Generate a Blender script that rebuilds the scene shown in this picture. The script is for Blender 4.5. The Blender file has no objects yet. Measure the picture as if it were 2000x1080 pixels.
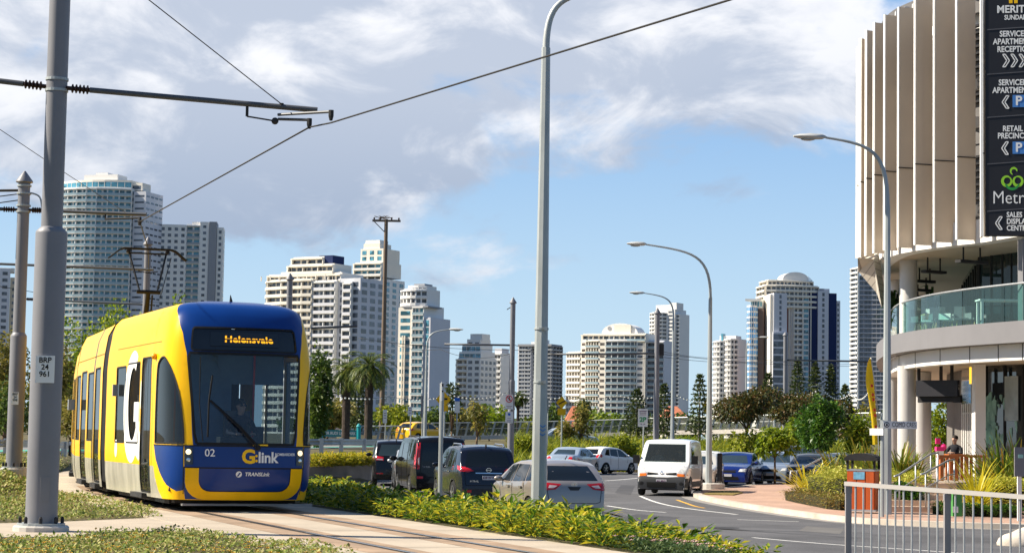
import bpy, bmesh, math, random
from mathutils import Vector, Matrix, Euler
from mathutils.geometry import delaunay_2d_cdt
from mathutils.bvhtree import BVHTree
R = math.radians
random.seed(7)
SC = bpy.context.scene
COL = SC.collection
# ------------------------------------------------------------------ camera
FPX = 3889.0
EYE = 1.35
PITCH = math.atan(312.0 / FPX)
ROLL = R(1.0)
cp, sp_ = math.cos(PITCH), math.sin(PITCH)
F_ = Vector((0, cp, sp_)); R0 = Vector((1, 0, 0)); U0 = Vector((0, -sp_, cp))
RT = R0 * math.cos(ROLL) + U0 * math.sin(ROLL)
UP = U0 * math.cos(ROLL) - R0 * math.sin(ROLL)
CAM = Vector((0, 0, EYE))
cam_d = bpy.data.cameras.new('camera')
cam = bpy.data.objects.new('camera', cam_d); COL.objects.link(cam)
cam_d.sensor_width = 36; cam_d.lens = FPX / 2000 * 36
cam_d.clip_start = 0.5; cam_d.clip_end = 6000
cam.matrix_world = Matrix(((RT.x, UP.x, -F_.x, 0), (RT.y, UP.y, -F_.y, 0), (RT.z, UP.z, -F_.z, EYE), (0, 0, 0, 1)))
SC.camera = cam
def ray(X, Y):
 return F_ * FPX + RT * (X - 1000) + UP * (540 - Y)
def at(X, Y, D):            # the world point seen at photo pixel X,Y at world depth D
 d = ray(X, Y); return CAM + d * (D / d.y)
def atz(X, Y, z):           # the same where that ray meets height z
 d = ray(X, Y); return CAM + d * ((z - EYE) / d.z)
# ------------------------------------------------------------------ world, sun
SUN_EL = R(40); SUN_DIR = Vector((-math.cos(SUN_EL) * math.cos(R(2)), math.cos(SUN_EL) * math.sin(R(2)), math.sin(SUN_EL)))
W = bpy.data.worlds.new('World'); SC.world = W; W.use_nodes = True
nt = W.node_tree; N = nt.nodes; L = nt.links; N.clear()
def nd(t, **k):
 n = N.new(t)
 for a, b in k.items(): setattr(n, a, b)
 return n
def mth(op, a, b=None, c=None, clamp=False):
 n = nd('ShaderNodeMath', operation=op); n.use_clamp = clamp
 for i, v in enumerate((a, b, c)):
  if v is None: continue
  if isinstance(v, (int, float)): n.inputs[i].default_value = v
  else: L.new(v, n.inputs[i])
 return n.outputs[0]
def sstep(v, a, b, lo=0, hi=1):
 n = nd('ShaderNodeMapRange', interpolation_type='SMOOTHSTEP')
 L.new(v, n.inputs[0]); n.inputs[1].default_value = a; n.inputs[2].default_value = b
 n.inputs[3].default_value = lo; n.inputs[4].default_value = hi
 return n.outputs[0]
sky = nd('ShaderNodeTexSky', sky_type='NISHITA'); sky.sun_disc = False
sky.sun_elevation = SUN_EL; sky.sun_rotation = math.atan2(SUN_DIR.x, SUN_DIR.y)
sky.air_density = 1.0; sky.dust_density = 0.6; sky.ozone_density = 1.6
tc = nd('ShaderNodeTexCoord'); sep = nd('ShaderNodeSeparateXYZ'); L.new(tc.outputs['Generated'], sep.inputs[0])
dx, dy, dz = sep.outputs
mp = nd('ShaderNodeMapping'); mp.inputs['Scale'].default_value = (1, 1, 1.9); mp.inputs['Location'].default_value = (0.37, 0, .13)
L.new(tc.outputs['Generated'], mp.inputs[0])
def noise(scale, det=9, rough=.58, dist=0.0):
 n = nd('ShaderNodeTexNoise'); n.inputs['Scale'].default_value = scale; n.inputs['Detail'].default_value = det
 n.inputs['Roughness'].default_value = rough; n.inputs['Distortion'].default_value = dist
 L.new(mp.outputs[0], n.inputs[0]); return n.outputs[0]
n1 = noise(7.5, 10, .56, .25); n2 = noise(12, 9, .58, .5); n3 = noise(3.1, 4, .5)
# where this afternoon's cloud bank stands: high up, its lower edge rising to the right
edge = mth('ADD', mth('MULTIPLY', mth('MAXIMUM', mth('SUBTRACT', dx, .03), 0), .30), .072)
bias = sstep(mth('SUBTRACT', dz, edge), -.05, .09, -.22, .16)
left_thin = sstep(dx, -.30, -.12, -.04, 0)
cov = sstep(mth('ADD', mth('ADD', n1, bias), left_thin), .46, .585)
front = mth('MULTIPLY', sstep(dy, .0, .5), sstep(dz, .5, .35, 0, 1)); cov = mth('MULTIPLY', cov, front)
shade = sstep(mth('ADD', mth('MULTIPLY', n2, .7), mth('MULTIPLY', n3, .3)), .45, .62)
shade = mth('ADD', mth('MULTIPLY', shade, .72), mth('MULTIPLY', sstep(mth('SUBTRACT', dz, edge), .01, .12), .28), clamp=True)
ccol = nd('ShaderNodeMixRGB'); L.new(shade, ccol.inputs[0])
ccol.inputs[1].default_value = (3.3, 4.0, 5.3, 1); ccol.inputs[2].default_value = (8.9, 8.9, 9.1, 1)
# pale moist air low over the sea
grad = nd('ShaderNodeMixRGB'); L.new(sstep(dz, .0, .25), grad.inputs[0]); grad.inputs[1].default_value = (5.1, 7.0, 8.6, 1); grad.inputs[2].default_value = (1.9, 4.0, 7.6, 1)
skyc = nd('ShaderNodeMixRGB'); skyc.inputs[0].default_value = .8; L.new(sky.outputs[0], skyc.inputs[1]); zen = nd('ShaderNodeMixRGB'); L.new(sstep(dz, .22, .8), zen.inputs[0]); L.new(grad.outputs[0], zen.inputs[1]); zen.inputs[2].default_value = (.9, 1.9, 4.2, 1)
dim = nd('ShaderNodeMixRGB'); dim.blend_type = 'MULTIPLY'; dim.inputs[0].default_value = 1; L.new(zen.outputs[0], dim.inputs[1]); L.new(sstep(dy, -.5, .6, .68, 1), dim.inputs[2]); L.new(dim.outputs[0], skyc.inputs[2])  # sky behind the camera darkened to cut fill light and reflections
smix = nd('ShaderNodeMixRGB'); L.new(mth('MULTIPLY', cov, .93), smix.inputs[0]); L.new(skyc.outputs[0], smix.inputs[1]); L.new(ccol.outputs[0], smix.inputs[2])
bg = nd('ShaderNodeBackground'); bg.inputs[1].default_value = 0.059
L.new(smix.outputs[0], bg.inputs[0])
wo = nd('ShaderNodeOutputWorld'); L.new(bg.outputs[0], wo.inputs[0])
sun_d = bpy.data.lights.new('sun', 'SUN'); sun_d.energy = 5.0; sun_d.angle = R(.5); sun_d.color = (1, .90, .74)
sun = bpy.data.objects.new('sun', sun_d); COL.objects.link(sun)
sun.rotation_euler = (-SUN_DIR).to_track_quat('-Z', 'Y').to_euler()
SC.view_settings.view_transform = 'Standard'; SC.view_settings.look = 'None'
SC.view_settings.exposure = 1.0; SC.view_settings.gamma = 1.0; SC.view_settings.use_curve_mapping = False
SC.cycles.max_bounces = 6; SC.cycles.transparent_max_bounces = 12
# ------------------------------------------------------------------ materials
MATS = {}
def mat(name, col, rough=.6, metal=0.0, vary=.12, vscale=3.0, bump=0.0, bscale=30.0, coat=0.0, emit=None, estr=1.0, spec=.25, stretch=None):
 if name in MATS: return MATS[name]
 m = bpy.data.materials.new(name); m.use_nodes = True
 t = m.node_tree; p = t.nodes['Principled BSDF']
 p.inputs['Roughness'].default_value = rough; p.inputs['Metallic'].default_value = metal
 p.inputs['Coat Weight'].default_value = coat; p.inputs['Coat Roughness'].default_value = .04
 p.inputs['Specular IOR Level'].default_value = spec
 c = t.nodes.new('ShaderNodeTexCoord')
 src = c.outputs['Object']
 if stretch:
  mpn = t.nodes.new('ShaderNodeMapping'); mpn.inputs['Scale'].default_value = stretch
  t.links.new(src, mpn.inputs[0]); src = mpn.outputs[0]
 if vary:
  n = t.nodes.new('ShaderNodeTexNoise'); n.inputs['Scale'].default_value = vscale; n.inputs['Detail'].default_value = 6
  n.inputs['Roughness'].default_value = .65
  t.links.new(src, n.inputs[0])
  mx = t.nodes.new('ShaderNodeMixRGB')
  mr = t.nodes.new('ShaderNodeMapRange'); mr.inputs[1].default_value = .3; mr.inputs[2].default_value = .7
  t.links.new(n.outputs[0], mr.inputs[0]); t.links.new(mr.outputs[0], mx.inputs[0])
  mx.inputs[1].default_value = (*[max(0, x * (1 - vary)) for x in col], 1)
  mx.inputs[2].default_value = (*[min(1, x * (1 + vary)) for x in col], 1)
  t.links.new(mx.outputs[0], p.inputs['Base Color'])
 else: p.inputs['Base Color'].default_value = (*col, 1)
 if bump:
  n = t.nodes.new('ShaderNodeTexNoise'); n.inputs['Scale'].default_value = bscale; n.inputs['Detail'].default_value = 5
  t.links.new(src, n.inputs[0])
  b = t.nodes.new('ShaderNodeBump'); b.inputs['Strength'].default_value = bump; b.inputs['Distance'].default_value = .02
  t.links.new(n.outputs[0], b.inputs['Height']); t.links.new(b.outputs[0], p.inputs['Normal'])
 if emit:
  p.inputs['Emission Color'].default_value = (*emit, 1); p.inputs['Emission Strength'].default_value = estr
 MATS[name] = m; return m
def glassmat(name, tint, op=.6, rough=.02, ior=1.5):
 if name in MATS: return MATS[name]
 m = bpy.data.materials.new(name); m.use_nodes = True; t = m.node_tree; t.nodes.clear()
 o = t.nodes.new('ShaderNodeOutputMaterial'); mx = t.nodes.new('ShaderNodeMixShader'); mx2 = t.nodes.new('ShaderNodeMixShader')
 tr = t.nodes.new('ShaderNodeBsdfTransparent'); df = t.nodes.new('ShaderNodeBsdfDiffuse'); gl = t.nodes.new('ShaderNodeBsdfGlossy'); lw = t.nodes.new('ShaderNodeLayerWeight'); pw = t.nodes.new('ShaderNodeMath'); pw.operation = 'POWER'; pw.inputs[1].default_value = 5; fr = t.nodes.new('ShaderNodeMath'); fr.operation = 'MULTIPLY_ADD'
 tr.inputs[0].default_value = (*tint, 1); df.inputs[0].default_value = (*[x * .25 for x in tint], 1); gl.inputs['Roughness'].default_value = rough
 lw.inputs[0].default_value = .5; t.links.new(lw.outputs['Facing'], pw.inputs[0]); t.links.new(pw.outputs[0], fr.inputs[0]); f0 = ((ior - 1) / (ior + 1)) ** 2; fr.inputs[1].default_value = .9 - f0; fr.inputs[2].default_value = f0
 mx.inputs[0].default_value = op; t.links.new(tr.outputs[0], mx.inputs[1]); t.links.new(df.outputs[0], mx.inputs[2])
 t.links.new(fr.outputs[0], mx2.inputs[0]); t.links.new(mx.outputs[0], mx2.inputs[1]); t.links.new(gl.outputs[0], mx2.inputs[2])
 t.links.new(mx2.outputs[0], o.inputs[0]); MATS[name] = m; return m
def leafmat(name, cols, transl=.35, rough=.5):
 if name in MATS: return MATS[name]
 m = bpy.data.materials.new(name); m.use_nodes = True; t = m.node_tree; t.nodes.clear()
 o = t.nodes.new('ShaderNodeOutputMaterial'); p = t.nodes.new('ShaderNodeBsdfPrincipled'); p.inputs['Roughness'].default_value = rough
 p.inputs['Specular IOR Level'].default_value = .35
 g = t.nodes.new('ShaderNodeNewGeometry'); r = t.nodes.new('ShaderNodeValToRGB'); r.color_ramp.interpolation = 'LINEAR'
 cr = r.color_ramp
 for i, c in enumerate(cols):
  q = i / max(1, len(cols) - 1)
  e = cr.elements[i] if i < 2 and len(cols) >= 2 and i == 0 else (cr.elements.new(q) if i < len(cols) - 1 else cr.elements[len(cr.elements) - 1])
  e.position = q; e.color = (*c, 1)
 t.links.new(g.outputs['Random Per Island'], r.inputs[0]); t.links.new(r.outputs[0], p.inputs['Base Color'])
 tl = t.nodes.new('ShaderNodeBsdfTranslucent'); t.links.new(r.outputs[0], tl.inputs[0])
 mx = t.nodes.new('ShaderNodeMixShader'); mx.inputs[0].default_value = transl
 t.links.new(p.outputs[0], mx.inputs[1]); t.links.new(tl.outputs[0], mx.inputs[2]); t.links.new(mx.outputs[0], o.inputs[0])
 MATS[name] = m; return m
# ------------------------------------------------------------------ mesh helpers
class MB:
 def __init__(s): s.v = []; s.f = []
 def add(s, vs, fs):
  k = len(s.v); s.v += [tuple(v) for v in vs]; s.f += [tuple(i + k for i in f) for f in fs]; return s
 def quad(s, a, b, c, d): return s.add((a, b, c, d), ((0, 1, 2, 3),))
 def box(s, x0, x1, y0, y1, z0, z1, M=None):
  vs = [Vector((x, y, z)) for z in (z0, z1) for y in (y0, y1) for x in (x0, x1)]
  if M is not None: vs = [M @ v for v in vs]
  return s.add(vs, ((0, 2, 3, 1), (4, 5, 7, 6), (0, 1, 5, 4), (2, 6, 7, 3), (0, 4, 6, 2), (1, 3, 7, 5)))
 def beam(s, a, b, w, h, up=Vector((0, 0, 1))):
  a = Vector(a); b = Vector(b); d = (b - a)
  if d.length < 1e-6: return s
  d.normalize(); sd = d.cross(up)
  if sd.length < 1e-4: sd = d.cross(Vector((0, 1, 0)))
  sd.normalize(); u = sd.cross(d)
  vs = [p + sd * (i * w / 2) + u * (j * h / 2) for p in (a, b) for i, j in ((-1, -1), (1, -1), (1, 1), (-1, 1))]
  return s.add(vs, ((0, 1, 2, 3), (7, 6, 5, 4), (0, 4, 5, 1), (1, 5, 6, 2), (2, 6, 7, 3), (3, 7, 4, 0)))
 def tube(s, pts, r, n=10, caps=True):
  pts = [Vector(p) for p in pts]; m = len(pts)
  rs = r if isinstance(r, (list, tuple)) else [r] * m
  k = len(s.v); ref = None
  for i, p in enumerate(pts):
   d = (pts[min(i + 1, m - 1)] - pts[max(i - 1, 0)]); 
   if d.length < 1e-9: d = Vector((0, 0, 1))
   d.normalize()
   if ref is None:
    ref = d.cross(Vector((0, 0, 1)))
    if ref.length < 1e-3: ref = d.cross(Vector((1, 0, 0)))
   ref = (ref - d * ref.dot(d)); ref.normalize(); b = d.cross(ref)
   for j in range(n):
    a = 2 * math.pi * j / n
    s.v.append(tuple(p + (ref * math.cos(a) + b * math.sin(a)) * rs[i]))
  for i in range(m - 1):
   for j in range(n):
    s.f.append((k + i * n + j, k + i * n + (j + 1) % n, k + (i + 1) * n + (j + 1) % n, k + (i + 1) * n + j))
  if caps:
   s.f.append(tuple(k + j for j in reversed(range(n)))); s.f.append(tuple(k + (m - 1) * n + j for j in range(n)))
  return s
 def lathe(s, c, prof, n=16, axis=Vector((0, 0, 1))):      # prof = [(radius, distance along axis)]
  c = Vector(c); axis = Vector(axis).normalized(); ref = axis.cross(Vector((0, 1, 0)) if abs(axis.y) < .9 else Vector((1, 0, 0))).normalized(); b = axis.cross(ref)
  k = len(s.v)
  for r, h in prof:
   for j in range(n):
    a = 2 * math.pi * j / n; s.v.append(tuple(c + axis * h + (ref * math.cos(a) + b * math.sin(a)) * r))
  for i in range(len(prof) - 1):
   for j in range(n): s.f.append((k + i * n + j, k + i * n + (j + 1) % n, k + (i + 1) * n + (j + 1) % n, k + (i + 1) * n + j))
  s.f.append(tuple(k + j for j in reversed(range(n)))); s.f.append(tuple(k + (len(prof) - 1) * n + j for j in range(n)))
  return s
 def prism(s, poly, z0, z1):                                # poly counter-clockwise in plan
  n = len(poly); vs = [(p[0], p[1], z0) for p in poly] + [(p[0], p[1], z1) for p in poly]
  fs = [tuple(reversed(range(n))), tuple(range(n, 2 * n))] + [(i, (i + 1) % n, n + (i + 1) % n, n + i) for i in range(n)]
  return s.add(vs, fs)
 def plate(s, o, rx, uy, poly, t):                          # a flat sign: outline in the plane (rx,uy) through o, thickness t
  o = Vector(o); rx = Vector(rx).normalized(); uy = Vector(uy).normalized(); nn = rx.cross(uy)
  n = len(poly); vs = [o + rx * a + uy * b for a, b in poly] + [o + rx * a + uy * b - nn * t for a, b in poly]
  return s.add(vs, [tuple(range(n)), tuple(range(2 * n - 1, n - 1, -1))] + [(i, n + i, n + (i + 1) % n, (i + 1) % n) for i in range(n)])
 def sphere(s, c, r, n=10, m=7, sc=(1, 1, 1)):
  c = Vector(c); k = len(s.v)
  for i in range(m + 1):
   th = math.pi * i / m
   for j in range(n):
    a = 2 * math.pi * j / n
    s.v.append((c.x + r * sc[0] * math.sin(th) * math.cos(a), c.y + r * sc[1] * math.sin(th) * math.sin(a), c.z + r * sc[2] * math.cos(th)))
  for i in range(m):
   for j in range(n): s.f.append((k + i * n + j, k + (i + 1) * n + j, k + (i + 1) * n + (j + 1) % n, k + i * n + (j + 1) % n))
  return s
 def build(s, name, m, parent=None, smooth=False, world=False, ang=None):
  off = parent.location if (world and parent is not None) else None
  vs = [(v[0] - off.x, v[1] - off.y, v[2] - off.z) for v in s.v] if off is not None else s.v
  me = bpy.data.meshes.new(name); me.from_pydata(vs, [], s.f); me.update()
  me.materials.append(m)
  if smooth:
   me.shade_smooth()
   if ang: me.set_sharp_from_angle(angle=R(ang))
  o = bpy.data.objects.new(name, me); COL.objects.link(o)
  if parent is not None: o.parent = parent
  return o
def tag(o, label=None, cat=None, group=None, kind=None):
 if label: o['label'] = label
 if cat: o['category'] = cat
 if group: o['group'] = group
 if kind: o['kind'] = kind
 return o
def empty(name, loc, label, cat, group=None, rz=0.0):
 o = bpy.data.objects.new(name, None); COL.objects.link(o); o.location = loc; o.rotation_euler = (0, 0, rz); o.empty_display_size = .2
 return tag(o, label, cat, group)
def kids(o): return [c for c in KIDMAP().get(o.name, [])]
def KIDMAP():
 d = {}
 for c in bpy.data.objects:
  if c.parent: d.setdefault(c.parent.name, []).append(c)
 return d
def dup(o, parent=None, loc=None, rz=None, sc=None, label=None, km=None):
 km = km or KIDMAP()
 c = o.copy(); COL.objects.link(c)
 if parent is not None: c.parent = parent
 if loc is not None: c.location = loc
 if rz is not None: c.rotation_euler = (0, 0, rz)
 if sc is not None: c.scale = (sc, sc, sc) if isinstance(sc, (int, float)) else sc
 if label: c['label'] = label
 for ch in km.get(o.name, []): dup(ch, c, km=km)
 return c
_dg = None
def text_pts(string, size=1.0, bold=0.0, align='CENTER', spacing=1.0, wscale=1.0):
 cu = bpy.data.curves.new('lettering', 'FONT'); cu.body = string; cu.size = size; cu.align_x = align; cu.align_y = 'CENTER'
 cu.offset = bold; cu.space_character = spacing; cu.resolution_u = 3
 o = bpy.data.objects.new('lettering', cu); COL.objects.link(o)
 dg = bpy.context.evaluated_depsgraph_get(); me = bpy.data.meshes.new_from_object(o.evaluated_get(dg))
 vs = [(v.co.x * wscale, v.co.y) for v in me.vertices]; fs = [tuple(p.vertices) for p in me.polygons]
 bpy.data.objects.remove(o); bpy.data.meshes.remove(me); bpy.data.curves.remove(cu)
 return vs, fs
def text(parent, string, size, m, o, rx, uy, bold=0.0, align='CENTER', off=.006, world=True, name='lettering', wscale=1.0, spacing=1.0):
 vs, fs = text_pts(string, size, bold * size, align, spacing, wscale)
 o = Vector(o); rx = Vector(rx).normalized(); uy = Vector(uy).normalized(); n = rx.cross(uy)
 b = MB(); b.add([o + rx * x + uy * y + n * off for x, y in vs], fs)
 return b.build(name, m, parent, world=world)
def inpoly(x, y, p):
 c = False; n = len(p); j = n - 1
 for i in range(n):
  if (p[i][1] > y) != (p[j][1] > y) and x < (p[j][0] - p[i][0]) * (y - p[i][1]) / (p[j][1] - p[i][1]) + p[i][0]: c = not c
  j = i
 return c
def densify(poly, step):
 out = []
 for i in range(len(poly)):
  a = Vector(poly[i]); b = Vector(poly[(i + 1) % len(poly)]); n = max(1, int((b - a).length / step + .5))
  out += [tuple(a.lerp(b, k / n)) for k in range(n)]
 return out
def partition(domain, regions, step, seed=1):
 """split the polygon 'domain' along the outlines of 'regions' -> {name: (uv points, triangles)}"""
 rnd = random.Random(seed); pts = []; edges = []
 for poly in [domain] + [r[1] for r in regions]:
  d = densify(poly, step); k = len(pts); pts += d; edges += [(k + i, k + (i + 1) % len(d)) for i in range(len(d))]
 xs = [p[0] for p in domain]; ys = [p[1] for p in domain]
 y = min(ys) + step / 2
 while y < max(ys):
  x = min(xs) + step / 2
  while x < max(xs):
   if inpoly(x, y, domain): pts.append((x + rnd.uniform(-.02, .02) * step, y + rnd.uniform(-.02, .02) * step))
   x += step
  y += step
 vo, eo, fo, *_ = delaunay_2d_cdt([Vector(p) for p in pts], edges, [], 0, 1e-5)
 out = {}
 for f in fo:
  cx = sum(vo[i].x for i in f) / len(f); cy = sum(vo[i].y for i in f) / len(f)
  if not inpoly(cx, cy, domain): continue
  nm = 'shell'
  for r in regions:
   if inpoly(cx, cy, r[1]): nm = r[0]; break
  out.setdefault(nm, []).append(f)
 res = {}
 for nm, fs in out.items():
  mp_ = {}; vv = []; ff = []
  for f in fs:
   q = []
   for i in f:
    if i not in mp_: mp_[i] = len(vv); vv.append((vo[i].x, vo[i].y))
    q.append(mp_[i])
   ff.append(tuple(q))
  res[nm] = (vv, ff)
 return res
def catmull(pts, n=6, closed=False):
 P = [Vector(p) for p in pts]; m = len(P); out = []
 rng = range(m if closed else m - 1)
 for i in rng:
  p1 = P[i]; p2 = P[(i + 1) % m]
  p0 = P[i - 1] if (i > 0 or closed) else p1 * 2 - p2
  p3 = P[(i + 2) % m] if (i + 2 < m or closed) else p2 * 2 - p1
  for k in range(n):
   t = k / n
   out.append(.5 * ((2 * p1) + (p2 - p0) * t + (2 * p0 - 5 * p1 + 4 * p2 - p3) * t * t + (3 * p1 - p0 - 3 * p2 + p3) * t ** 3))
 if not closed: out.append(P[-1])
 return out
def lerp(a, b, t): return a + (b - a) * t
def sm(t):
 t = min(1, max(0, t)); return t * t * (3 - 2 * t)
def interp(tab, x):
 if x <= tab[0][0]: return tab[0][1]
 for (a, b), (c, d) in zip(tab, tab[1:]):
  if x <= c: return b + (d - b) * (x - a) / (c - a) if c > a else d
 return tab[-1][1]
# ------------------------------------------------------------------ terrain, track, roads
HD = lambda deg: Vector((-math.sin(R(deg)), math.cos(R(deg))))
NOSE = Vector((-4.40, 33.6))
TC = []
p = NOSE - HD(21) * 26
TC.append(p.copy()); p = NOSE - HD(21) * 10; TC.append(p.copy()); TC.append(NOSE.copy())
p = NOSE + HD(20.6) * 6.4; TC.append(p.copy()); J1 = p.copy()
p = p + HD(17) * 6.6; TC.append(p.copy()); J2 = p.copy()
p = p + HD(13) * 7; TC.append(p.copy()); J3 = p.copy()
p = p + HD(10) * 14; TC.append(p.copy()); p = p + HD(8) * 40; TC.append(p.copy())
TCS = catmull(TC, 8)
def tdist(x, y):                       # signed distance from the track centre line, right positive
 q = Vector((x, y)); best = 1e9; sgn = 0
 for a, b in zip(TCS, TCS[1:]):
  e = b - a; t = max(0, min(1, (q - a).dot(e) / e.length_squared)); c = a + e * t; dd = (q - c).length
  if dd < best: best = dd; sgn = e.y * (q.x - c.x) - e.x * (q.y - c.y)
 return best if sgn > 0 else -best
ROAD_Z = -0.65
YB = [(-.5, 62), (-.09, 74), (-.07, 84), (-.062, 92), (-.05, 106), (0, 112), (.05, 118), (.1, 119), (.2, 116), (.5, 116)]
def H(x, y):
 d = tdist(x, y) if y < 110 and -60 < x < 60 else (9 if x > -16 else -9)
 a = x / max(y, 1)
 left = .47 * sm((y - 37.5) / 5) * sm((-d - 1.95) / 1.3) + .45 * sm((y - 95) / 60)
 yb = interp(YB, a)
 top = lerp(.25, .95, sm((y - 95) / 60)) if a < -.03 else .9
 r = sm((y - yb) / (14 if a < -.06 else 30))
 right = lerp(-.72, top, r)
 if d <= 1.95: return left - .02
 t = sm((d - 2.05) / 4.6)
 return lerp(0.0, right, t) - .02
def ground_at(X, Y, z=None):
 d = ray(X, Y); lo, hi = 12.0, 600.0; n = 0
 D = 14.0
 while D < 600:
  q = CAM + d * (D / d.y)
  if q.z < H(q.x, q.y): break
  D *= 1.02
 lo, hi = D / 1.02, D
 for _ in range(14):
  m = (lo + hi) / 2; q = CAM + d * (m / d.y)
  if q.z < H(q.x, q.y): hi = m
  else: lo = m
 q = CAM + d * (hi / d.y); return Vector((q.x, q.y, H(q.x, q.y)))
# one ground sheet, fine near the track and coarse towards the horizon
ys = []; y = 8.0
while y < 130: ys.append(y); y += .7 if y < 75 else 2.0
while y < 3200: ys.append(y); y *= 1.16
us = [i / 80 for i in range(-64, 65)]
us = [u * (1 if abs(u) < .35 else 1 + (abs(u) - .35) * 3) for u in us]
b = MB(); nx = len(us)
for yy in ys:
 for u in us:
  x = u * (yy + 8) ; b.v.append((x, yy, H(x, yy)))
for i in range(len(ys) - 1):
 for j in range(nx - 1): b.f.append((i * nx + j, i * nx + j + 1, (i + 1) * nx + j + 1, (i + 1) * nx + j))
m_soil = mat('soil_and_thin_grass', (.10, .085, .04), .95, vary=.5, vscale=.8, bump=.5, bscale=8)
tag(b.build('ground', m_soil, smooth=True), kind='structure')
b = MB().quad((-260, -60, -.9), (260, -60, -.9), (260, 12, -.9), (-260, 12, -.9)); tag(b.build('ground', m_soil), kind='structure')
# asphalt
def asphalt_mat():
 m = mat('asphalt', (.10, .10, .106), .85, vary=.30, vscale=.45, bump=.35, bscale=90)
 t = m.node_tree; p = t.nodes['Principled BSDF']; src = p.inputs['Base Color'].links[0].from_socket
 c = t.nodes.new('ShaderNodeTexCoord'); n = t.nodes.new('ShaderNodeTexNoise'); n.inputs['Scale'].default_value = 26; n.inputs['Detail'].default_value = 3
 t.links.new(c.outputs['Object'], n.inputs[0]); mr = t.nodes.new('ShaderNodeMapRange'); mr.inputs[1].default_value = .3; mr.inputs[2].default_value = .7; mr.inputs[3].default_value = .8; mr.inputs[4].default_value = 1.2
 mx = t.nodes.new('ShaderNodeMixRGB'); mx.blend_type = 'MULTIPLY'; mx.inputs[0].default_value = 1
 t.links.new(n.outputs[0], mr.inputs[0]); t.links.new(src, mx.inputs[1]); t.links.new(mr.outputs[0], mx.inputs[2]); t.links.new(mx.outputs[0], p.inputs['Base Color'])
 return m
m_asph = asphalt_mat()
b = MB()
for i in range(60):
 for j in range(60):
  x0, x1 = -16 + i * 1.3, -16 + (i + 1) * 1.3; y0, y1 = 18 + j * 1.68, 18 + (j + 1) * 1.68
  b.quad((x0, y0, ROAD_Z), (x1, y0, ROAD_Z), (x1, y1, ROAD_Z), (x0, y1, ROAD_Z))
tag(b.build('road', m_asph), kind='structure')
# the road that crosses behind the guardrail, with its green lane
def strip_on_ground(name, near, far, m, lift, n=24):
 b = MB(); k = n + 1; rows = 6
 nearp = [ground_at(*q) for q in near]; farp = [ground_at(*q) for q in far]
 def along(ps, t):
  f = t * (len(ps) - 1); i = min(int(f), len(ps) - 2); return ps[i].lerp(ps[i + 1], f - i)
 for r_ in range(rows + 1):
  for i in range(k):
   q = along(nearp, i / n).lerp(along(farp, i / n), r_ / rows); b.v.append((q.x, q.y, H(q.x, q.y) + lift))
 for r_ in range(rows):
  for i in range(n): b.f.append((r_ * k + i, r_ * k + i + 1, (r_ + 1) * k + i + 1, (r_ + 1) * k + i))
 return tag(b.build(name, m), kind='structure')
strip_on_ground('road', [(-120, 891), (150, 890), (450, 889), (820, 884)], [(-120, 868), (150, 867), (450, 866), (820, 865)], mat('asphalt_far', (.2, .2, .2), .9, vary=.1), .03)
strip_on_ground('bicycle_lane', [(-120, 888), (150, 887), (450, 886), (800, 880.5)], [(-120, 882.5), (150, 881.5), (450, 881), (800, 876.5)], mat('green_lane_paint', (.07, .36, .28), .8, vary=.15), .05)
# road markings
m_white = mat('road_paint_white', (.68, .68, .66), .7, vary=.2, vscale=6)
m_yel = mat('road_paint_yellow', (.7, .38, .04), .7, vary=.2, vscale=6)
def marking(pts, w, m=m_white, z=ROAD_Z + .004):
 P = catmull([atz(x, y, z) for x, y in pts], 6); b = MB()
 for i, q in enumerate(P):
  t = (P[min(i + 1, len(P) - 1)] - P[max(i - 1, 0)]).normalized(); s = Vector((t.y, -t.x, 0)) * w / 2
  b.v += [(q.x - s.x, q.y - s.y, z), (q.x + s.x, q.y + s.y, z)]
 for i in range(len(P) - 1): b.f.append((2 * i, 2 * i + 1, 2 * i + 3, 2 * i + 2))
 return tag(b.build('road_marking', m), kind='structure')
marking([(1181, 938.5), (1215, 936), (1248, 933)], .14)
marking([(1250, 968), (1275, 978), (1310, 987), (1370, 996), (1440, 1004)], .12)
marking([(1185, 987), (1240, 995), (1300, 1000)], .12)
marking([(1440, 1014), (1500, 1016), (1560, 1018)], .12, z=ROAD_Z + .005)
marking([(1470, 1049), (1560, 1057), (1650, 1064), (1800, 1074), (1960, 1086)], .10)
marking([(1322, 975.5), (1340, 982), (1358, 988), (1376, 991.5)], .10, m_yel, ROAD_Z + .006)
def patch(pts, m, z):
 P = [atz(x, y, z) for x, y in pts]; b = MB(); b.add([(q.x, q.y, z) for q in P], [tuple(range(len(P)))]); return tag(b.build('road_patch', m), kind='structure')
m_patch = mat('asphalt_patch', (.065, .065, .07), .85, vary=.2, vscale=2); m_worn = mat('asphalt_worn', (.135, .13, .125), .85, vary=.2, vscale=1.5)
patch([(1200, 1012), (1290, 1020), (1330, 1010), (1245, 1003)], m_patch, ROAD_Z + .002); patch([(1560, 1036), (1640, 1042), (1650, 1032), (1575, 1027)], m_worn, ROAD_Z + .002); patch([(1200, 962), (1232, 966), (1240, 948), (1214, 946)], m_patch, ROAD_Z + .002)
q = atz(1415, 1030, ROAD_Z); tag(MB().lathe((q.x, q.y, ROAD_Z - .01), [(.34, 0), (.34, .014), (.30, .016)], 20).build('manhole_cover', mat('cast_iron', (.03, .028, .026), .6, vary=.3, vscale=8)), kind='structure')
for off in (-.8, .8): marking([(1180 + off * 8, 1000), (1260 + off * 12, 1018), (1400 + off * 10, 1032), (1700, 1046 + off * 7)], .35, mat('tyre_worn_band', (.078, .078, .082), .8, vary=.35, vscale=1.2), ROAD_Z + .0015)
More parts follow.
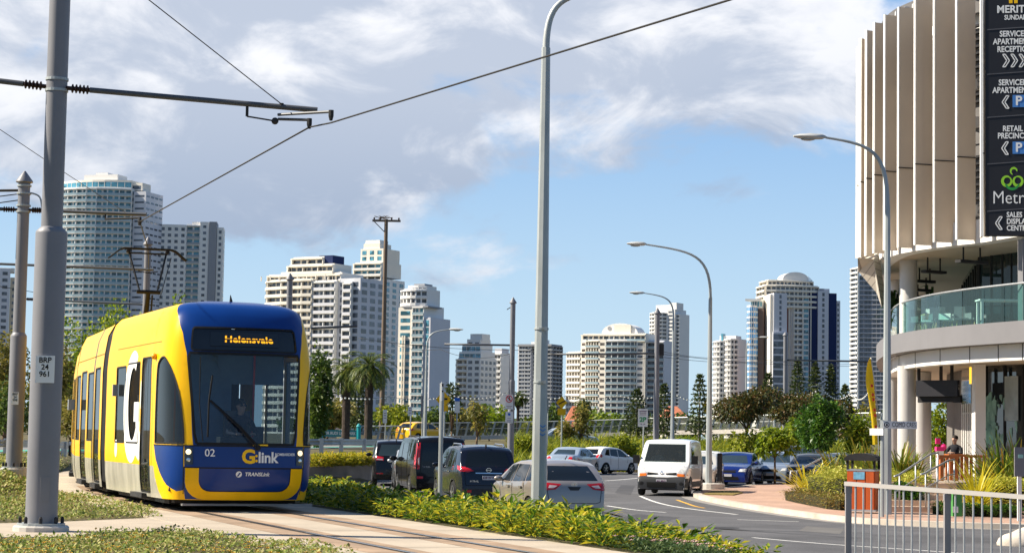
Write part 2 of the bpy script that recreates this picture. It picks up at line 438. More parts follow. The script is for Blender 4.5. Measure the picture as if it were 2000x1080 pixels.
# tram track slab, rails
m_conc = mat('track_concrete', (.43, .365, .285), .85, vary=.16, vscale=.9, bump=.25, bscale=25)
def ribbon(pts, offs, z):
 b = MB(); n = len(offs)
 for i, q in enumerate(pts):
  t = (pts[min(i + 1, len(pts) - 1)] - pts[max(i - 1, 0)]).normalized(); s = Vector((t.y, -t.x))
  for o_ in offs: b.v.append((q.x + s.x * o_[0], q.y + s.y * o_[0], z + o_[1]))
 for i in range(len(pts) - 1):
  for j in range(n - 1): b.f.append((i * n + j, i * n + j + 1, (i + 1) * n + j + 1, (i + 1) * n + j))
 return b
tag(ribbon(TCS, [(-1.96, -.25), (-1.95, 0), (-1.0, .0), (0, 0), (1.0, 0), (1.95, 0), (1.96, -.25)], 0).build('tram_track', m_conc), kind='structure')
m_groove = mat('rail_groove', (.05, .042, .036), .8, vary=.3, vscale=4); m_rail = mat('rail_steel', (.42, .40, .38), .28, metal=.9, vary=.25, vscale=5)
for sgn in (-1, 1):
 tag(ribbon(TCS, [(sgn * .7175 - .075, 0), (sgn * .7175 + .075, 0)], .004).build('rail_groove', m_groove), kind='structure')
 tag(ribbon(TCS, [(sgn * .7175 - .035, 0), (sgn * .7175 + .03, 0)], .009).build('tram_rail', m_rail), kind='structure')
b = MB()
for k in range(3, 60):                   # saw-cut joints across the slab
 q = TCS[0] + (TCS[-1] - TCS[0]) * 0
m_joint = mat('slab_joint', (.2, .165, .13), .9)
acc = 0; b = MB()
for a, c in zip(TCS, TCS[1:]):
 seg = (c - a).length; t = (c - a) / seg; s = Vector((t.y, -t.x)); u = 4.0 - acc
 while u < seg:
  q = a + t * u
  b.quad(*[(w_.x, w_.y, .003) for w_ in (q - s * 1.93 - t * .012, q + s * 1.93 - t * .012, q + s * 1.93 + t * .012, q - s * 1.93 + t * .012)]); u += 4.0
 acc = (acc + seg) % 4.0
tag(b.build('slab_joints', m_joint), kind='structure')
# rust-brown stain where the brakes shed dust along the rails
tag(ribbon(TCS[:36], [(-1.2, 0), (-.45, 0)], .002).build('track_stain', mat('rust_stained_concrete', (.33, .235, .16), .9, vary=.35, vscale=1.3)), kind='structure')
tag(ribbon(TCS[:36], [(.35, 0), (1.15, 0)], .002).build('track_stain', MATS['rust_stained_concrete']), kind='structure')
# crossing path
cp_ = [(-90, 1023), (100, 1019), (322, 1009.5), (430, 1000), (640, 1018), (780, 1078), (690, 1082), (560, 1051), (433, 1042), (327, 1035), (207, 1037), (144, 1047), (-90, 1049)]
b = MB(); pp = [atz(x, y, -.006) for x, y in cp_]
b.add([(q.x, q.y, -.006) for q in reversed(pp)] + [(q.x, q.y, -.2) for q in reversed(pp)], [tuple(range(13))] + [(i, 13 + i, 13 + (i + 1) % 13, (i + 1) % 13) for i in range(13)])
tag(b.build('path', m_conc), kind='structure')
# far kerb strip on the left bank
marking([(-80, 953), (0, 953), (58, 953)], .35, mat('kerb_concrete', (.5, .46, .40), .85, vary=.2, vscale=1.5), .02)
# footpath with kerb on the right
FZ = -.53
kerb_px = [(2200, 1027), (2000, 1024), (1900, 1021.5), (1800, 1018), (1720, 1014.5), (1650, 1010), (1560, 999.5), (1480, 988.5), (1420, 979), (1380, 971.5), (1360, 966), (1353, 961.5), (1358, 957.5), (1375, 955.5), (1400, 953), (1480, 945), (1560, 941), (1700, 938), (2200, 938)]
kp = catmull([atz(x, y, FZ).to_2d() for x, y in kerb_px], 5)
inner = []
for i, q in enumerate(kp):
 t = (kp[min(i + 1, len(kp) - 1)] - kp[max(i - 1, 0)]).normalized(); s = Vector((t.y, -t.x)); inner.append(q + s * .28)
b = MB(); n = len(kp)
b.v = [(q.x, q.y, ROAD_Z - .02) for q in kp] + [(q.x, q.y, FZ + .01) for q in kp] + [(q.x, q.y, FZ + .014) for q in inner]
for i in range(n - 1): b.f += [(i, n + i, n + i + 1, i + 1), (n + i, 2 * n + i, 2 * n + i + 1, n + i + 1)]
tag(b.build('kerb', mat('kerb_pale_concrete', (.50, .44, .37), .85, vary=.28, vscale=1.2)), kind='structure')
gut = [q - (inner[i] - q) * 1.5 for i, q in enumerate(kp)]
b = MB(); b.v = [(q.x, q.y, ROAD_Z + .003) for q in gut] + [(q.x, q.y, ROAD_Z + .003) for q in kp]
for i in range(n - 1): b.f.append((i, n + i, n + i + 1, i + 1))
tag(b.build('gutter', mat('gutter_concrete', (.26, .245, .23), .85, vary=.2, vscale=1.5)), kind='structure')
def paver_mat():
 m = bpy.data.materials.new('salmon_pavers'); m.use_nodes = True; t = m.node_tree; p = t.nodes['Principled BSDF']; p.inputs['Roughness'].default_value = .9
 c = t.nodes.new('ShaderNodeTexCoord'); br = t.nodes.new('ShaderNodeTexBrick'); br.inputs['Scale'].default_value = 3.2
 br.inputs['Color1'].default_value = (.40, .25, .18, 1); br.inputs['Color2'].default_value = (.46, .30, .225, 1); br.inputs['Mortar'].default_value = (.30, .2, .15, 1); br.inputs['Mortar Size'].default_value = .012
 n = t.nodes.new('ShaderNodeTexNoise'); n.inputs['Scale'].default_value = 1.1; n.inputs['Detail'].default_value = 6
 mx = t.nodes.new('ShaderNodeMixRGB'); mx.blend_type = 'MULTIPLY'; mx.inputs[0].default_value = 1
 mr = t.nodes.new('ShaderNodeMapRange'); mr.inputs[1].default_value = .3; mr.inputs[2].default_value = .7; mr.inputs[3].default_value = .82; mr.inputs[4].default_value = 1.12
 for s_ in (br, n): t.links.new(c.outputs['Object'], s_.inputs[0])
 t.links.new(n.outputs[0], mr.inputs[0]); t.links.new(br.outputs[0], mx.inputs[1]); t.links.new(mr.outputs[0], mx.inputs[2]); t.links.new(mx.outputs[0], p.inputs['Base Color'])
 return m
b = MB(); far = Vector((60, 95))
b.add([(q.x, q.y, FZ) for q in inner] + [(62, 92, FZ)], [tuple(range(len(inner) + 1))])
for f in b.f: pass
tag(b.build('pavement', paver_mat()), kind='structure')
me = bpy.data.objects['pavement'].data; bm = bmesh.new(); bm.from_mesh(me); bmesh.ops.triangulate(bm, faces=bm.faces); bmesh.ops.recalc_face_normals(bm, faces=bm.faces)
for f in bm.faces:
 if f.normal.z < 0: f.normal_flip()
bm.to_mesh(me); bm.free()
# dry grass verge on the island nose
vg = [atz(x, y, FZ + .03) for x, y in [(1372, 964), (1395, 957), (1440, 957), (1452, 961), (1432, 965.5)]]
b = MB().prism([(q.x, q.y) for q in vg], FZ - .05, FZ + .03); tag(b.build('verge', mat('dry_verge_grass', (.20, .15, .045), .95, vary=.4, vscale=6, bump=.5, bscale=40)), kind='structure')
# pale boulder island nose, lower right
# ------------------------------------------------------------------ the tram
m_ty = mat('tram_yellow_paint', (.90, .50, .006), .30, vary=.09, vscale=1.6, coat=.06, spec=.18, stretch=(1.5, 1.5, .25))
m_tb = mat('tram_navy_paint', (.002, .034, .19), .3, vary=.06, vscale=1.5, coat=.12, spec=.3)
m_tsil = mat('tram_skirt_painted_reflection', (.56, .54, .46), .22, metal=.35, vary=.28, vscale=2.2, stretch=(1, 1, .35))  # cream ground reflection put into the base colour; the streaks are grime
m_blk = mat('black_rubber', (.012, .012, .013), .6, vary=.2)
m_dk = mat('dark_underframe', (.03, .03, .032), .7, vary=.3)
m_wht = mat('white_film', (.82, .82, .80), .4, vary=.03)
m_tglass = glassmat('tram_tinted_glass', (.30, .38, .42), .10, .015, 1.55)
m_wsc = glassmat('windscreen_glass', (.80, .91, .99), .03, .01, 1.65)
m_dispg = mat('display_glass', (.012, .016, .022), .08, vary=0, coat=.6)
m_led = mat('amber_leds', (.5, .18, .0), .5, vary=0, emit=(1, .46, .02), estr=.75)
m_seat = mat('cab_grey_fabric', (.08, .09, .11), .9)
m_steel = mat('galvanised_steel', (.44, .46, .48), .42, metal=.55, vary=.14, vscale=2.5)
m_chrome = mat('bright_metal', (.7, .7, .7), .15, metal=1, vary=.05)
m_lampon = mat('lit_lamp', (.9, .8, .6), .3, vary=0, emit=(1, .75, .4), estr=.8)
m_lampg = mat('lamp_housing_glass', (.02, .03, .05), .08, vary=0, coat=.5)
OUT = [(6.25, 1.325), (1.7, 1.325), (.95, 1.30), (.55, 1.25), (.30, 1.14), (.16, .95), (.07, .65), (.015, .32), (0, 0)]
_o = catmull([Vector(q) for q in OUT[1:]], 6)
_half = [Vector(OUT[0])] + list(_o)
_full = [Vector((q.x, -q.y)) for q in _half] + [Vector((q.x, q.y)) for q in reversed(_half[:-1])]
_cum = [0.0]
for a, c in zip(_full, _full[1:]): _cum.append(_cum[-1] + (c - a).length)
_mid = _cum[len(_half) - 1]; _cum = [c - _mid for c in _cum]; UMAX = _cum[-1]
def plan(u):
 u = max(-UMAX, min(UMAX, u))
 for i in range(len(_cum) - 1):
  if u <= _cum[i + 1]: return _full[i].lerp(_full[i + 1], (u - _cum[i]) / (_cum[i + 1] - _cum[i]))
 return _full[-1]
ZT = [(.2, .2), (3.1, 3.1), (3.2, 3.22), (3.34, 3.40), (3.46, 3.50), (3.62, 3.56), (3.9, 3.61), (4.5, 3.64)]
WT = [(.2, .955), (.5, .985), (.9, 1.0), (2.5, 1.0), (2.85, .98), (3.2, .935), (3.34, .89), (3.46, .81), (3.62, .67), (3.9, .40), (4.5, 0)]
LT = [(.2, .16), (.45, .04), (.75, 0), (1.1, .02), (1.8, .10), (2.66, .26), (3.05, .36), (3.2, .44), (3.34, .56), (3.46, .72), (3.62, .95), (3.9, 1.3), (4.5, 1.9)]
def cabP(u, v, off=0.0):
 def raw(u, v):
  q = plan(u); g = max(0.0, 1 - q.x / 2.3) ** 1.3
  return Vector((q.x + interp(LT, v) * g, q.y * interp(WT, v), interp(ZT, v)))
 pnt = raw(u, v)
 if off:
  n = (raw(u, v + .02) - raw(u, v - .02)).cross(raw(u + .02, v) - raw(u - .02, v))
  if n.length > 1e-9: pnt = pnt + n.normalized() * off
 return pnt
# local frame of the tram: x = back from the nose, y = to the photo's right, z = up
TRZ = math.atan2(HD(21).y, HD(21).x)
tram = empty('tram', (NOSE.x, NOSE.y, 0), 'yellow and navy low-floor tram rounding the bend on the concrete track', 'tram', rz=TRZ)
# rotating x->HD: y axis = left normal of HD; mirror y so that +y is photo-right
def tl(v): return Vector((v[0], -v[1], v[2]))
class TB(MB):
 def build(s, name, m, parent=tram, smooth=True, ang=40, flip=True, **k):
  s.v = [tl(v) for v in s.v]
  if flip: s.f = [tuple(reversed(f)) for f in s.f]
  return super().build(name, m, parent, smooth=smooth, ang=ang)
def arc(cx, cy, rx, ry, a0, a1, n=8): return [(cx + rx * math.cos(R(lerp(a0, a1, i / n))), cy + ry * math.sin(R(lerp(a0, a1, i / n)))) for i in range(n + 1)]
def rrect(x0, x1, y0, y1, r): return arc(x1 - r, y0 + r, r, r, -90, 0, 4) + arc(x1 - r, y1 - r, r, r, 0, 90, 4) + arc(x0 + r, y1 - r, r, r, 90, 180, 4) + arc(x0 + r, y0 + r, r, r, 180, 270, 4)
dom = [(-UMAX, .2), (UMAX, .2), (UMAX, 4.5), (-UMAX, 4.5)]
WS = [(-.84, 1.14), (.84, 1.14), (.88, 1.3), (.985, 2.6), (.96, 2.665), (-.96, 2.665), (-.985, 2.6), (-.88, 1.3)]
def mirror(poly): return [(-x, y) for x, y in reversed(poly)]
SW = [(-1.06, 1.14), (-1.075, 1.45), (-1.16, 2.0), (-1.32, 2.37), (-1.52, 2.55), (-1.7, 2.6), (-1.95, 2.55), (-2.12, 2.38), (-2.2, 1.8), (-2.21, 1.14)]
def side_window(sg):
 pts = SW
 c = catmull([Vector(q) for q in pts], 4); c = [tuple(q) for q in c]
 return c if sg < 0 else mirror(c)
navy_low = [(-1.07, 1.10), (-1.07, .36), (-1.2, .34), (-1.5, .44), (-1.85, .64), (-2.12, .86), (-2.28, 1.10)]
regions = [
 ('windscreen', WS), ('display_panel', rrect(-.93, .93, 2.72, 3.09, .05)),
 ('front_panel', [(-1.05, .745), (1.05, .745), (1.05, 1.10), (-1.05, 1.10)]),
 ('lower_panel', [(-.80, .735), (-.80, .52)] + arc(-.60, .52, .2, .17, 180, 270, 5) + arc(.60, .52, .2, .17, 270, 360, 5) + [(.80, .735)]),
 ('bumper_band', [(-1.03, .735), (-1.03, .48)] + arc(-.72, .5, .31, .28, 180, 270, 5) + arc(.72, .5, .31, .28, 270, 360, 5) + [(1.03, .735)]),
 ('side_window', side_window(-1)), ('side_window', side_window(1)),
 ('navy_panel', navy_low), ('navy_panel', mirror(navy_low)),
 ('navy_cap', [(-.90, 1.105), (.90, 1.105), (.92, 1.3), (.95, 2.0), (1.02, 2.66), (1.12, 3.0), (1.27, 3.25), (1.55, 3.5), (2.05, 4.5), (-2.05, 4.5), (-1.55, 3.5), (-1.27, 3.25), (-1.12, 3.0), (-1.02, 2.66), (-.95, 2.0), (-.92, 1.3)]),
 ('navy_skirt', [(-1.06, .735), (-1.06, .38), (-1.03, .21), (1.03, .21), (1.06, .38), (1.06, .735)]),
]
UB = -2.28
def skirt(sg):
 p = [(-UMAX, .2), (-1.75, .2), (-2.0, .34), (-2.2, .55), (-2.32, .74), (-UMAX, .74)]
 return p if sg < 0 else mirror(p)
def srect(a, c, z0, z1, sg): return rrect(a, c, z0, z1, .05) if sg < 0 else rrect(-c, -a, z0, z1, .05)
for sg in (-1, 1):
 regions += [('door', srect(-3.52, -2.62, .28, 2.62, sg)), ('window', srect(-4.92, -3.72, 1.12, 2.56, sg)), ('window', srect(-6.1, -5.1, 1.12, 2.52, sg)), ('skirt', skirt(sg))]
cabmats = dict(shell=m_ty, windscreen=m_wsc, display_panel=m_dispg, front_panel=m_tb, lower_panel=m_tb, bumper_band=m_ty, side_window=m_tglass, navy_panel=m_tb, navy_cap=m_tb, navy_skirt=m_tb, door=m_tglass, window=m_tglass, skirt=m_tsil)
offs = dict(display_panel=-.012, windscreen=-.015, bumper_band=.02, window=-.012, door=-.01, side_window=-.012)
# split the duplicated names per side so that each pane is one mesh
regs = []; cnt = {}
for nm, poly in regions:
 cnt[nm] = cnt.get(nm, 0) + 1; regs.append((nm + '#%d' % cnt[nm], poly))
PT = partition(dom, regs, .13)
for key, (vv, ff) in PT.items():
 nm = key.split('#')[0]; b = TB()
 b.add([cabP(u, v, offs.get(nm, 0)) for u, v in vv], ff)
 b.build({'shell': 'cab_body', 'navy_cap': 'roof_cap', 'navy_skirt': 'front_skirt'}.get(nm, nm), cabmats[nm], flip=False)
def line_on(parent_name, m, pts, w, off=.006, P=cabP, step=.12):     # thin seam or rubber following the surface
 pts = [Vector(q) for q in pts]; b = TB(); pr = None
 dense = []
 for a, c in zip(pts, pts[1:]):
  n = max(1, int((c - a).length / step)); dense += [a.lerp(c, k / n) for k in range(n)]
 dense.append(pts[-1]); q0 = []
 for i, q in enumerate(dense):
  t = (dense[min(i + 1, len(dense) - 1)] - dense[max(i - 1, 0)]).normalized(); s = Vector((-t.y, t.x)) * w / 2
  q0.append((P(q.x - s.x, q.y - s.y, off), P(q.x + s.x, q.y + s.y, off)))
 for (a, c), (d, e) in zip(q0, q0[1:]): b.quad(a, d, e, c)
 return b.build(parent_name, m, flip=False)
line_on('windscreen_seal', m_blk, WS + [WS[0]], .045)
line_on('display_frame', m_blk, rrect(-.94, .94, 2.71, 3.10, .05) + [(.94 - .05, 2.71)], .03)
line_on('panel_seam', m_blk, [(-2.28, 1.105), (2.28, 1.105)], .018)
line_on('panel_seam', m_blk, [(-1.06, .74), (1.06, .74)], .02)
for sg in (-1, 1):
 w_ = side_window(sg); line_on('window_seal', m_blk, w_ + [w_[0]], .03)
 line_on('roof_seam', mat('seam_shadow_line', (.30, .17, .01), .6, vary=0), [(sg * 1.9, 2.87), (sg * 6.2, 2.87)], .014)
 line_on('roof_seam', MATS['seam_shadow_line'], [(sg * 2.55, 2.9), (sg * 2.55, 3.4)], .014)
 line_on('roof_seam', MATS['seam_shadow_line'], [(sg * 2.45, .75), (sg * 2.45, 2.85)], .012)
 line_on('panel_seam', m_blk, [(sg * 1.065, .3), (sg * 1.065, 1.1)], .014)
 for a, c, z0, z1 in ((-4.92, -3.72, 1.12, 2.56), (-6.1, -5.1, 1.12, 2.52), (-3.52, -2.62, .28, 2.62)):
  q = srect(a, c, z0, z1, sg); line_on('window_seal', m_blk, q + [q[0]], .03)
 line_on('door_edge', m_blk, [(sg * 3.07, .3), (sg * 3.07, 2.6)], .03)
 b = TB(); b.box(2.1, 3.2, sg * 1.22, sg * 1.36, .17, .25); b.build('door_step', m_dk, smooth=False)
 # headlamps
 hb = TB(); q = rrect(.90, 1.045, .79, 1.075, .02)
 q = [(sg * x, y) for x, y in q]
 if sg < 0: q = q[::-1]
 pt = partition(q, [], .06)['shell']; hb.add([cabP(u, v, .012) for u, v in pt[0]], pt[1]); hl = hb.build('headlight', m_lampg, flip=False)
 lb = TB(); c0 = cabP(sg * .972, 1.0, .016); n0 = (cabP(sg * .972, 1.0, .1) - cabP(sg * .972, 1.0)).normalized(); lb.lathe(c0, [(.045, -.01), (.045, .012), (.03, .02)], 14, n0); lb.build('bulb', m_lampon, hl)
 lb = TB(); c0 = cabP(sg * .972, .87, .014); lb.lathe(c0, [(.035, -.01), (.035, .006), (.02, .01)], 12, n0); lb.build('bulb', m_chrome, hl)
 mk = TB(); mk.sphere(cabP(sg * 2.28, 2.62, .03), .055, 10, 6); mk.build('side_indicator', mat('amber_lens', (.8, .35, .02), .25, vary=0))
# display and lettering on the front
pt = partition(rrect(-.62, .60, 2.79, 3.03, .01), [], .08)['shell']
b = TB(); b.add([cabP(u, v, .002) for u, v in pt[0]], pt[1]); b.build('display_screen', mat('led_screen', (.022, .033, .048), .25, vary=0), flip=False)
def cab_text(s, size, u, v, m, bold=0, off=.012, name='lettering', ws=1.0, align='CENTER', slant=0, sp=1.0):
 vs, fs = text_pts(s, size, bold * size, align, sp, ws); b = TB()
 b.add([cabP(u + x + slant * y, v + y, off) for x, y in vs], fs); return b.build(name, m, flip=False, smooth=False)
def led_text(s, size, u, v):
 vs, fs = text_pts(s, size, .03 * size, 'CENTER', 1.06, 1.25); tb = TB(); vm = sorted(y for x, y in vs); gap = .012
 for lo, hi in ((-9, -gap), (gap, 9)):                   # the sign is caught half-refreshed: a dark row through the word
  bmx = bmesh.new(); vv = [bmx.verts.new((x, y, 0)) for x, y in vs]
  for f in fs:
   try: bmx.faces.new([vv[i] for i in f])
   except ValueError: pass
  for co, no in (((0, lo, 0), (0, -1, 0)), ((0, hi, 0), (0, 1, 0))):
   bmesh.ops.bisect_plane(bmx, geom=bmx.verts[:] + bmx.edges[:] + bmx.faces[:], plane_co=co, plane_no=no, clear_outer=True)
  bmx.verts.index_update(); tb.add([cabP(u + w_.co.x, v + w_.co.y, .008) for w_ in bmx.verts], [tuple(x.index for x in f.verts) for f in bmx.faces]); bmx.free()
 return tb.build('lettering', m_led, flip=False, smooth=False)
led_text('Helensvale', .15, .06, 2.905)
cab_text('02', .175, -.62, .985, m_wht, .01)
cab_text('G', .32, .03, .925, mat('logo_yellow', (.95, .55, .01), .4, vary=0), .035, ws=1.02)
cab_text(':', .24, .165, .925, MATS['logo_yellow'], .03)
cab_text('link', .25, .365, .915, m_wht, .028, ws=.98)
cab_text('BOMBARDIER', .062, .68, .975, m_wht, .02)
cab_text('TRANSLink', .085, .19, .64, m_wht, .03, slant=.22, ws=1.05)
b = TB(); 
for k in range(14):
 a0, a1 = 2 * math.pi * k / 14, 2 * math.pi * (k + 1) / 14
 b.add([cabP(-.13, .64, .012), cabP(-.13 + .052 * math.cos(a0), .64 + .052 * math.sin(a0), .012), cabP(-.13 + .052 * math.cos(a1), .64 + .052 * math.sin(a1), .012)], [(0, 1, 2)])
b.build('emblem', m_wht, flip=False, smooth=False)
b = TB(); b.add([cabP(-.13 + x, .64 + y, .016) for x, y in ((-.035, -.03), (-.01, -.035), (.035, .02), (.01, .03))], [(0, 1, 2, 3)]); b.build('emblem', m_tb, flip=False, smooth=False)
b = TB(); b.add([cabP(.1 + x, 1.128 + y, .02) for x, y in ((-.0, -.012), (.26, -.012), (.26, .012), (0, .012))], [(0, 1, 2, 3)]); b.build('wiper_label', MATS['logo_yellow'], flip=False, smooth=False)
# wipers
wp = [cabP(.18, 1.10, .05), cabP(-.1, 1.40, .06), cabP(-.62, 1.86, .05)]
b = TB().tube([wp[0], wp[1], wp[2]], .018, 8); b.tube([cabP(.13, 1.10, .06), cabP(-.14, 1.40, .075), cabP(-.60, 1.83, .06)], .012, 6); b.lathe(cabP(.18, 1.09, .0), [(.05, 0), (.05, .05), (.03, .07)], 12, Vector((-1, 0, 0))); wa = b.build('wiper_arm', m_blk)
b = TB().tube([cabP(-.66, 1.25, .03), cabP(-.64, 1.86, .045), cabP(-.58, 2.28, .03)], .016, 6); b.build('wiper_blade', m_blk, wa)
b = TB().tube([cabP(-.74, 1.18, .012), cabP(-.80, 1.8, .012), cabP(-.78, 2.6, .012)], .008, 6); b.build('antenna_wire', m_blk)
# big white G film on the side
GP = []
def side_film(poly, off=.003):
 pt = partition(poly, [], .12)['shell']; b = TB(); b.add([cabP(u, v, off) for u, v in pt[0]], pt[1]); return b.build('side_graphic', m_wht, flip=False)
ring_o = arc(-4.40, 1.77, .84, 1.02, 62, 325, 26); ring_i = arc(-4.33, 1.82, .46, .66, 330, 64, 26)
side_film([(x, y) for x, y in ring_o] + [(x, y) for x, y in ring_i])
side_film([(-4.2, 1.5), (-3.66, 1.5), (-3.66, 1.85), (-4.2, 1.85)])
side_film([(-3.98, .92), (-3.62, .80), (-3.62, 1.5), (-3.98, 1.5)])
for vz in (1.08, 1.98): side_film(arc(-3.59 + .02, vz, .0001 + .055, .26, 0, 359, 16))
side_film(arc(-5.95, 1.0, .13, .17, 0, 359, 12))
# articulated modules behind the cab
def modP(L_):
 def P(u, v, off=0.0, sg=-1): 
  y = 1.325 * interp(WT, v); return Vector((u, sg * (y + off), interp(ZT, v)))
 return P
def module(px, py, hd, L_, spec, sides=(-1, 1)):
 rel = Vector((px, py)) - NOSE; ax = HD(21); x0 = rel.dot(ax); nrm = Vector((ax.y, -ax.x)); y0 = rel.dot(nrm); th = R(21 - hd)
 def T(q): # local module (x back, y right) -> tram local
  return Vector((x0 + q.x * math.cos(th) - q.y * math.sin(th), y0 + q.x * math.sin(th) + q.y * math.cos(th), q.z))
 P = modP(L_)
 for sg in sides:
  rg = [('skirt#1', [(0, .2), (L_, .2), (L_, .74), (0, .74)])]
  k = 0
  for kind, a, c in spec:
   k += 1; z0, z1 = (.28, 2.6) if kind == 'door' else (1.12, 2.54)
   rg.insert(0, (kind + '#%d' % k, rrect(a, c, z0, z1, .04)))
  pt = partition([(0, .2), (L_, .2), (L_, 4.5), (0, 4.5)], rg, .22)
  for key, (vv, ff) in pt.items():
   nm = key.split('#')[0]; b = TB()
   b.add([T(P(u, v, {'shell': 0, 'skirt': 0}.get(nm, -.012), sg)) for u, v in vv], ff if sg < 0 else [tuple(reversed(f)) for f in ff])
   b.build({'shell': 'carriage_body'}.get(nm, nm), {'shell': m_ty, 'skirt': m_tsil}.get(nm, m_tglass), flip=True)
  for kind, a, c in spec:
   z0, z1 = (.28, 2.6) if kind == 'door' else (1.12, 2.54); q = rrect(a, c, z0, z1, .04)
   line_on('window_seal', m_blk, q + [q[0]], .035, P=lambda u, v, off, sg=sg: T(P(u, v, off, sg)))
   if kind == 'door':
    b = TB(); vs = [T(Vector((x, sg * y, z))) for z in (.15, .25) for y in (1.2, 1.37) for x in (a, c)]
    b.add(vs, ((0, 2, 3, 1), (4, 5, 7, 6), (0, 1, 5, 4), (2, 6, 7, 3), (0, 4, 6, 2), (1, 3, 7, 5))); b.build('door_step', m_dk, smooth=False)
  line_on('roof_seam', MATS['seam_shadow_line'], [(0.05, 2.87), (L_ - .05, 2.87)], .014, P=lambda u, v, off, sg=sg: T(P(u, v, off, sg)))
 b = TB()
 for e in (0.0, L_):
  ring = [T(Vector((e, 1.325 * interp(WT, v) * sg, interp(ZT, v)))) for sg, vl in ((-1, [.2, .9, 2.5, 2.85, 3.2, 3.46, 3.9]), (1, [3.9, 3.46, 3.2, 2.85, 2.5, .9, .2])) for v in vl]
  b.add(ring, [tuple(range(len(ring)))]); b.build('end_wall', m_blk, smooth=False); b = TB()
 b = TB(); vs = [T(Vector((x, y, z))) for z in (.1, .32) for y in (-1.15, 1.15) for x in (.1, L_ - .1)]
 b.add(vs, ((0, 2, 3, 1), (4, 5, 7, 6), (0, 1, 5, 4), (2, 6, 7, 3), (0, 4, 6, 2), (1, 3, 7, 5))); b.build('underframe', m_dk, smooth=False)
 return T
def bellows(a, c):
 b = TB(); n = 9
 rings = []
 for i in range(n + 1):
  t = i / n; sc = .992 if i % 2 else .975
  ring = [a(sg, v).lerp(c(sg, v), t) for sg, vl in ((-1, [.3, .9, 2.5, 2.85, 3.2, 3.46, 3.9]), (1, [3.9, 3.46, 3.2, 2.85, 2.5, .9, .3])) for v in vl]
  ctr = sum(ring, Vector()) / len(ring); rings.append([ctr + (q - ctr) * sc for q in ring])
 k = len(rings[0]); b.v = [q for r_ in rings for q in r_]
 for i in range(n):
  for j in range(k): b.f.append((i * k + j, i * k + (j + 1) % k, (i + 1) * k + (j + 1) % k, (i + 1) * k + j))
 b.build('gangway_bellows', m_blk, smooth=False)
GAP = .42
M2 = J1 + HD(17) * 1.0
T2 = module(M2.x, M2.y, 17, 6.1, [('door', .45, 1.55), ('window', 1.95, 3.15), ('door', 3.5, 4.75), ('window', 5.0, 5.95)])
M3 = M2 + HD(17) * 6.1 + HD(13) * GAP
T3 = module(M3.x, M3.y, 13, 6.2, [('window', .4, 1.9), ('window', 2.2, 3.8), ('door', 4.1, 5.4)])
M4 = M3 + HD(13) * 6.2 + HD(10.5) * GAP
T4 = module(M4.x, M4.y, 10.5, 6.2, [('door', .45, 1.75), ('window', 2.0, 3.8), ('door', 4.1, 5.4)])
sec = lambda T, e: (lambda sg, v: T(Vector((e, sg * 1.325 * interp(WT, v), interp(ZT, v)))))
bellows(lambda sg, v: Vector((6.2, sg * 1.325 * interp(WT, v), interp(ZT, v))), sec(T2, .03)); bellows(sec(T2, 6.07), sec(T3, .03)); bellows(sec(T3, 6.17), sec(T4, .03))
# cab innards: floor, rear wall, ceiling, desk, driver's seat; bogie below
b = TB().box(.5, 6.2, -1.2, 1.2, .34, .40); b.build('cab_floor', m_dk, smooth=False)
b = TB().box(2.35, 2.40, -1.2, .25, .4, 2.9); b.box(2.35, 2.4, .25, 1.2, 2.2, 2.9); b.build('cab_wall', mat('cab_wall_reflection_blue', (.10, .17, .28), .7), smooth=False)  # wall painted blue to stand in for sky reflected in the windscreen
b = TB().box(.75, 6.2, -1.15, 1.15, 2.92, 2.96); b.build('cab_ceiling', mat('cab_ceiling_pale', (.30, .33, .36), .7), smooth=False)
b = TB().box(.42, .95, -.95, .95, .95, 1.16); b.box(.5, .8, -.35, .3, 1.16, 1.26); b.build('driver_desk', m_dk, smooth=False)
b = TB().box(1.45, 1.95, .02, .52, .93, 1.06); b.box(1.92, 2.04, .04, .50, 1.06, 1.72); b.box(1.6, 1.8, .19, .35, .4, .93); b.build('driver_seat', m_seat, smooth=False)
for yy in (-.8, .62): b = TB().tube([(2.2, yy, .4), (2.2, yy, 2.9)], .02, 8); b.build('grab_pole', mat('red_handrail', (.45, .03, .03), .4))
for xx in (3.2, 4.2, 5.2):
 for yy in (-.75, .75): 
  b = TB().box(xx, xx + .45, yy - .42, yy + .42, .7, .84); b.box(xx + .38, xx + .5, yy - .42, yy + .42, .84, 1.45); b.build('seat', m_seat, smooth=False)
b = TB().box(.75, 1.0, -1.05, 1.05, .13, .24); b.box(1.2, 6.1, -1.05, 1.05, .1, .34); b.build('underframe', m_dk, smooth=False)
b = TB().box(.35, .5, -1.0, 1.25, .1, .135); b.build('rail_guard', mat('guard_grey', (.28, .28, .28), .6), smooth=False)
for xx in (3.1, 4.9):
 for yy in (-.72, .72):
  b = TB().lathe((xx, yy - .06, .31), [(.12, 0), (.3, 0), (.3, .12), (.12, .12)], 20, Vector((0, 1, 0))); b.build('wheel', m_dk)
# rear camera pods
b = TB(); b.box(5.0, 5.06, -1.42, -1.33, 1.98, 2.2); b.build('camera_pod', mat('pod_grey', (.3, .3, .31), .5), smooth=False)
q = T2(Vector((5.9, -1.45, 1.9))); b = TB(); b.box(q.x - .05, q.x + .06, q.y - .07, q.y + .07, q.z - .12, q.z + .12); b.build('camera_pod', m_steel, smooth=False)
# roof aerial
b = TB().tube([cabP(-.1, 3.95, 0), cabP(-.14, 3.95, .12)], [.03, .005], 6); b.build('roof_aerial', m_blk)
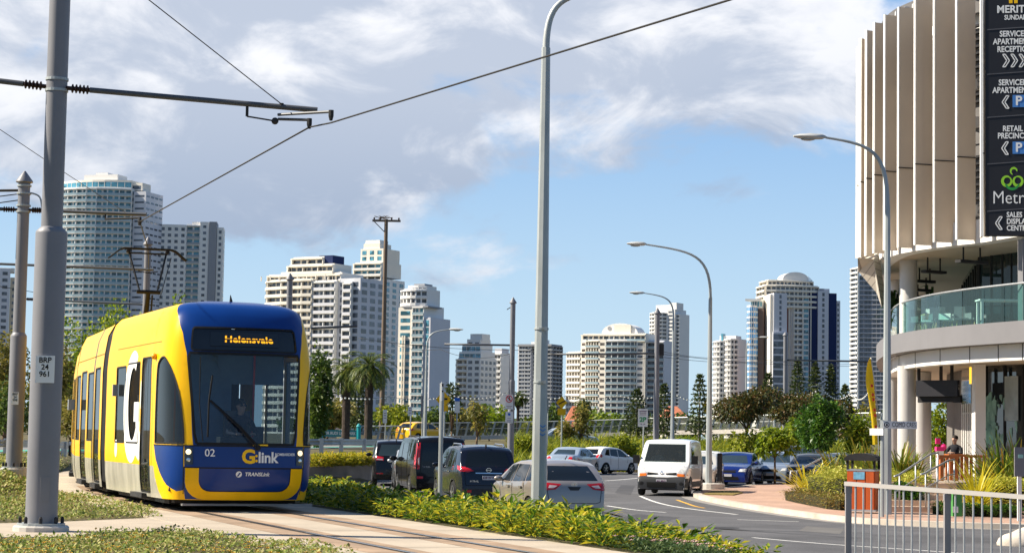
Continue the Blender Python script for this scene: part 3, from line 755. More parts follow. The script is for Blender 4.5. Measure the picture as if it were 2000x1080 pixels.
# pantograph on the second module
PX = .7
def pq(x, y, z): return T2(Vector((x + PX, y * .87, z)))
WZ = 5.43
b = TB()
for x in (3.0, 4.1): b.tube([pq(x, -.5, 3.62), pq(x, .5, 3.62)], .035, 8)
for y in (-.45, .45): b.tube([pq(3.0, y, 3.62), pq(4.1, y, 3.62)], .03, 8)
for x in (3.0, 4.1):
 for y in (-.45, .45): b.tube([pq(x, y, 3.42), pq(x, y, 3.62)], .05, 8)
pg = b.build('pantograph', m_blk)
b = TB().tube([pq(3.9, 0, 3.62), pq(3.3, 0, 4.42)], [.07, .05], 10); b.tube([pq(3.7, .12, 3.6), pq(3.3, .1, 4.35)], .02, 6); b.build('lower_arm', m_blk, pg)
b = TB()
for sg in (-1, 1): b.tube([pq(3.3, sg * .22, 4.42), pq(3.65, sg * .47, WZ - .13)], .022, 8)
b.tube([pq(3.3, -.3, 4.42), pq(3.3, .3, 4.42)], .045, 8); b.tube([pq(3.3, .3, 4.3), pq(3.62, .6, WZ - .2)], .01, 6); b.tube([pq(3.5, -.25, 4.9), pq(3.5, 0, 4.86), pq(3.5, .25, 4.9)], .012, 6)
b.build('upper_arm', m_blk, pg)
b = TB()
for dx_ in (-.09, .09):
 b.tube([pq(3.65 + dx_, y, WZ - .02 - (.26 * sm((abs(y) - .6) / .5))) for y in [i / 10 for i in range(-10, 11)]], .02, 6)
b.tube([pq(3.65, -.5, WZ - .12), pq(3.65, .5, WZ - .12)], .02, 6)
for sg in (-1, 1): b.tube([pq(3.55, sg * .5, WZ - .08), pq(3.75, sg * .5, WZ - .08)], .045, 8)
b.build('contact_bow', m_blk, pg)
# ------------------------------------------------------------------ vehicles
m_cglass = mat('car_tinted_glass', (.008, .011, .014), .03, vary=0, spec=.5)
m_cglass2 = mat('car_clear_glass', (.025, .04, .048), .03, vary=0, spec=.6)
m_tail = mat('tail_lamp_red', (.55, .012, .02), .12, vary=.1, vscale=8, coat=.8)
m_tailw = mat('tail_lamp_clear', (.6, .5, .5), .12, vary=.1, coat=.8)
m_head = mat('head_lamp_clear', (.55, .56, .56), .1, vary=.25, vscale=9, coat=1)
m_ambr = mat('indicator_orange', (.75, .18, .02), .2, vary=.05, coat=.6)
m_plate = mat('plate_white', (.62, .60, .62), .5, vary=.05); m_plink = mat('plate_ink', (.12, .03, .10), .6)
m_tyre = mat('tyre', (.018, .018, .019), .85, vary=.2); m_rim = mat('alloy_rim', (.52, .52, .52), .3, metal=.8, vary=.1)
m_plastic = mat('grey_bumper_plastic', (.04, .042, .046), .6, vary=.1); m_badge = mat('chrome_badge', (.75, .76, .78), .12, metal=1, vary=0)
m_under = mat('car_underside', (.01, .01, .01), .9, vary=0)
def paint(name, c, metal=0.0, rough=.25): return mat(name, c, rough, metal=metal, vary=.03, vscale=1.0, coat=.5 if max(c) < .1 else 1.0)
def make_wheel(parent, x, y, r, w, side, spokes=5):
 wh = MB().lathe((x, y, r), [(r * .62, -w / 2 * .9), (r * .93, -w / 2), (r, -w * .32), (r, w * .32), (r * .93, w / 2), (r * .62, w / 2 * .9)], 22, Vector((0, 1, 0))).build('wheel', m_tyre, parent, smooth=True, ang=40)
 b = MB(); ys = y + side * w * .42
 b.lathe((x, y, r), [(r * .64, -w * .35), (r * .66, w * .44), (r * .60, w * .46), (r * .56, w * .2), (0.02, w * .18)] if side > 0 else [(0.02, -w * .18), (r * .56, -w * .2), (r * .60, -w * .46), (r * .66, -w * .44), (r * .64, w * .35)], 22, Vector((0, 1, 0)))
 for k in range(spokes):
  a = 2 * math.pi * k / spokes + .3; c = Vector((x, ys, r)); b.beam(c + Vector((math.cos(a), 0, math.sin(a))) * r * .08, c + Vector((math.cos(a), 0, math.sin(a))) * r * .6, .04, r * .16, up=Vector((0, 1, 0)))
 b.lathe((x, ys - .02, r), [(r * .14, -.02), (r * .14, .035)], 10, Vector((0, 1, 0)))
 b.build('rim', m_rim, wh, smooth=True, ang=30)
 return wh
class Car:
 def __init__(s, name, label, cat, L, W, prof, belt, pnt, loc, heading, wheels=None, wr=.32, zs=.22, tumble=.17, round_=.16, sect=None, crown=.05, group=None, boxy=4.0):
  s.L, s.W = L, W; fx, fz = math.sin(R(heading)), math.cos(R(heading))
  # local x = forward; heading measured to the left of world +Y
  s.o = empty(name, loc, label, cat, group, rz=math.pi / 2 + R(heading))
  wheels = wheels or (.19 * L, .80 * L); s.wheels = wheels
  xs = sorted(set([round(p[0], 3) for p in prof] + [round(w + d * .07, 3) for w in wheels for d in range(-7, 8)] + [round(L * k / 14, 3) for k in range(15)]))
  # keep the profile's own vertical steps
  stations = [(p[0], p[1]) for p in prof]
  for x in xs:
   if all(abs(x - q[0]) > .03 for q in stations): stations.append((x, interp(prof, x)))
  stations.sort(key=lambda q: q[0])
  H_ = max(p[1] for p in prof); s.H = H_
  def half(x):
   t = abs(x - L / 2) / (L / 2); return W / 2 * (1 - round_ * t ** boxy)
  def hw(x, z):
   bz = interp(belt, x); w = half(x)
   if z <= bz: return w * (1 - .05 * ((bz - z) / bz) ** 2 - .012 * abs(math.sin((z / bz) * 7)))
   return w * (1 - .02) * (1 - tumble * ((z - bz) / (H_ - bz)) ** 1.15)
  s.hw = hw; b = MB(); NS, NF, NT = 9, 3, 5; ringn = None
  for x, zt in stations:
   zb = zs
   for wx in wheels:
    ra = wr * 1.16
    if abs(x - wx) < ra: zb = max(zb, wr * .95 + math.sqrt(ra * ra - (x - wx) ** 2))
   zb = min(zb, zt - .05); r = min(.075, (zt - zb) * .4); half_ring = []
   for k in range(NS):
    z = lerp(zb, zt - r, k / (NS - 1)); half_ring.append((hw(x, z), z))
   w1 = hw(x, zt - r); wt = w1 - r * .9
   for k in range(1, NF + 1):
    a = k / NF * math.pi / 2; half_ring.append((wt + (w1 - wt) * math.cos(a), zt - r + r * math.sin(a)))
   for k in range(1, NT + 1):
    y = wt * (1 - k / NT); half_ring.append((y, zt + crown * (1 - (y / wt) ** 2)))
   ring = [(x, -y, z) for y, z in half_ring] + [(x, y, z) for y, z in reversed(half_ring[:-1])]
   ringn = len(ring); b.v += ring
  n = len(stations)
  for i in range(n - 1):
   for j in range(ringn - 1): b.f.append((i * ringn + j, (i + 1) * ringn + j, (i + 1) * ringn + j + 1, i * ringn + j + 1))
  b.f.append(tuple(range(ringn))); b.f.append(tuple((n - 1) * ringn + j for j in reversed(range(ringn))))
  s.bvh = BVHTree.FromPolygons([Vector(v) for v in b.v], b.f)
  s.body = b.build('body', pnt, s.o, smooth=True, ang=38)
  MB().box(.25, L - .25, -W / 2 + .2, W / 2 - .2, zs - .04, min(.62, H_ * .5)).build('underbody', m_under, s.o)
  for wx in wheels:
   for sd in (-1, 1): make_wheel(s.o, wx, sd * (W / 2 - .125), wr, .2, sd)
 def decal(s, name, m, poly, view, off=.008, step=.09, parent=None):
  poly = list(poly); area = sum(poly[i][0] * poly[(i + 1) % len(poly)][1] - poly[(i + 1) % len(poly)][0] * poly[i][1] for i in range(len(poly)))
  if area < 0: poly = poly[::-1]
  vv, ff = partition(poly, [], step)['shell']; vs = []
  for a, c in vv:
   o, d = {'rear': (Vector((-3, a, c)), Vector((1, 0, 0))), 'front': (Vector((s.L + 3, a, c)), Vector((-1, 0, 0))), 'left': (Vector((a, 3, c)), Vector((0, -1, 0))), 'right': (Vector((a, -3, c)), Vector((0, 1, 0))), 'top': (Vector((a, c, 5)), Vector((0, 0, -1)))}[view]
   h, nn, i_, _ = s.bvh.ray_cast(o, d)
   if h is None:
    h, nn, i_, _ = s.bvh.find_nearest(Vector((a if view in ('left', 'right', 'top') else (0 if view == 'rear' else s.L), (a if view in ('rear', 'front') else (c if view == 'top' else (s.W / 2 if view == 'left' else -s.W / 2))), c if view != 'top' else s.H)))
   vs.append(h - d * off)
  if view in ('rear', 'left'): ff = [tuple(reversed(f)) for f in ff]
  b = MB().add(vs, ff); return b.build(name, m, parent or s.o, smooth=True, ang=60)
 def hole(s, poly, x0, x1):               # cut a convex opening (seen from the front) through the body
  bm = bmesh.new(); bm.from_mesh(s.body.data); n = len(poly)
  for i in range(n):
   a, c = Vector((0, *poly[i])), Vector((0, *poly[(i + 1) % n])); e = c - a; nn = Vector((0, e.z, -e.y)).normalized()
   bmesh.ops.bisect_plane(bm, geom=bm.verts[:] + bm.edges[:] + bm.faces[:], plane_co=a, plane_no=nn)
  dead = [f for f in bm.faces if x0 < f.calc_center_median().x < x1 and f.normal.x > .1 and inpoly(f.calc_center_median().y, f.calc_center_median().z, poly)]
  bmesh.ops.delete(bm, geom=dead, context='FACES'); bm.normal_update(); bm.to_mesh(s.body.data); bm.free(); s.body.data.shade_smooth(); s.body.data.set_sharp_from_angle(angle=R(38))
 def both(s, name, m, poly, view, **k):
  if view in ('rear', 'front'): return s.decal(name, m, poly, view, **k), s.decal(name, m, [(-a, c) for a, c in poly], view, **k)
  s.decal(name, m, poly, 'left', **k); s.decal(name, m, poly, 'right', **k)
 def surf(s, a, c, view, off=.01):
  o, d = {'rear': (Vector((-3, a, c)), Vector((1, 0, 0))), 'front': (Vector((s.L + 3, a, c)), Vector((-1, 0, 0))), 'left': (Vector((a, 3, c)), Vector((0, -1, 0))), 'right': (Vector((a, -3, c)), Vector((0, 1, 0)))}[view]
  h = s.bvh.ray_cast(o, d)[0]; return (h if h is not None else o + d * 3) - d * off
 def mirrors(s, x, z, m, size=1.0):
  for sd in (-1, 1):
   y = s.hw(x, z) - .02; b = MB().sphere((x + .02, sd * (y + .13 * size), z + .04), .09 * size, 10, 6, (.7, 1.2, .75)); b.beam((x, sd * y, z), (x, sd * (y + .12), z + .02), .05, .05); b.build('wing_mirror', m, s.o, smooth=True)
 def handles(s, xs, z, m):
  for x in xs:
   for vw, sd in (('left', 1), ('right', -1)):
    q = s.surf(x, z, vw); MB().box(x - .09, x + .09, min(q.y, q.y + sd * .03), max(q.y, q.y + sd * .03), z - .015, z + .018).build('door_handle', m, s.o)
 def plate(s, view, z, txt, y=0.0, w=.37, off=.02):
  h = .11; poly = [(y - w / 2, z - h / 2), (y + w / 2, z - h / 2), (y + w / 2, z + h / 2), (y - w / 2, z + h / 2)]
  q = s.surf(y, z, view); x = q.x; sg = -1 if view == 'rear' else 1
  p = MB().box(min(x, x + sg * .012), max(x, x + sg * .012), y - w / 2, y + w / 2, z - h / 2, z + h / 2).build('number_plate', m_plate, s.o)
  if txt: text(p, txt, .085, m_plink, (x + sg * .012, y, z), (0, sg, 0), (0, 0, 1), bold=.02, off=.003, world=False, name='lettering')
 def badge(s, view, y, z, r):
  q = s.surf(y, z, view, .012); n = Vector((-1, 0, 0)) if view == 'rear' else Vector((1, 0, 0)); b = MB(); k = 18
  for i in range(k):
   a0, a1 = 2 * math.pi * i / k, 2 * math.pi * (i + 1) / k
   b.beam(q + Vector((0, math.cos(a0) * r, math.sin(a0) * r * .8)), q + Vector((0, math.cos(a1) * r, math.sin(a1) * r * .8)), .014, .018, up=n)
  return b, q
 def lines(s, m, segs, w=.012):
  for view, pts in segs:
   b = MB()
   for a, c in zip(pts, pts[1:]):
    k = max(1, int((Vector(a) - Vector(c)).length / .12)); P = [s.surf(lerp(a[0], c[0], i / k), lerp(a[1], c[1], i / k), view, .002) for i in range(k + 1)]
    for e, f in zip(P, P[1:]): b.beam(e, f, w, .008, up=Vector((0, 1, 0)) if view in ('left', 'right') else Vector((1, 0, 0)))
   b.build('panel_gap', m, s.o)
def onroad(X, D, z=ROAD_Z + .004):
 q = at(X, 900, D); return (q.x, q.y, z)
# ---- bronze hatchback, nearest
P_h = [(0, .45), (.02, .62), (.05, .86), (.12, .97), (.20, 1.02), (.40, 1.20), (.64, 1.36), (.90, 1.43), (1.5, 1.46), (2.1, 1.44), (2.55, 1.36), (3.35, .98), (3.5, .95), (4.0, .86), (4.2, .72), (4.27, .5)]
m_bronze = paint('bronze_car_paint', (.36, .32, .29), .45, .28)
def hatch_windows(c, glass=m_cglass):
 c.both('side_window', glass, [(.62, 1.02), (1.05, 1.0), (1.10, 1.36), (.85, 1.34)], 'left')
 c.both('side_window', glass, [(1.12, 1.0), (2.0, .97), (1.98, 1.37), (1.16, 1.37)], 'left')
 c.both('side_window', glass, [(2.06, .97), (3.02, .98), (2.58, 1.28), (2.40, 1.35), (2.04, 1.37)], 'left')
c = Car('hatchback', 'bronze hatchback with a pale roof stopped beside the tall street lamp, rear towards us', 'car', 4.27, 1.76, P_h, [(0, .97), (4.3, .90)], m_bronze, onroad(1124, 44.8), 16.5, wheels=(.83, 3.43), wr=.32, tumble=.24, round_=.20)
hatch_windows(c)
c.decal('rear_window', m_cglass, [(-.60, 1.035), (.60, 1.035), (.56, 1.14), (.48, 1.355), (-.48, 1.355), (-.56, 1.14)], 'rear')
c.both('tail_light', m_tail, [(.30, .96), (.44, .84), (.80, .80), (.86, .98), (.60, .985)], 'rear', step=.06)
c.both('tail_light_lens', m_tailw, [(.40, .92), (.50, .865), (.62, .87), (.58, .935)], 'rear', off=.016, step=.05)
c.both('tail_light', m_tail, [(.05, .80), (.36, .83), (.40, .98), (.12, .975)], 'left', step=.06)
c.decal('bumper_insert', m_plastic, [(-.62, .25), (.62, .25), (.56, .44), (-.56, .44)], 'rear', off=.012); c.plate('rear', .40, '741 VKP')
c.decal('handle_recess', m_plastic, [(-.16, .90), (.16, .90), (.10, .82), (-.10, .82)], 'rear', off=.006, step=.05)
b, q = c.badge('rear', 0, .945, .062); b.build('badge', m_badge, c.o); b, q = c.badge('rear', 0, .945, .03); b.build('badge', m_badge, c.o)
c.lines(m_blk, [('rear', [(-.66, .96), (-.60, .56), (-.5, .53), (.5, .53), (.60, .56), (.66, .96)]), ('rear', [(-.82, .79), (-.66, .76)]), ('left', [(1.14, .95), (1.16, .45), (1.3, .28)]), ('left', [(2.03, .93), (2.05, .28)]), ('left', [(3.05, .92), (3.0, .6)])])
MB().tube([(.75, 0, 1.50), (.62, 0, 1.58)], .012, 6).build('aerial', m_blk, c.o); c.mirrors(2.85, .97, m_bronze); c.handles((1.32, 2.3), .86, m_bronze)
# ---- dark crossover with roof lit blue
P_s = [(0, .48), (.02, .66), (.06, .9), (.10, 1.05), (.18, 1.12), (.34, 1.38), (.46, 1.58), (.62, 1.65), (1.5, 1.70), (2.3, 1.68), (2.75, 1.58), (3.45, 1.14), (3.6, 1.11), (4.3, .98), (4.55, .80), (4.64, .52)]
m_navyc = paint('dark_blue_car_paint', (.012, .016, .030), .3, .2)
c = Car('crossover', 'black crossover between the bronze hatchback and the tall van, round badge on its tailgate', 'car', 4.64, 1.82, P_s, [(0, 1.08), (4.7, 1.02)], m_navyc, onroad(956, 56.0), 12, wheels=(.92, 3.63), wr=.36, zs=.28)
c.both('side_window', m_cglass, [(.72, 1.18), (1.15, 1.12), (1.2, 1.55), (.85, 1.52)], 'left'); c.both('side_window', m_cglass, [(1.24, 1.12), (2.15, 1.1), (2.12, 1.58), (1.26, 1.57)], 'left'); c.both('side_window', m_cglass, [(2.22, 1.1), (3.2, 1.12), (2.78, 1.45), (2.5, 1.56), (2.19, 1.58)], 'left')
c.decal('rear_window', m_cglass, [(-.66, 1.14), (.66, 1.14), (.60, 1.35), (.54, 1.56), (-.54, 1.56), (-.60, 1.35)], 'rear')
c.both('tail_light', m_tail, [(.42, 1.02), (.58, 1.10), (.86, 1.16), (.885, 1.03), (.60, .98)], 'rear', step=.06); c.both('tail_light', m_tail, [(.06, 1.0), (.42, 1.06), (.48, 1.17), (.14, 1.13)], 'left', step=.06)
c.decal('chrome_strip', m_badge, [(-.38, .945), (.38, .945), (.38, .975), (-.38, .975)], 'rear', off=.014); c.plate('rear', .83, '628 WTX'); c.both('reflector', m_tail, [(.5, .42), (.82, .42), (.82, .49), (.5, .49)], 'rear')
c.decal('bumper_insert', m_plastic, [(-.8, .30), (.8, .30), (.76, .52), (-.76, .52)], 'rear', off=.006)
b, q = c.badge('rear', 0, 1.045, .07); b.beam(q + Vector((0, -.085, 0)), q + Vector((0, .085, 0)), .016, .022, up=Vector((1, 0, 0))); b.build('badge', m_badge, c.o)
text(c.o, 'X-TRAIL', .07, m_badge, c.surf(.42, .73, 'rear', .012), (0, -1, 0), (0, 0, 1), world=False, bold=.02)
MB().sphere((.55, 0, 1.72), .05, 8, 5, (1.6, .5, 1.2)).build('aerial', m_blk, c.o); c.mirrors(3.05, 1.1, m_navyc); c.handles((1.35, 2.45), .98, m_badge)
c.both('wheel_arch_trim', m_plastic, [(.92 + .44 * math.cos(R(a)), .34 + .44 * math.sin(R(a))) for a in range(5, 176, 10)] + [(.92 + .40 * math.cos(R(a)), .34 + .40 * math.sin(R(a))) for a in range(175, 4, -10)], 'left', off=.01, step=.1)
for sd in (-1, 1): MB().tube([(.9, sd * .60, 1.69), (1.1, sd * .61, 1.76), (2.2, sd * .61, 1.77), (2.45, sd * .6, 1.69)], .02, 6).build('roof_rail', m_chrome, c.o)
c.lines(m_under, [('rear', [(-.70, 1.10), (-.66, .62), (.66, .62), (.70, 1.10)])])
# ---- black people-mover van
P_v = [(0, .5), (.02, .75), (.04, 1.1), (.08, 1.5), (.16, 1.80), (.26, 1.88), (1.5, 1.92), (3.2, 1.90), (3.6, 1.82), (4.25, 1.24), (4.4, 1.16), (4.7, 1.0), (4.9, .75), (4.99, .5)]
m_blackp = paint('black_car_paint', (.008, .008, .010), .2, .2)
c = Car('people_mover', 'tall black people mover van with long vertical tail lights in the waiting queue', 'van', 4.99, 1.9, P_v, [(0, 1.12), (5, 1.08)], m_blackp, onroad(863, 66.0), 11, wheels=(1.05, 4.05), wr=.33, tumble=.13, round_=.10, boxy=6, zs=.26)
c.both('side_window', m_cglass, [(.36, 1.18), (1.55, 1.16), (1.55, 1.72), (.42, 1.72)], 'left'); c.both('side_window', m_cglass, [(1.68, 1.16), (2.9, 1.14), (2.9, 1.72), (1.68, 1.72)], 'left'); c.both('side_window', m_cglass, [(3.02, 1.12), (4.0, 1.12), (3.6, 1.6), (3.4, 1.7), (3.02, 1.72)], 'left')
c.decal('rear_window', m_cglass, [(-.66, 1.14), (.66, 1.14), (.63, 1.74), (-.63, 1.74)], 'rear')
for sg in (1, -1):
 t0 = c.decal('tail_light', m_tail, [(sg * .73, .88), (sg * .90, .88), (sg * .88, 1.30), (sg * .80, 1.74), (sg * .69, 1.74), (sg * .72, 1.3)], 'rear', step=.07)
 c.decal('lens', m_tailw, [(sg * .745, 1.0), (sg * .88, 1.0), (sg * .87, 1.26), (sg * .74, 1.26)], 'rear', off=.016, parent=t0)
c.both('tail_light', m_tail, [(.02, .9), (.12, .9), (.22, 1.7), (.10, 1.7)], 'left', off=.006, step=.07); c.both('reflector', m_tail, [(.62, .56), (.82, .56), (.82, .64), (.62, .64)], 'rear')
c.decal('chrome_strip', m_badge, [(-.25, 1.0), (.25, 1.0), (.25, 1.04), (-.25, 1.04)], 'rear', off=.014); c.plate('rear', .84, ''); c.mirrors(3.95, 1.14, m_blackp, 1.35)
text(c.o, 'VIANO', .075, m_badge, c.surf(.52, .95, 'rear', .012), (0, -1, 0), (0, 0, 1), world=False, bold=.02)
for sd in (-1, 1): MB().tube([(.35, sd * .68, 1.87), (.5, sd * .69, 1.95), (2.9, sd * .69, 1.96), (3.1, sd * .68, 1.88)], .022, 6).build('roof_rail', m_blk, c.o)
c.lines(m_under, [('rear', [(-.70, 1.7), (-.71, .60), (.71, .60), (.70, 1.7)]), ('left', [(1.6, 1.7), (1.6, .3)]), ('left', [(2.96, 1.7), (2.96, .3)])])
# ---- silver car half hidden beyond the van
P_d = [(0, .48), (.04, .75), (.1, .95), (.2, 1.02), (.75, 1.06), (1.25, 1.36), (1.6, 1.44), (2.4, 1.43), (2.75, 1.34), (3.45, .98), (3.6, .95), (4.3, .84), (4.5, .68), (4.58, .5)]
m_silver = paint('silver_car_paint', (.50, .52, .54), .5, .3)
def sedan_windows(c, glass=m_cglass):
 c.both('side_window', glass, [(1.02, 1.05), (1.4, 1.0), (1.42, 1.33), (1.30, 1.30)], 'left'); c.both('side_window', glass, [(1.45, 1.0), (2.2, .98), (2.18, 1.35), (1.5, 1.35)], 'left'); c.both('side_window', glass, [(2.27, .98), (3.15, .98), (2.72, 1.26), (2.5, 1.33), (2.25, 1.35)], 'left')
 c.decal('rear_window', glass, [(-.62, 1.09), (.62, 1.09), (.5, 1.34), (-.5, 1.34)], 'rear'); c.decal('windscreen', glass, [(-.68, 1.02), (.68, 1.02), (.52, 1.34), (-.52, 1.34)], 'front')
c = Car('sedan', 'silver car almost hidden left of the tall black van, red tail light showing', 'car', 4.58, 1.78, P_d, [(0, .98), (4.6, .90)], m_silver, onroad(819, 72.0), 5, wheels=(.95, 3.65))
sedan_windows(c); c.both('tail_light', m_tail, [(.46, .78), (.86, .78), (.88, .98), (.56, .98)], 'rear', step=.06); c.both('tail_light', m_tail, [(.05, .78), (.32, .8), (.3, .97), (.1, .97)], 'left', step=.06); c.plate('rear', .62, ''); c.mirrors(3.0, .98, m_silver)
# ---- black SUV at the head of the queue
c = Car('suv', 'black SUV heading the queue in front of the low curved planter wall', 'car', 4.68, 1.88, [(x, z * 1.03) for x, z in P_s[:-1]] + [(4.68, .52)], [(0, 1.1), (4.7, 1.05)], m_blackp, onroad(774, 77.5), 4.5, wheels=(.95, 3.68), wr=.36, zs=.28)
c.both('side_window', m_cglass, [(.8, 1.2), (1.2, 1.16), (1.22, 1.6), (.95, 1.57)], 'left'); c.both('side_window', m_cglass, [(1.28, 1.16), (2.2, 1.14), (2.16, 1.63), (1.3, 1.62)], 'left'); c.both('side_window', m_cglass, [(2.28, 1.14), (3.2, 1.16), (2.8, 1.48), (2.5, 1.6), (2.25, 1.63)], 'left')
c.decal('rear_window', m_cglass2, [(-.70, 1.17), (.70, 1.17), (.58, 1.60), (-.58, 1.60)], 'rear')
for sg in (1, -1):
 t0 = c.decal('tail_light', m_tail, [(sg * .48, .98), (sg * .90, 1.0), (sg * .91, 1.16), (sg * .50, 1.12)], 'rear', step=.07); c.decal('lens', m_tailw, [(sg * .52, 1.0), (sg * .76, 1.01), (sg * .76, 1.05), (sg * .52, 1.05)], 'rear', off=.016, parent=t0)
c.plate('rear', .78, ''); c.mirrors(3.1, 1.14, m_blackp, 1.15); c.both('reflector', m_tail, [(.5, .46), (.82, .46), (.82, .51), (.5, .51)], 'rear')
MB().sphere((.55, 0, 1.78), .05, 8, 5, (1.6, .5, 1.2)).build('aerial', m_blk, c.o)
# ---- white delivery van coming towards us
P_w = [(0, .5), (.03, 1.2), (.10, 1.88), (.25, 1.95), (2.0, 1.98), (3.1, 1.95), (3.35, 1.88), (3.95, 1.22), (4.05, 1.15), (4.45, .98), (4.62, .86), (4.70, .66), (4.76, .55), (4.78, .40)]
m_whitep = paint('white_car_paint', (.80, .80, .79), 0, .3)
def fromfront(X, D, L, heading): # car pointing at us: origin is its rear, so step back by its length
 q = at(X, 900, D); h = R(heading); f = Vector((-math.sin(h), math.cos(h))); return (q.x - f.x * L, q.y - f.y * L, ROAD_Z + .004)
c = Car('delivery_van', 'white delivery van driving towards us past the kerb corner with grey bumper', 'van', 4.78, 1.9, P_w, [(0, 1.12), (4.8, 1.06)], m_whitep, fromfront(1292, 70.5, 4.78, 167), 167, wheels=(.95, 3.95), wr=.33, tumble=.14, round_=.12, boxy=5, zs=.24, crown=.04)
c.decal('windscreen', glassmat('van_windscreen', (.42, .50, .50), .18, .02, 1.5), [(-.75, 1.19), (.75, 1.19), (.67, 1.83), (-.67, 1.83)], 'front'); c.hole([(-.73, 1.21), (.73, 1.21), (.65, 1.81), (-.65, 1.81)], 3.0, 4.4)
MB().box(2.5, 2.56, -.8, .8, .6, 1.86).build('bulkhead', m_under, c.o); MB().box(3.5, 4.05, -.78, .78, .62, 1.12).build('dashboard', m_under, c.o)  # near-black bulkhead added to keep the white cabin dark
for yy in (-.42, .42): MB().box(2.75, 3.25, yy - .24, yy + .24, .62, .8).box(2.72, 2.86, yy - .22, yy + .22, .8, 1.5).build('seat', m_plastic, c.o)
c.both('side_window', m_cglass, [(2.75, 1.16), (3.7, 1.16), (3.35, 1.68), (2.75, 1.74)], 'left'); c.both('side_panel', m_plastic, [(.3, .3), (4.4, .3), (4.4, .5), (.3, .5)], 'left', off=.012); c.both('bumper_corner', m_plastic, [(4.36, .3), (4.76, .3), (4.7, .64), (4.36, .62)], 'left', off=.012)
c.decal('bumper', m_plastic, [(-.945, .24), (.945, .24), (.935, .67), (.50, .68), (.2, .66), (-.2, .66), (-.50, .68), (-.935, .67)], 'front', off=.02)
c.decal('lower_grille', m_under, [(-.50, .30), (.50, .30), (.52, .48), (-.52, .48)], 'front', off=.03)
for sg in (1, -1):
 t0 = c.decal('headlight', m_head, [(sg * .55, .80), (sg * .87, .76), (sg * .84, 1.06), (sg * .68, 1.08)], 'front', off=.014, step=.07); c.decal('indicator', m_ambr, [(sg * .54, .70), (sg * .90, .68), (sg * .88, .775), (sg * .55, .795)], 'front', off=.016, parent=t0, step=.07)
 c.decal('grille', m_under, [(sg * .14, .76), (sg * .52, .74), (sg * .52, .83), (sg * .14, .80)], 'front', off=.012)
 q = c.surf(sg * .70, .40, 'front'); MB().lathe((q.x - .03, sg * .70, .42), [(.085, 0), (.085, .035), (.05, .04)], 14, Vector((1, 0, 0))).build('fog_lamp', m_blk, c.o)
 MB().box(3.78, 3.92, min(sg * .93, sg * 1.16), max(sg * .93, sg * 1.16), 1.12, 1.42).build('wing_mirror', m_blk, c.o)
q = c.surf(0, .80, 'front', .02); MB().add([q + Vector((0, a, b_)) for a, b_ in ((0, .10), (-.065, 0), (0, -.10), (.065, 0))] + [q + Vector((.012, a, b_)) for a, b_ in ((0, .045), (-.03, 0), (0, -.045), (.03, 0))], [(0, 1, 5, 4), (1, 2, 6, 5), (2, 3, 7, 6), (3, 0, 4, 7)]).build('badge', m_badge, c.o)
c.plate('front', .53, '461 MVX', off=.03); c.lines(m_plastic, [('front', [(-.8, 1.12), (.8, 1.12)]), ('front', [(-.30, 1.1), (-.34, .86)]), ('front', [(.30, 1.1), (.34, .86)])]); VAN = c
MB().tube([(3.99, .6, 1.24), (3.9, .1, 1.3), (3.93, -.2, 1.28)], .014, 6).build('wiper', m_blk, c.o)
# ---- parked row behind the van
m_pearl = paint('cream_car_paint', (.62, .60, .54), .1, .3)
def sedan_front(c, light=m_head):
 c.both('headlight', light, [(.46, .66), (.84, .66), (.86, .80), (.52, .78)], 'front', off=.014, step=.07); c.decal('grille', m_under, [(-.34, .62), (.34, .62), (.38, .74), (-.38, .74)], 'front', off=.012); c.decal('lower_grille', m_under, [(-.5, .30), (.5, .30), (.46, .44), (-.46, .44)], 'front', off=.012)
c = Car('sedan', 'cream white sedan parked behind the street lamp, its nose hidden by the delivery van', 'car', 4.5, 1.74, P_d, [(0, .98), (4.6, .90)], m_pearl, fromfront(1354, 79.5, 4.5, 168), 168, wheels=(.95, 3.6)); sedan_windows(c, m_cglass2); sedan_front(c); c.mirrors(3.0, .98, m_pearl); c.plate('front', .50, ''); c.handles((1.7, 2.5), .82, m_pearl)
c = Car('hatchback', 'pale hatchback beyond the cream sedan, only its roof and side glass in view', 'car', 4.1, 1.74, P_h, [(0, .97), (4.3, .90)], m_whitep, fromfront(1363, 90, 4.27, 166), 166, wheels=(.83, 3.43)); hatch_windows(c); c.decal('windscreen', m_cglass, [(-.66, 1.02), (.66, 1.02), (.52, 1.34), (-.52, 1.34)], 'front'); sedan_front(c)
P_u = [(0, .50), (.03, .82), (.08, 1.00), (.15, 1.03), (1.75, 1.03), (1.85, 1.06), (2.15, 1.36), (2.4, 1.45), (2.9, 1.44), (3.2, 1.36), (3.95, .98), (4.1, .95), (4.8, .82), (4.98, .66), (5.04, .48)]
m_utb = paint('royal_blue_car_paint', (.008, .022, .16), .15, .22)
c = Car('utility_car', 'deep blue two-door utility with tray parked nose out beside the dry verge', 'car', 5.04, 1.84, P_u, [(0, 1.0), (5.1, .90)], m_utb, fromfront(1421, 86.0, 5.04, 164), 164, wheels=(1.0, 4.1), wr=.33)
c.decal('windscreen', m_cglass2, [(-.70, 1.02), (.70, 1.02), (.54, 1.35), (-.54, 1.35)], 'front'); c.both('side_window', m_cglass, [(2.35, .99), (3.6, .98), (3.2, 1.26), (2.95, 1.34), (2.45, 1.34)], 'left'); sedan_front(c); c.mirrors(3.5, .98, m_utb); c.decal('tonneau_cover', m_blk, [(.15, -.72), (1.7, -.70), (1.7, .70), (.15, .72)], 'top', off=.02); c.handles((2.55,), .84, m_utb); c.plate('front', .50, '')
P_g = [(0, .48), (.04, .8), (.1, 1.0), (.3, 1.2), (.55, 1.42), (.75, 1.46), (1.6, 1.50), (2.45, 1.47), (2.8, 1.38), (3.5, 1.0), (3.65, .96), (4.3, .84), (4.55, .68), (4.62, .5)]
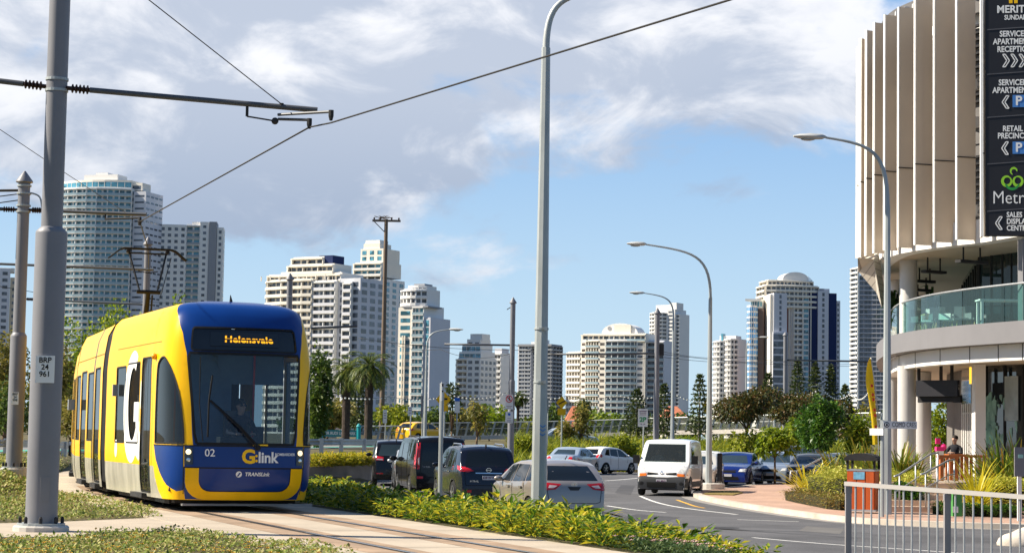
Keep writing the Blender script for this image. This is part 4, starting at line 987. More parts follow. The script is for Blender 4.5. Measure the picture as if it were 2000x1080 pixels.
m_stl = paint('grey_blue_car_paint', (.30, .36, .44), .5, .3)
def wagon(c, gl=m_cglass):
 c.both('side_window', gl, [(.62, 1.06), (1.3, 1.0), (1.3, 1.40), (.8, 1.38)], 'left'); c.both('side_window', gl, [(1.36, 1.0), (2.2, .98), (2.2, 1.41), (1.36, 1.41)], 'left'); c.both('side_window', gl, [(2.27, .98), (3.2, .98), (2.78, 1.3), (2.5, 1.39), (2.26, 1.41)], 'left'); c.decal('windscreen', m_cglass2, [(-.70, 1.03), (.70, 1.03), (.54, 1.38), (-.54, 1.38)], 'front')
 for sd in (-1, 1): MB().tube([(.8, sd * .62, 1.46), (1.0, sd * .63, 1.53), (2.2, sd * .63, 1.54), (2.4, sd * .62, 1.47)], .02, 6).build('roof_rail', m_blk, c.o)
c = Car('station_wagon', 'steel blue station wagon with roof rails parked between the blue utility and the yellow flax', 'car', 4.62, 1.76, P_g, [(0, .98), (4.7, .92)], m_stl, fromfront(1504, 90.0, 4.62, 161), 161, wheels=(.95, 3.7)); wagon(c); sedan_front(c); c.mirrors(3.05, 1.0, m_stl); c.handles((1.6, 2.5), .84, m_stl); c.plate('front', .50, '')
m_gry = paint('dark_grey_car_paint', (.05, .055, .06), .4, .3)
c = Car('suv', 'dark grey four wheel drive parked behind the station wagon under the trees', 'car', 4.68, 1.86, [(x, z * 1.05) for x, z in P_s[:-1]] + [(4.68, .52)], [(0, 1.12), (4.7, 1.08)], m_gry, fromfront(1545, 101, 4.68, 158), 158, wheels=(.95, 3.68), wr=.37, zs=.3)
c.both('side_window', m_cglass, [(.8, 1.2), (2.1, 1.16), (2.1, 1.64), (.95, 1.6)], 'left'); c.both('side_window', m_cglass, [(2.2, 1.16), (3.2, 1.18), (2.8, 1.5), (2.2, 1.64)], 'left'); c.decal('windscreen', m_cglass2, [(-.7, 1.2), (.7, 1.2), (.55, 1.6), (-.55, 1.6)], 'front'); c.both('headlight', m_head, [(.5, .82), (.86, .82), (.88, .98), (.56, .96)], 'front')
c = Car('utility_car', 'white utility tray car parked by the sloping handrail behind the flax leaves', 'car', 5.04, 1.84, P_u, [(0, 1.0), (5.1, .90)], m_whitep, fromfront(1600, 96.0, 5.04, 140), 140, wheels=(1.0, 4.1)); c.decal('windscreen', m_cglass2, [(-.70, 1.02), (.70, 1.02), (.54, 1.35), (-.54, 1.35)], 'front'); c.both('side_window', m_cglass, [(2.35, .99), (3.6, .98), (3.2, 1.26), (2.95, 1.34), (2.45, 1.34)], 'left'); sedan_front(c)
c = Car('hatchback', 'grey hatchback at the end of the parked row, half behind the yellow flax plant', 'car', 4.1, 1.74, P_h, [(0, .97), (4.3, .90)], m_gry, fromfront(1566, 87.5, 4.27, 158), 158, wheels=(.83, 3.43)); hatch_windows(c); c.decal('windscreen', m_cglass, [(-.66, 1.02), (.66, 1.02), (.52, 1.34), (-.52, 1.34)], 'front'); sedan_front(c)
# ---- white hatchback turning away, and the pale sedan ahead of it
P_m = [(0, .42), (.03, .6), (.06, .86), (.14, .98), (.24, 1.06), (.42, 1.28), (.6, 1.42), (.8, 1.46), (1.35, 1.48), (1.95, 1.44), (2.3, 1.34), (3.05, .96), (3.2, .93), (3.6, .80), (3.82, .64), (3.9, .48)]
c = Car('hatchback', 'small white hatchback turning right in front of the planted embankment', 'car', 3.9, 1.70, P_m, [(0, 1.0), (3.9, .88)], m_whitep, onroad(1146, 112), -40, wheels=(.72, 3.12), wr=.31)
c.both('side_window', m_cglass, [(.62, 1.06), (1.05, 1.02), (1.1, 1.38), (.85, 1.36)], 'left'); c.both('side_window', m_cglass, [(1.12, 1.02), (1.8, .96), (1.8, 1.38), (1.16, 1.39)], 'left'); c.both('side_window', m_cglass, [(1.86, .96), (2.72, .95), (2.3, 1.25), (2.1, 1.34), (1.85, 1.38)], 'left')
c.decal('rear_window', m_cglass, [(-.56, 1.10), (.56, 1.10), (.46, 1.38), (-.46, 1.38)], 'rear'); c.both('tail_light', m_tail, [(.46, .92), (.78, .90), (.80, 1.08), (.62, 1.10)], 'rear', step=.06); c.both('tail_light', m_tail, [(.08, .93), (.42, 1.0), (.36, 1.1), (.16, 1.06)], 'left', step=.06); c.mirrors(2.6, .96, m_whitep); c.handles((1.3, 2.0), .85, m_whitep); c.plate('rear', .6, ''); c.lines(m_under, [('right', [(1.83, .95), (1.85, .28)]), ('right', [(1.1, .98), (1.15, .5)]), ('right', [(2.75, .9), (2.68, .6)])])
m_sky = paint('pale_blue_car_paint', (.38, .46, .55), .4, .3)
c = Car('sedan', 'pale blue sedan beyond the bronze hatchback roof, left of the white hatchback', 'car', 4.58, 1.78, P_d, [(0, .98), (4.6, .90)], m_sky, onroad(1092, 108), -22, wheels=(.95, 3.65)); sedan_windows(c, m_cglass2); c.both('tail_light', m_tail, [(.46, .78), (.86, .78), (.88, .98), (.56, .98)], 'rear', step=.06); c.plate('rear', .62, ''); c.mirrors(3.0, .98, m_sky)
# ---- yellow taxi and a sedan on the raised road behind
m_taxi = paint('taxi_yellow_paint', (.86, .46, .006), 0, .3)
q = at(786, 855, 150); zt = H(q.x, q.y)
c = Car('hatchback', 'bright yellow hatchback driving off on the raised road behind the black van', 'car', 4.1, 1.74, P_h, [(0, .97), (4.3, .90)], m_taxi, (q.x, q.y, 0.83), -38, wheels=(.83, 3.43)); hatch_windows(c); c.decal('rear_window', m_cglass, [(-.58, 1.035), (.58, 1.035), (.48, 1.355), (-.48, 1.355)], 'rear'); c.both('tail_light', m_tail, [(.52, .82), (.84, .80), (.84, .99), (.60, .985)], 'rear'); c.both('tail_light', m_tail, [(.06, .82), (.3, .84), (.3, .98), (.12, .97)], 'left'); c.plate('rear', .6, ''); c.mirrors(2.85, .97, m_taxi)
q = at(1100, 850, 142)
c = Car('sedan', 'pale blue sedan on the raised road, its roof showing over the strappy grass', 'car', 4.58, 1.78, P_d, [(0, .98), (4.6, .90)], m_sky, (q.x - 2.0, q.y, .55), -80, wheels=(.95, 3.65)); sedan_windows(c)
# ------------------------------------------------------------------ apartment towers across the river
def wallmat(n, c, v=.05): return mat(n, c, .75, vary=v, vscale=.05)
m_cream = wallmat('tower_cream_render', (.78, .73, .64)); m_white = wallmat('tower_white_render', (.77, .76, .74)); m_lil = wallmat('tower_shaded_white_render', (.62, .63, .68))  # lilac white has the lavender of shaded faces put into its colour
m_greyw = wallmat('tower_grey_render', (.30, .31, .34)); m_beige = wallmat('tower_beige_render', (.55, .47, .36)); m_navyw = wallmat('tower_navy_render', (.012, .026, .10)); m_brick = wallmat('tower_red_brown_render', (.26, .085, .06)); m_brown = wallmat('tower_brown_render', (.13, .095, .085))
def winmat(name, c):
 m = mat(name, c, .12, vary=0, spec=.7); t = m.node_tree; p = t.nodes['Principled BSDF']
 g = t.nodes.new('ShaderNodeTexCoord'); n = t.nodes.new('ShaderNodeTexVoronoi'); n.inputs['Scale'].default_value = .33
 t.links.new(g.outputs['Object'], n.inputs[0]); mr = t.nodes.new('ShaderNodeMapRange'); mr.inputs[3].default_value = .45; mr.inputs[4].default_value = 1.9
 sx = t.nodes.new('ShaderNodeSeparateColor'); t.links.new(n.outputs['Color'], sx.inputs[0]); t.links.new(sx.outputs[0], mr.inputs[0])
 mx = t.nodes.new('ShaderNodeMixRGB'); mx.blend_type = 'MULTIPLY'; mx.inputs[0].default_value = 1; mx.inputs[1].default_value = (*c, 1)
 t.links.new(mr.outputs[0], mx.inputs[2]); t.links.new(mx.outputs[0], p.inputs['Base Color']); return m
m_win = winmat('window_dark_glass', (.075, .088, .115)); m_teal = winmat('window_teal_glass', (.06, .19, .26)); m_blueg = winmat('window_blue_glass', (.03, .20, .44)); m_wbrn = winmat('window_shaded_brown', (.10, .082, .07))
m_balg = mat('balustrade_pale_glass', (.30, .40, .45), .15, vary=.08, vscale=.1, spec=.7); m_rail2 = mat('balustrade_grey', (.34, .36, .38), .5, vary=.05)
def outset(poly_open, p):
 P = [Vector(q) for q in poly_open]; out = []
 for i, q in enumerate(P):
  n = Vector((0, 0))
  for a, c in ((i - 1, i), (i, i + 1)):
   if a >= 0 and c < len(P):
    e = (P[c] - P[a]).normalized(); n += Vector((e.y, -e.x))
  n.normalize(); out.append(q + n * p)
 return out
TOWERS = []
class Tower:
 def __init__(s, label, Xc, D, yaw=0, Xa=None, Xb=None, dep=16, name='apartment_tower', cat='tower', group=None):
  kk = D / FPX; s.sx, s.Xa, s.xa = 1.0, Xc, 0.0
  if Xa is not None: c_, s_ = math.cos(R(yaw)), abs(math.sin(R(yaw))); Wm = (Xb - Xa) * kk; s.sx = (Wm - dep * s_) / (Wm * c_); s.Xa = Xa; s.xa = (Xa - Xc) * kk / c_
  q = at(Xc, 850, D); s.D = D; s.Xc = Xc; s.k = D / FPX; s.o = empty(name, (q.x, q.y, 0), label, cat, group, rz=R(yaw)); s.nw = 0; s.rest = {}; TOWERS.append(s)
 def z(s, Y, X=None): return at(X or s.Xc, Y, s.D).z
 def x(s, X): return s.xa + (X - s.Xa) * s.k * s.sx
 def block(s, fp, ztop, edges, wall=m_white, z0=-1.0, h=3.05, parapet=.9, solid=m_white, proj=1.5, bal=m_white, glass=m_win, bw=6.0, winw=.6, wins=.9, winh=1.5, ground=True, roofname='wall', slabt=.24, balh=1.0):
  n = max(1, int((ztop - z0) / h)); z0 = ztop - n * h
  W_ = MB(); W_.prism(fp, -2 if ground else z0 - .5, ztop); k = len(fp)
  ins = outset(list(fp) + [fp[0]], -.0)
  W_.prism([(q[0] * .999, q[1] * .999) for q in fp], ztop, ztop + parapet)
  B = [MB() for _ in range(n)]; G = [MB() for _ in range(n)]
  runs = []; i = 0
  es = [(edges[i] if i < len(edges) else 'P') for i in range(k)]
  while i < k:
   j = i
   while j + 1 < k and es[j + 1] == es[i] and es[i] in 'BGC': j += 1
   runs.append((es[i], [fp[a % k] for a in range(i, j + 2)])); i = j + 1
  for st, pl in runs:
   if st == 'P': continue
   inn = [Vector(q) for q in pl]
   if st == 'W':
    a, c = inn[0], inn[1]; L_ = (c - a).length; e = (c - a) / L_; nn = Vector((e.y, -e.x)); nb = max(1, round(L_ / bw))
    for f in reversed(range(n)):
     zz = z0 + f * h
     for b_ in range(nb):
      w = L_ / nb * winw; c0 = a + e * (L_ * (b_ + .5) / nb); p, q = c0 - e * w / 2, c0 + e * w / 2; o1 = nn * .06
      M = MB().add([(*(p + o1), zz + wins), (*(q + o1), zz + wins), (*(q + o1), zz + wins + winh), (*(p + o1), zz + wins + winh), (*p, zz + wins), (*q, zz + wins), (*q, zz + wins + winh), (*p, zz + wins + winh)], ((0, 1, 2, 3), (0, 4, 5, 1), (3, 2, 6, 7)))
      if zz > 22 and s.nw < 80: s.nw += 1; M.build('window', glass, s.o)
      else: s.rest.setdefault(glass.name, MB()).add(M.v, M.f)
    continue
   def strip(M, off0, off1, za, zb):
    A = outset(pl, off0); C = outset(pl, off1); m = len(A)
    vs = [(*q, za) for q in A] + [(*q, za) for q in C] + [(*q, zb) for q in C] + [(*q, zb) for q in A]; fs = []
    for t in range(m - 1): fs += [(t, t + 1, m + t + 1, m + t), (m + t, m + t + 1, 2 * m + t + 1, 2 * m + t), (2 * m + t, 2 * m + t + 1, 3 * m + t + 1, 3 * m + t), (3 * m + t, 3 * m + t + 1, t + 1, t)]
    fs += [(0, m, 2 * m, 3 * m), (m - 1, 4 * m - 1, 3 * m - 1, 2 * m - 1)]; M.add(vs, fs)
   def glassq(M, off, za, zb):
    A = outset(pl, off); m = len(A); M.add([(*q, za) for q in A] + [(*q, zb) for q in A], [(t, t + 1, m + t + 1, m + t) for t in range(m - 1)])
   for f in range(n):
    zz = z0 + f * h
    if st == 'B':
     strip(W_, .0, proj, zz - slabt, zz); strip(B[f], proj - .14, proj + .02, zz + .04, zz + balh); glassq(G[f], .05, zz + .05, zz + h - slabt - .25)
    elif st == 'G': glassq(G[f], .06, zz + .85, zz + h - .15)
    elif st == 'C': glassq(G[f], .06, zz + .25, zz + h - .02)
   if st == 'B':
    strip(W_, .0, proj + .05, ztop - slabt, ztop + .35)
    for a, c in zip(inn, inn[1:]):        # party walls between the balconies
     L_ = (c - a).length; e = (c - a) / L_; nn = Vector((e.y, -e.x)); nb = max(1, round(L_ / bw))
     for b_ in range(nb + 1):
      q = a + e * (L_ * b_ / nb); r = q + nn * (proj * .8); W_.add([(*(q - e * .16), -1), (*(q + e * .16), -1), (*(r + e * .16), -1), (*(r - e * .16), -1), (*(q - e * .16), ztop), (*(q + e * .16), ztop), (*(r + e * .16), ztop), (*(r - e * .16), ztop)], ((0, 4, 7, 3), (3, 7, 6, 2), (2, 6, 5, 1)))
     if L_ > 4:
      for b_ in range(nb):
       q = a + e * (L_ * (b_ + .5) / nb) + nn * .07
       W_.add([(*(q - e * .45), -1), (*(q + e * .45), -1), (*(q + e * .45), ztop), (*(q - e * .45), ztop)], ((0, 1, 2, 3),))
   elif st in 'GC':
    for a, c in zip(inn, inn[1:]):
     L_ = (c - a).length; e = (c - a) / L_; nn = Vector((e.y, -e.x)); nb = max(1, round(L_ / (bw * .5)))
     for b_ in range(nb + 1): q = a + e * (L_ * b_ / nb) + nn * .05; W_.add([(*(q - e * .12 + nn * .08), -1), (*(q + e * .12 + nn * .08), -1), (*(q + e * .12 + nn * .08), ztop), (*(q - e * .12 + nn * .08), ztop)], ((0, 1, 2, 3),))
  W_.build(roofname, wall, s.o)
  for M in B:
   if M.v: M.build('balcony', bal, s.o)
  for M in G:
   if M.v: M.build('window', glass, s.o)
  return s
 def plain(s, x0, x1, y0, y1, z0, z1, m=m_white, name='roof_house', win=False):
  MB().box(x0, x1, y0, y1, z0, z1).build(name, m, s.o)
  if win: MB().box(x0 + .8, x1 - .8, y0 - .06, y0 - .01, z0 + .7, min(z1 - .4, z0 + 2.4)).build('window', m_win, s.o)
  return s
def arcfp(x0, x1, bulge, depth, n=8, y0=0):       # a footprint with a bowed front
 f = [(lerp(x0, x1, i / n), y0 - bulge * (1 - (2 * i / n - 1) ** 2)) for i in range(n + 1)]
 return f + [(x1, depth), (x0, depth)]
def rect(x0, x1, y0, y1): return [(x0, y0), (x1, y0), (x1, y1), (x0, y1)]
# left: bowed teal tower
t = Tower('wide bowed apartment tower with teal glass balconies, leftmost tall one behind the steel poles', 185, 956, -16, 62, 276, 17)
zt = t.z(372)
t.block(arcfp(t.x(70), t.x(262), 7, 18, 9), zt, 'BBBBBBBBBWPP', glass=m_teal, bal=m_balg, bw=7, proj=1.6, balh=1.15)
t.block(rect(t.x(264), t.x(292), 1.5, 20), t.z(378), 'WWPP', wall=m_lil, bw=5, winh=.9, winw=.72, wins=1.3)
t.block(rect(t.x(56), t.x(71), 3, 20), t.z(380), 'CPPC', wall=m_lil, bw=3)
t.block(arcfp(t.x(100), t.x(258), 5, 14, 6, 2), t.z(356), 'GGGGGGPPP', wall=m_cream, z0=zt + .9, ground=False, h=3.4, glass=m_teal)
t.plain(t.x(148), t.x(225), 2, 12, zt + 4, t.z(340), m_white); t.plain(t.x(236), t.x(280), 3, 12, zt, t.z(357), m_cream, win=True); t.plain(t.x(170), t.x(198), 4, 10, t.z(342), t.z(335), m_white)
# second: white slab with grey stripe
t = Tower('white slab tower with a grey vertical stripe, just left of the blue tram roof', 361, 970, 5)
t.block(rect(t.x(300), t.x(352), 0, 14), t.z(443), 'WPPP', wall=m_white, bw=3.2, winw=.5, winh=1.5, wins=1)
t.block(rect(t.x(352.5), t.x(378), 1.6, 14), t.z(441), 'BPPP', wall=m_white, bw=6, proj=1.6, bal=m_rail2, glass=m_teal)
t.block(rect(t.x(378.5), t.x(396), .4, 14), t.z(436), 'WPPP', wall=m_white, bw=4.4, winw=.35, winh=1.3)
t.plain(t.x(396.5), t.x(411), -.2, 13, -1, t.z(432), m_greyw, 'wall'); t.block(rect(t.x(411.5), t.x(424), .8, 14), t.z(446), 'WWPP', wall=m_white, bw=3.1, winw=.4, winh=1.6)
t.plain(t.x(362), t.x(410), 3, 10, t.z(440), t.z(432), m_white)
for k in range(9): t.plain(t.x(302 + k * 5.2), t.x(304.4 + k * 5.2), .2, .6, t.z(444), t.z(439), m_lil, 'parapet_post')
# cream stepped block behind the tram
t = Tower('broad cream apartment block stepping up to a penthouse, behind the tram roof', 620, 788, -30, 425, 738, 16)
t.block([(t.x(500), 6), (t.x(520), 1), (t.x(560), -1), (t.x(610), -1.5), (t.x(632), -1), (t.x(632), 18), (t.x(500), 18)], t.z(548), 'BBBBPPW', wall=m_cream, bal=m_cream, bw=6, glass=m_win)
t.block(rect(t.x(633), t.x(686), -.5, 18), t.z(552), 'BPPP', wall=m_white, bal=m_lil, bw=5.4); t.block(rect(t.x(686.5), t.x(738), .6, 18), t.z(549), 'WWPP', wall=m_lil, bw=5, winw=.62, winh=1.8, wins=.6)
t.block(rect(t.x(703), t.x(722), -.4, 2), t.z(556), 'BPPP', wall=m_white, bal=m_lil, proj=1.1, bw=4)
t.block(rect(t.x(514), t.x(690), 2, 17), t.z(537), 'BPPW', wall=m_cream, z0=t.z(549), ground=False, bal=m_cream, bw=6); t.block(rect(t.x(560), t.x(668), 3, 15), t.z(518), 'BPPB', wall=m_cream, z0=t.z(538), ground=False, bal=m_cream, bw=7); t.block(rect(t.x(566), t.x(640), 4, 14), t.z(503), 'BPPB', wall=m_cream, z0=t.z(519), ground=False, bal=m_cream, bw=7)
t.plain(t.x(628), t.x(660), 4, 12, t.z(530), t.z(497), m_navyw, 'plant_room'); t.plain(t.x(540), t.x(556), 3, 8, t.z(540), t.z(528), m_cream); t.plain(t.x(664), t.x(684), 3, 8, t.z(540), t.z(530), m_white)
for k in range(8): t.plain(t.x(505 + k * 22), t.x(506.5 + k * 22), -1, -.6, t.z(546), t.z(537), m_cream, 'pergola_post')
# tall white tower behind it
t = Tower('tall white tower with big teal windows and blue glass foot, behind the power pole', 727, 1000, -28, 678, 774, 14)
t.block(rect(t.x(685), t.x(768), 0, 20), t.z(548), 'WWPW', wall=m_white, bw=6.5, winw=.55, winh=1.9, wins=.5, glass=m_teal); t.block(rect(t.x(685), t.x(760), .5, 19), t.z(515), 'BPPB', wall=m_cream, z0=t.z(549), ground=False, bal=m_white, glass=m_teal, bw=7); t.block(rect(t.x(695), t.x(758), 2, 18), t.z(488), 'WPPW', wall=m_cream, z0=t.z(516), ground=False, bw=5, winh=2, winw=.55, glass=m_teal)
t.plain(t.x(700), t.x(745), 3, 14, t.z(488), t.z(474), m_cream); MB().prism([(t.x(702), 4), (t.x(742), 4), (t.x(742), 12), (t.x(702), 12)], t.z(474), t.z(467)).build('roof_house', m_white, t.o)
t.block(rect(t.x(742), t.x(771), -2.2, -.3), t.z(618), 'CCPP', wall=m_lil, glass=m_blueg, bw=5)
# teal windowed tower
t = Tower('grey-white tower with teal windows and dark balcony stack, right of the power pole', 818, 830, -26, 772, 870, 16)
t.block(rect(t.x(772), t.x(814), 0, 18), t.z(604), 'WPPW', wall=m_cream, bw=4.6, winw=.68, winh=1.7, wins=.7, glass=m_teal); t.block(rect(t.x(814.5), t.x(848), 1, 18), t.z(600), 'BPPP', wall=m_white, bw=6, bal=m_balg, glass=m_teal); t.block(rect(t.x(848.5), t.x(868), .3, 18), t.z(624), 'WPPP', wall=m_lil, bw=4.2, winw=.5, winh=2.6, wins=.2, glass=m_teal)
t.plain(t.x(785), t.x(862), -.4, 12, t.z(600), t.z(597), m_greyw, 'roof'); t.block(arcfp(t.x(772), t.x(842), 2.5, 16, 6, 4), t.z(567), 'BBBBBBPPP', wall=m_white, z0=t.z(603), ground=False, bal=m_white, bw=5); t.block(arcfp(t.x(782), t.x(838), 2, 14, 6, 5), t.z(560), 'GGGGGGPPP', wall=m_white, z0=t.z(567), ground=False, bw=5); t.plain(t.x(800), t.x(832), 5, 12, t.z(560), t.z(552), m_greyw)
t.plain(t.x(786), t.x(789), -.8, -.2, 0, t.z(655), m_cream, 'wall'); t.plain(t.x(793), t.x(796), -.8, -.2, 0, t.z(655), m_cream, 'wall')
# smaller white one
t = Tower('low white apartment tower with square roof house, left of the tall street lamp', 926, 1000, -30, 889, 964, 14)
t.block(rect(t.x(889), t.x(920), 1.2, 16), t.z(702), 'BPPB', wall=m_cream, bw=5, glass=m_wbrn); t.block(rect(t.x(920.5), t.x(962), 0, 16), t.z(702), 'WWPP', wall=m_white, bw=3.6, winw=.6, winh=1.6); t.block(rect(t.x(893), t.x(960), 1, 15), t.z(690), 'GPPG', wall=m_white, z0=t.z(703), ground=False, glass=m_teal); t.block(rect(t.x(899), t.x(955), 2, 14), t.z(676), 'GPPG', wall=m_white, z0=t.z(690), ground=False, glass=m_teal); t.block(rect(t.x(910), t.x(952), 3, 13), t.z(665), 'WPPW', wall=m_white, z0=t.z(676), ground=False, bw=4); t.plain(t.x(917), t.x(953), 4, 12, t.z(666), t.z(651), m_white)
t = Tower('narrow brown-balconied apartment block touching the low white tower on its right', 977, 1040, -24, 961, 996, 12)
t.block(rect(t.x(961), t.x(994), 0, 14), t.z(692), 'BPPB', wall=m_white, bw=9, glass=m_wbrn); t.plain(t.x(963), t.x(992), 1, 10, t.z(692), t.z(680), m_lil)
# grey one with flat dark roof
t = Tower('grey tower of many thin balconies under a flat dark roof, behind the tall street lamp', 1052, 1550, -24, 1012, 1095, 18)
t.block(rect(t.x(1012), t.x(1042), 0, 20), t.z(676), 'BPPB', wall=m_lil, bal=m_rail2, bw=6, h=3.1); t.block(rect(t.x(1042.5), t.x(1066), 3, 20), t.z(672), 'GPPP', wall=m_white, bw=8); t.block(rect(t.x(1066.5), t.x(1092), 0, 20), t.z(676), 'BBPP', wall=m_greyw, bal=m_rail2, bw=6, h=3.1)
t.plain(t.x(1010), t.x(1094), -2, 20, t.z(676), t.z(672), m_greyw, 'roof'); t.plain(t.x(1036), t.x(1044), 4, 10, t.z(672), t.z(667), m_white); t.plain(t.x(1064), t.x(1074), 4, 10, t.z(672), t.z(663), m_white)
# dome roofed block
t = Tower('broad apartment block with striped balconies and a white dome on its roof', 1206, 1000, -24, 1104, 1330, 16)
zt = t.z(667)
xs = [1108, 1144, 1156, 1186, 1200, 1262, 1276]
def bow(X): u = (X - 1200) / 92; return -6 * (1 - u * u) if abs(u) < 1 else 0
for i, (a, c) in enumerate(zip(xs, xs[1:])):
 st = 'BWBWBW'[i]; n_ = 5 if st == 'B' else 1
 f = [(t.x(lerp(a, c - .4, j / n_)), bow(lerp(a, c, j / n_)) + (1.2 if st == 'B' else 0)) for j in range(n_ + 1)] + [(t.x(c - .4), 16), (t.x(a), 16)]
 top = t.z(690) if i == 0 else zt
 t.block(f, top, st * n_ + 'PPW' if i == 0 else st * n_ + 'PPP', wall=m_cream if i < 4 else m_white, bal=m_white if i < 1 else m_balg, bw=4.6, winw=.7, winh=1.3, glass=m_win if i > 3 else m_wbrn, balh=.95)  # light put into the colour: sunlit cream left bays, cooler shaded right bays
t.block(rect(t.x(1277), t.x(1312), 3, 16), t.z(668), 'BPPP', wall=m_lil, bw=6, bal=m_balg); t.block(rect(t.x(1145.5), t.x(1280), -2, 13), t.z(655), 'BPPB', wall=m_cream, z0=zt, ground=False, bw=6, bal=m_balg, h=3.0)
b = MB(); n_ = 14; r0, r1 = t.x(1245) - t.x(1206), t.z(631) - t.z(654)
for k, yy in enumerate((1.0, 12.0)):
 b.v += [(math.cos(math.pi * i / n_) * r0, yy, t.z(654) + math.sin(math.pi * i / n_) ** .8 * r1) for i in range(n_ + 1)]
b.f += [(i, i + 1, n_ + 2 + i, n_ + 1 + i) for i in range(n_)] + [tuple(range(n_, -1, -1)), tuple(range(n_ + 1, 2 * n_ + 2))]; b.build('dome', m_white, t.o)
MB().lathe((t.x(1197), .9, t.z(641)), [(1.0, -.1), (1.0, .1)], 14, Vector((0, 1, 0))).build('round_vent', m_greyw, t.o)
t.plain(t.x(1208), t.x(1244), .2, .8, t.z(654), t.z(634), m_cream, 'wall')
# tower behind dome
t = Tower('tall pale tower with stacked dark windows standing behind the domed block', 1306, 1600, -30, 1271, 1346, 18)
t.block(arcfp(t.x(1271), t.x(1311), 4, 20, 5), t.z(612), 'BBBBBPPB', wall=m_white, bal=m_white, bw=9, h=3.1); t.block(rect(t.x(1312), t.x(1335), -1, 20), t.z(606), 'WPPP', wall=m_white, bw=9.5, winw=.5, winh=1.4); t.block(rect(t.x(1335.5), t.x(1344), 2, 20), t.z(615), 'BPPP', wall=m_white, bw=4); t.plain(t.x(1280), t.x(1320), 2, 14, t.z(612), t.z(595), m_white); t.plain(t.x(1318), t.x(1336), 1, 14, t.z(607), t.z(591), m_white)
# right group
t = Tower('white tower with rounded balcony stacks left of the blue glass tower', 1426, 1180, -28, 1397, 1459, 14)
t.block(arcfp(t.x(1397), t.x(1428), 3, 18, 5), t.z(668), 'BBBBBPPB', wall=m_white, bal=m_white, bw=5); t.block(arcfp(t.x(1428.5), t.x(1458), 3, 18, 5), t.z(664), 'BBBBBPP', wall=m_white, bal=m_white, bw=5); t.plain(t.x(1404), t.x(1450), 3, 12, t.z(668), t.z(655), m_white); t.plain(t.x(1410), t.x(1415), 2, 6, t.z(668), t.z(651), m_teal, 'sign_board')
t = Tower('slim curved blue glass tower with brown side wall and wing roof', 1480, 1120, -22, 1458, 1505, 11)
t.block(arcfp(t.x(1458), t.x(1488), 4, 12, 7), t.z(600), 'GGGGGGGPPG', wall=m_white, glass=m_blueg, bw=9); t.plain(t.x(1488.5), t.x(1503), -.5, 12, -1, t.z(603), m_brown, 'wall'); t.block(arcfp(t.x(1468), t.x(1498), 2, 10, 5, 1), t.z(589), 'CCCCCPPC', wall=m_white, glass=m_teal, z0=t.z(600), ground=False); MB().prism([(t.x(1457), -3), (t.x(1497), -1), (t.x(1500), 9), (t.x(1460), 9)], t.z(588), t.z(584)).build('roof', m_white, t.o)
t = Tower('plain white slab tower beside the brown wall of the curved blue tower', 1518, 1110, 8)
t.block(rect(t.x(1504), t.x(1510), 2, 16), t.z(578), 'PPPP', wall=m_cream); t.block(rect(t.x(1510.5), t.x(1537), 1, 16), t.z(575), 'WPPP', wall=m_lil, bw=9, winw=.16, winh=2.0); t.block(rect(t.x(1508), t.x(1537), -.6, .8), t.z(652), 'GPPP', wall=m_lil, glass=m_win, bw=20, h=4.0)
t = Tower('big stepped tower with dark navy stripes, cream crown and barrel roof, at right', 1568, 1150, 9)
t.block(rect(t.x(1537), t.x(1546), 2, 20), t.z(600), 'PPPP', wall=m_brick); t.block(rect(t.x(1546.5), t.x(1568), 1, 20), t.z(592), 'BPPB', wall=m_white, bal=m_white, bw=6.4); t.block(rect(t.x(1568.5), t.x(1579), .5, 20), t.z(582), 'GPPP', wall=m_white, glass=m_teal, bw=9)
t.block(rect(t.x(1579.5), t.x(1597), 1.0, 20), t.z(572), 'PPPP', wall=m_navyw); t.block(rect(t.x(1597.5), t.x(1619), 0, 20), t.z(570), 'WPPP', wall=m_lil, bw=8, winw=.22, winh=1.9); t.block(rect(t.x(1619.5), t.x(1636), .6, 20), t.z(574), 'PPPP', wall=m_navyw); t.block(rect(t.x(1636.5), t.x(1645), 2, 20), t.z(588), 'WPPP', wall=m_lil, bw=3.1, winw=.4)
t.block(arcfp(t.x(1496), t.x(1600), 3, 20, 6, 3), t.z(560), 'BBBBBBPPB', wall=m_cream, z0=t.z(605), ground=False, bal=m_cream, bw=6); t.block(arcfp(t.x(1500), t.x(1590), 2, 18, 6, 4), t.z(550), 'BBBBBBPPB', wall=m_cream, z0=t.z(560), ground=False, bal=m_cream, bw=6, h=2.9); t.plain(t.x(1600), t.x(1612), 2, 14, t.z(574), t.z(562), m_greyw)
b = MB(); r0, r1 = (t.x(1582) - t.x(1528)) / 2, t.z(531) - t.z(550); xc = (t.x(1582) + t.x(1528)) / 2
for yy in (3.0, 14.0): b.v += [(xc + math.cos(math.pi * i / 12) * r0, yy, t.z(550) + math.sin(math.pi * i / 12) ** .7 * r1) for i in range(13)]
b.f += [(i, i + 1, 14 + i, 13 + i) for i in range(12)] + [tuple(range(12, -1, -1)), tuple(range(13, 26))]; b.build('barrel_roof', m_white, t.o)
b = MB(); 
for i in range(7): b.tube([(t.x(1581) + .5 * i, 4, t.z(552)), (t.x(1581) + .4 * i, 4, t.z(538 + i * 1.2))], .12, 4)
b.build('roof_frame', m_lil, t.o)
t.block([(t.x(1590), 3), (t.x(1624), 3), (t.x(1624), 16), (t.x(1590), 16)], t.z(565), 'PPPP', wall=m_lil, z0=t.z(572), ground=False)
t = Tower('dark glass tower with white balcony edges, half hidden behind the finned building', 1700, 1300, -10, 1664, 1736, 16)
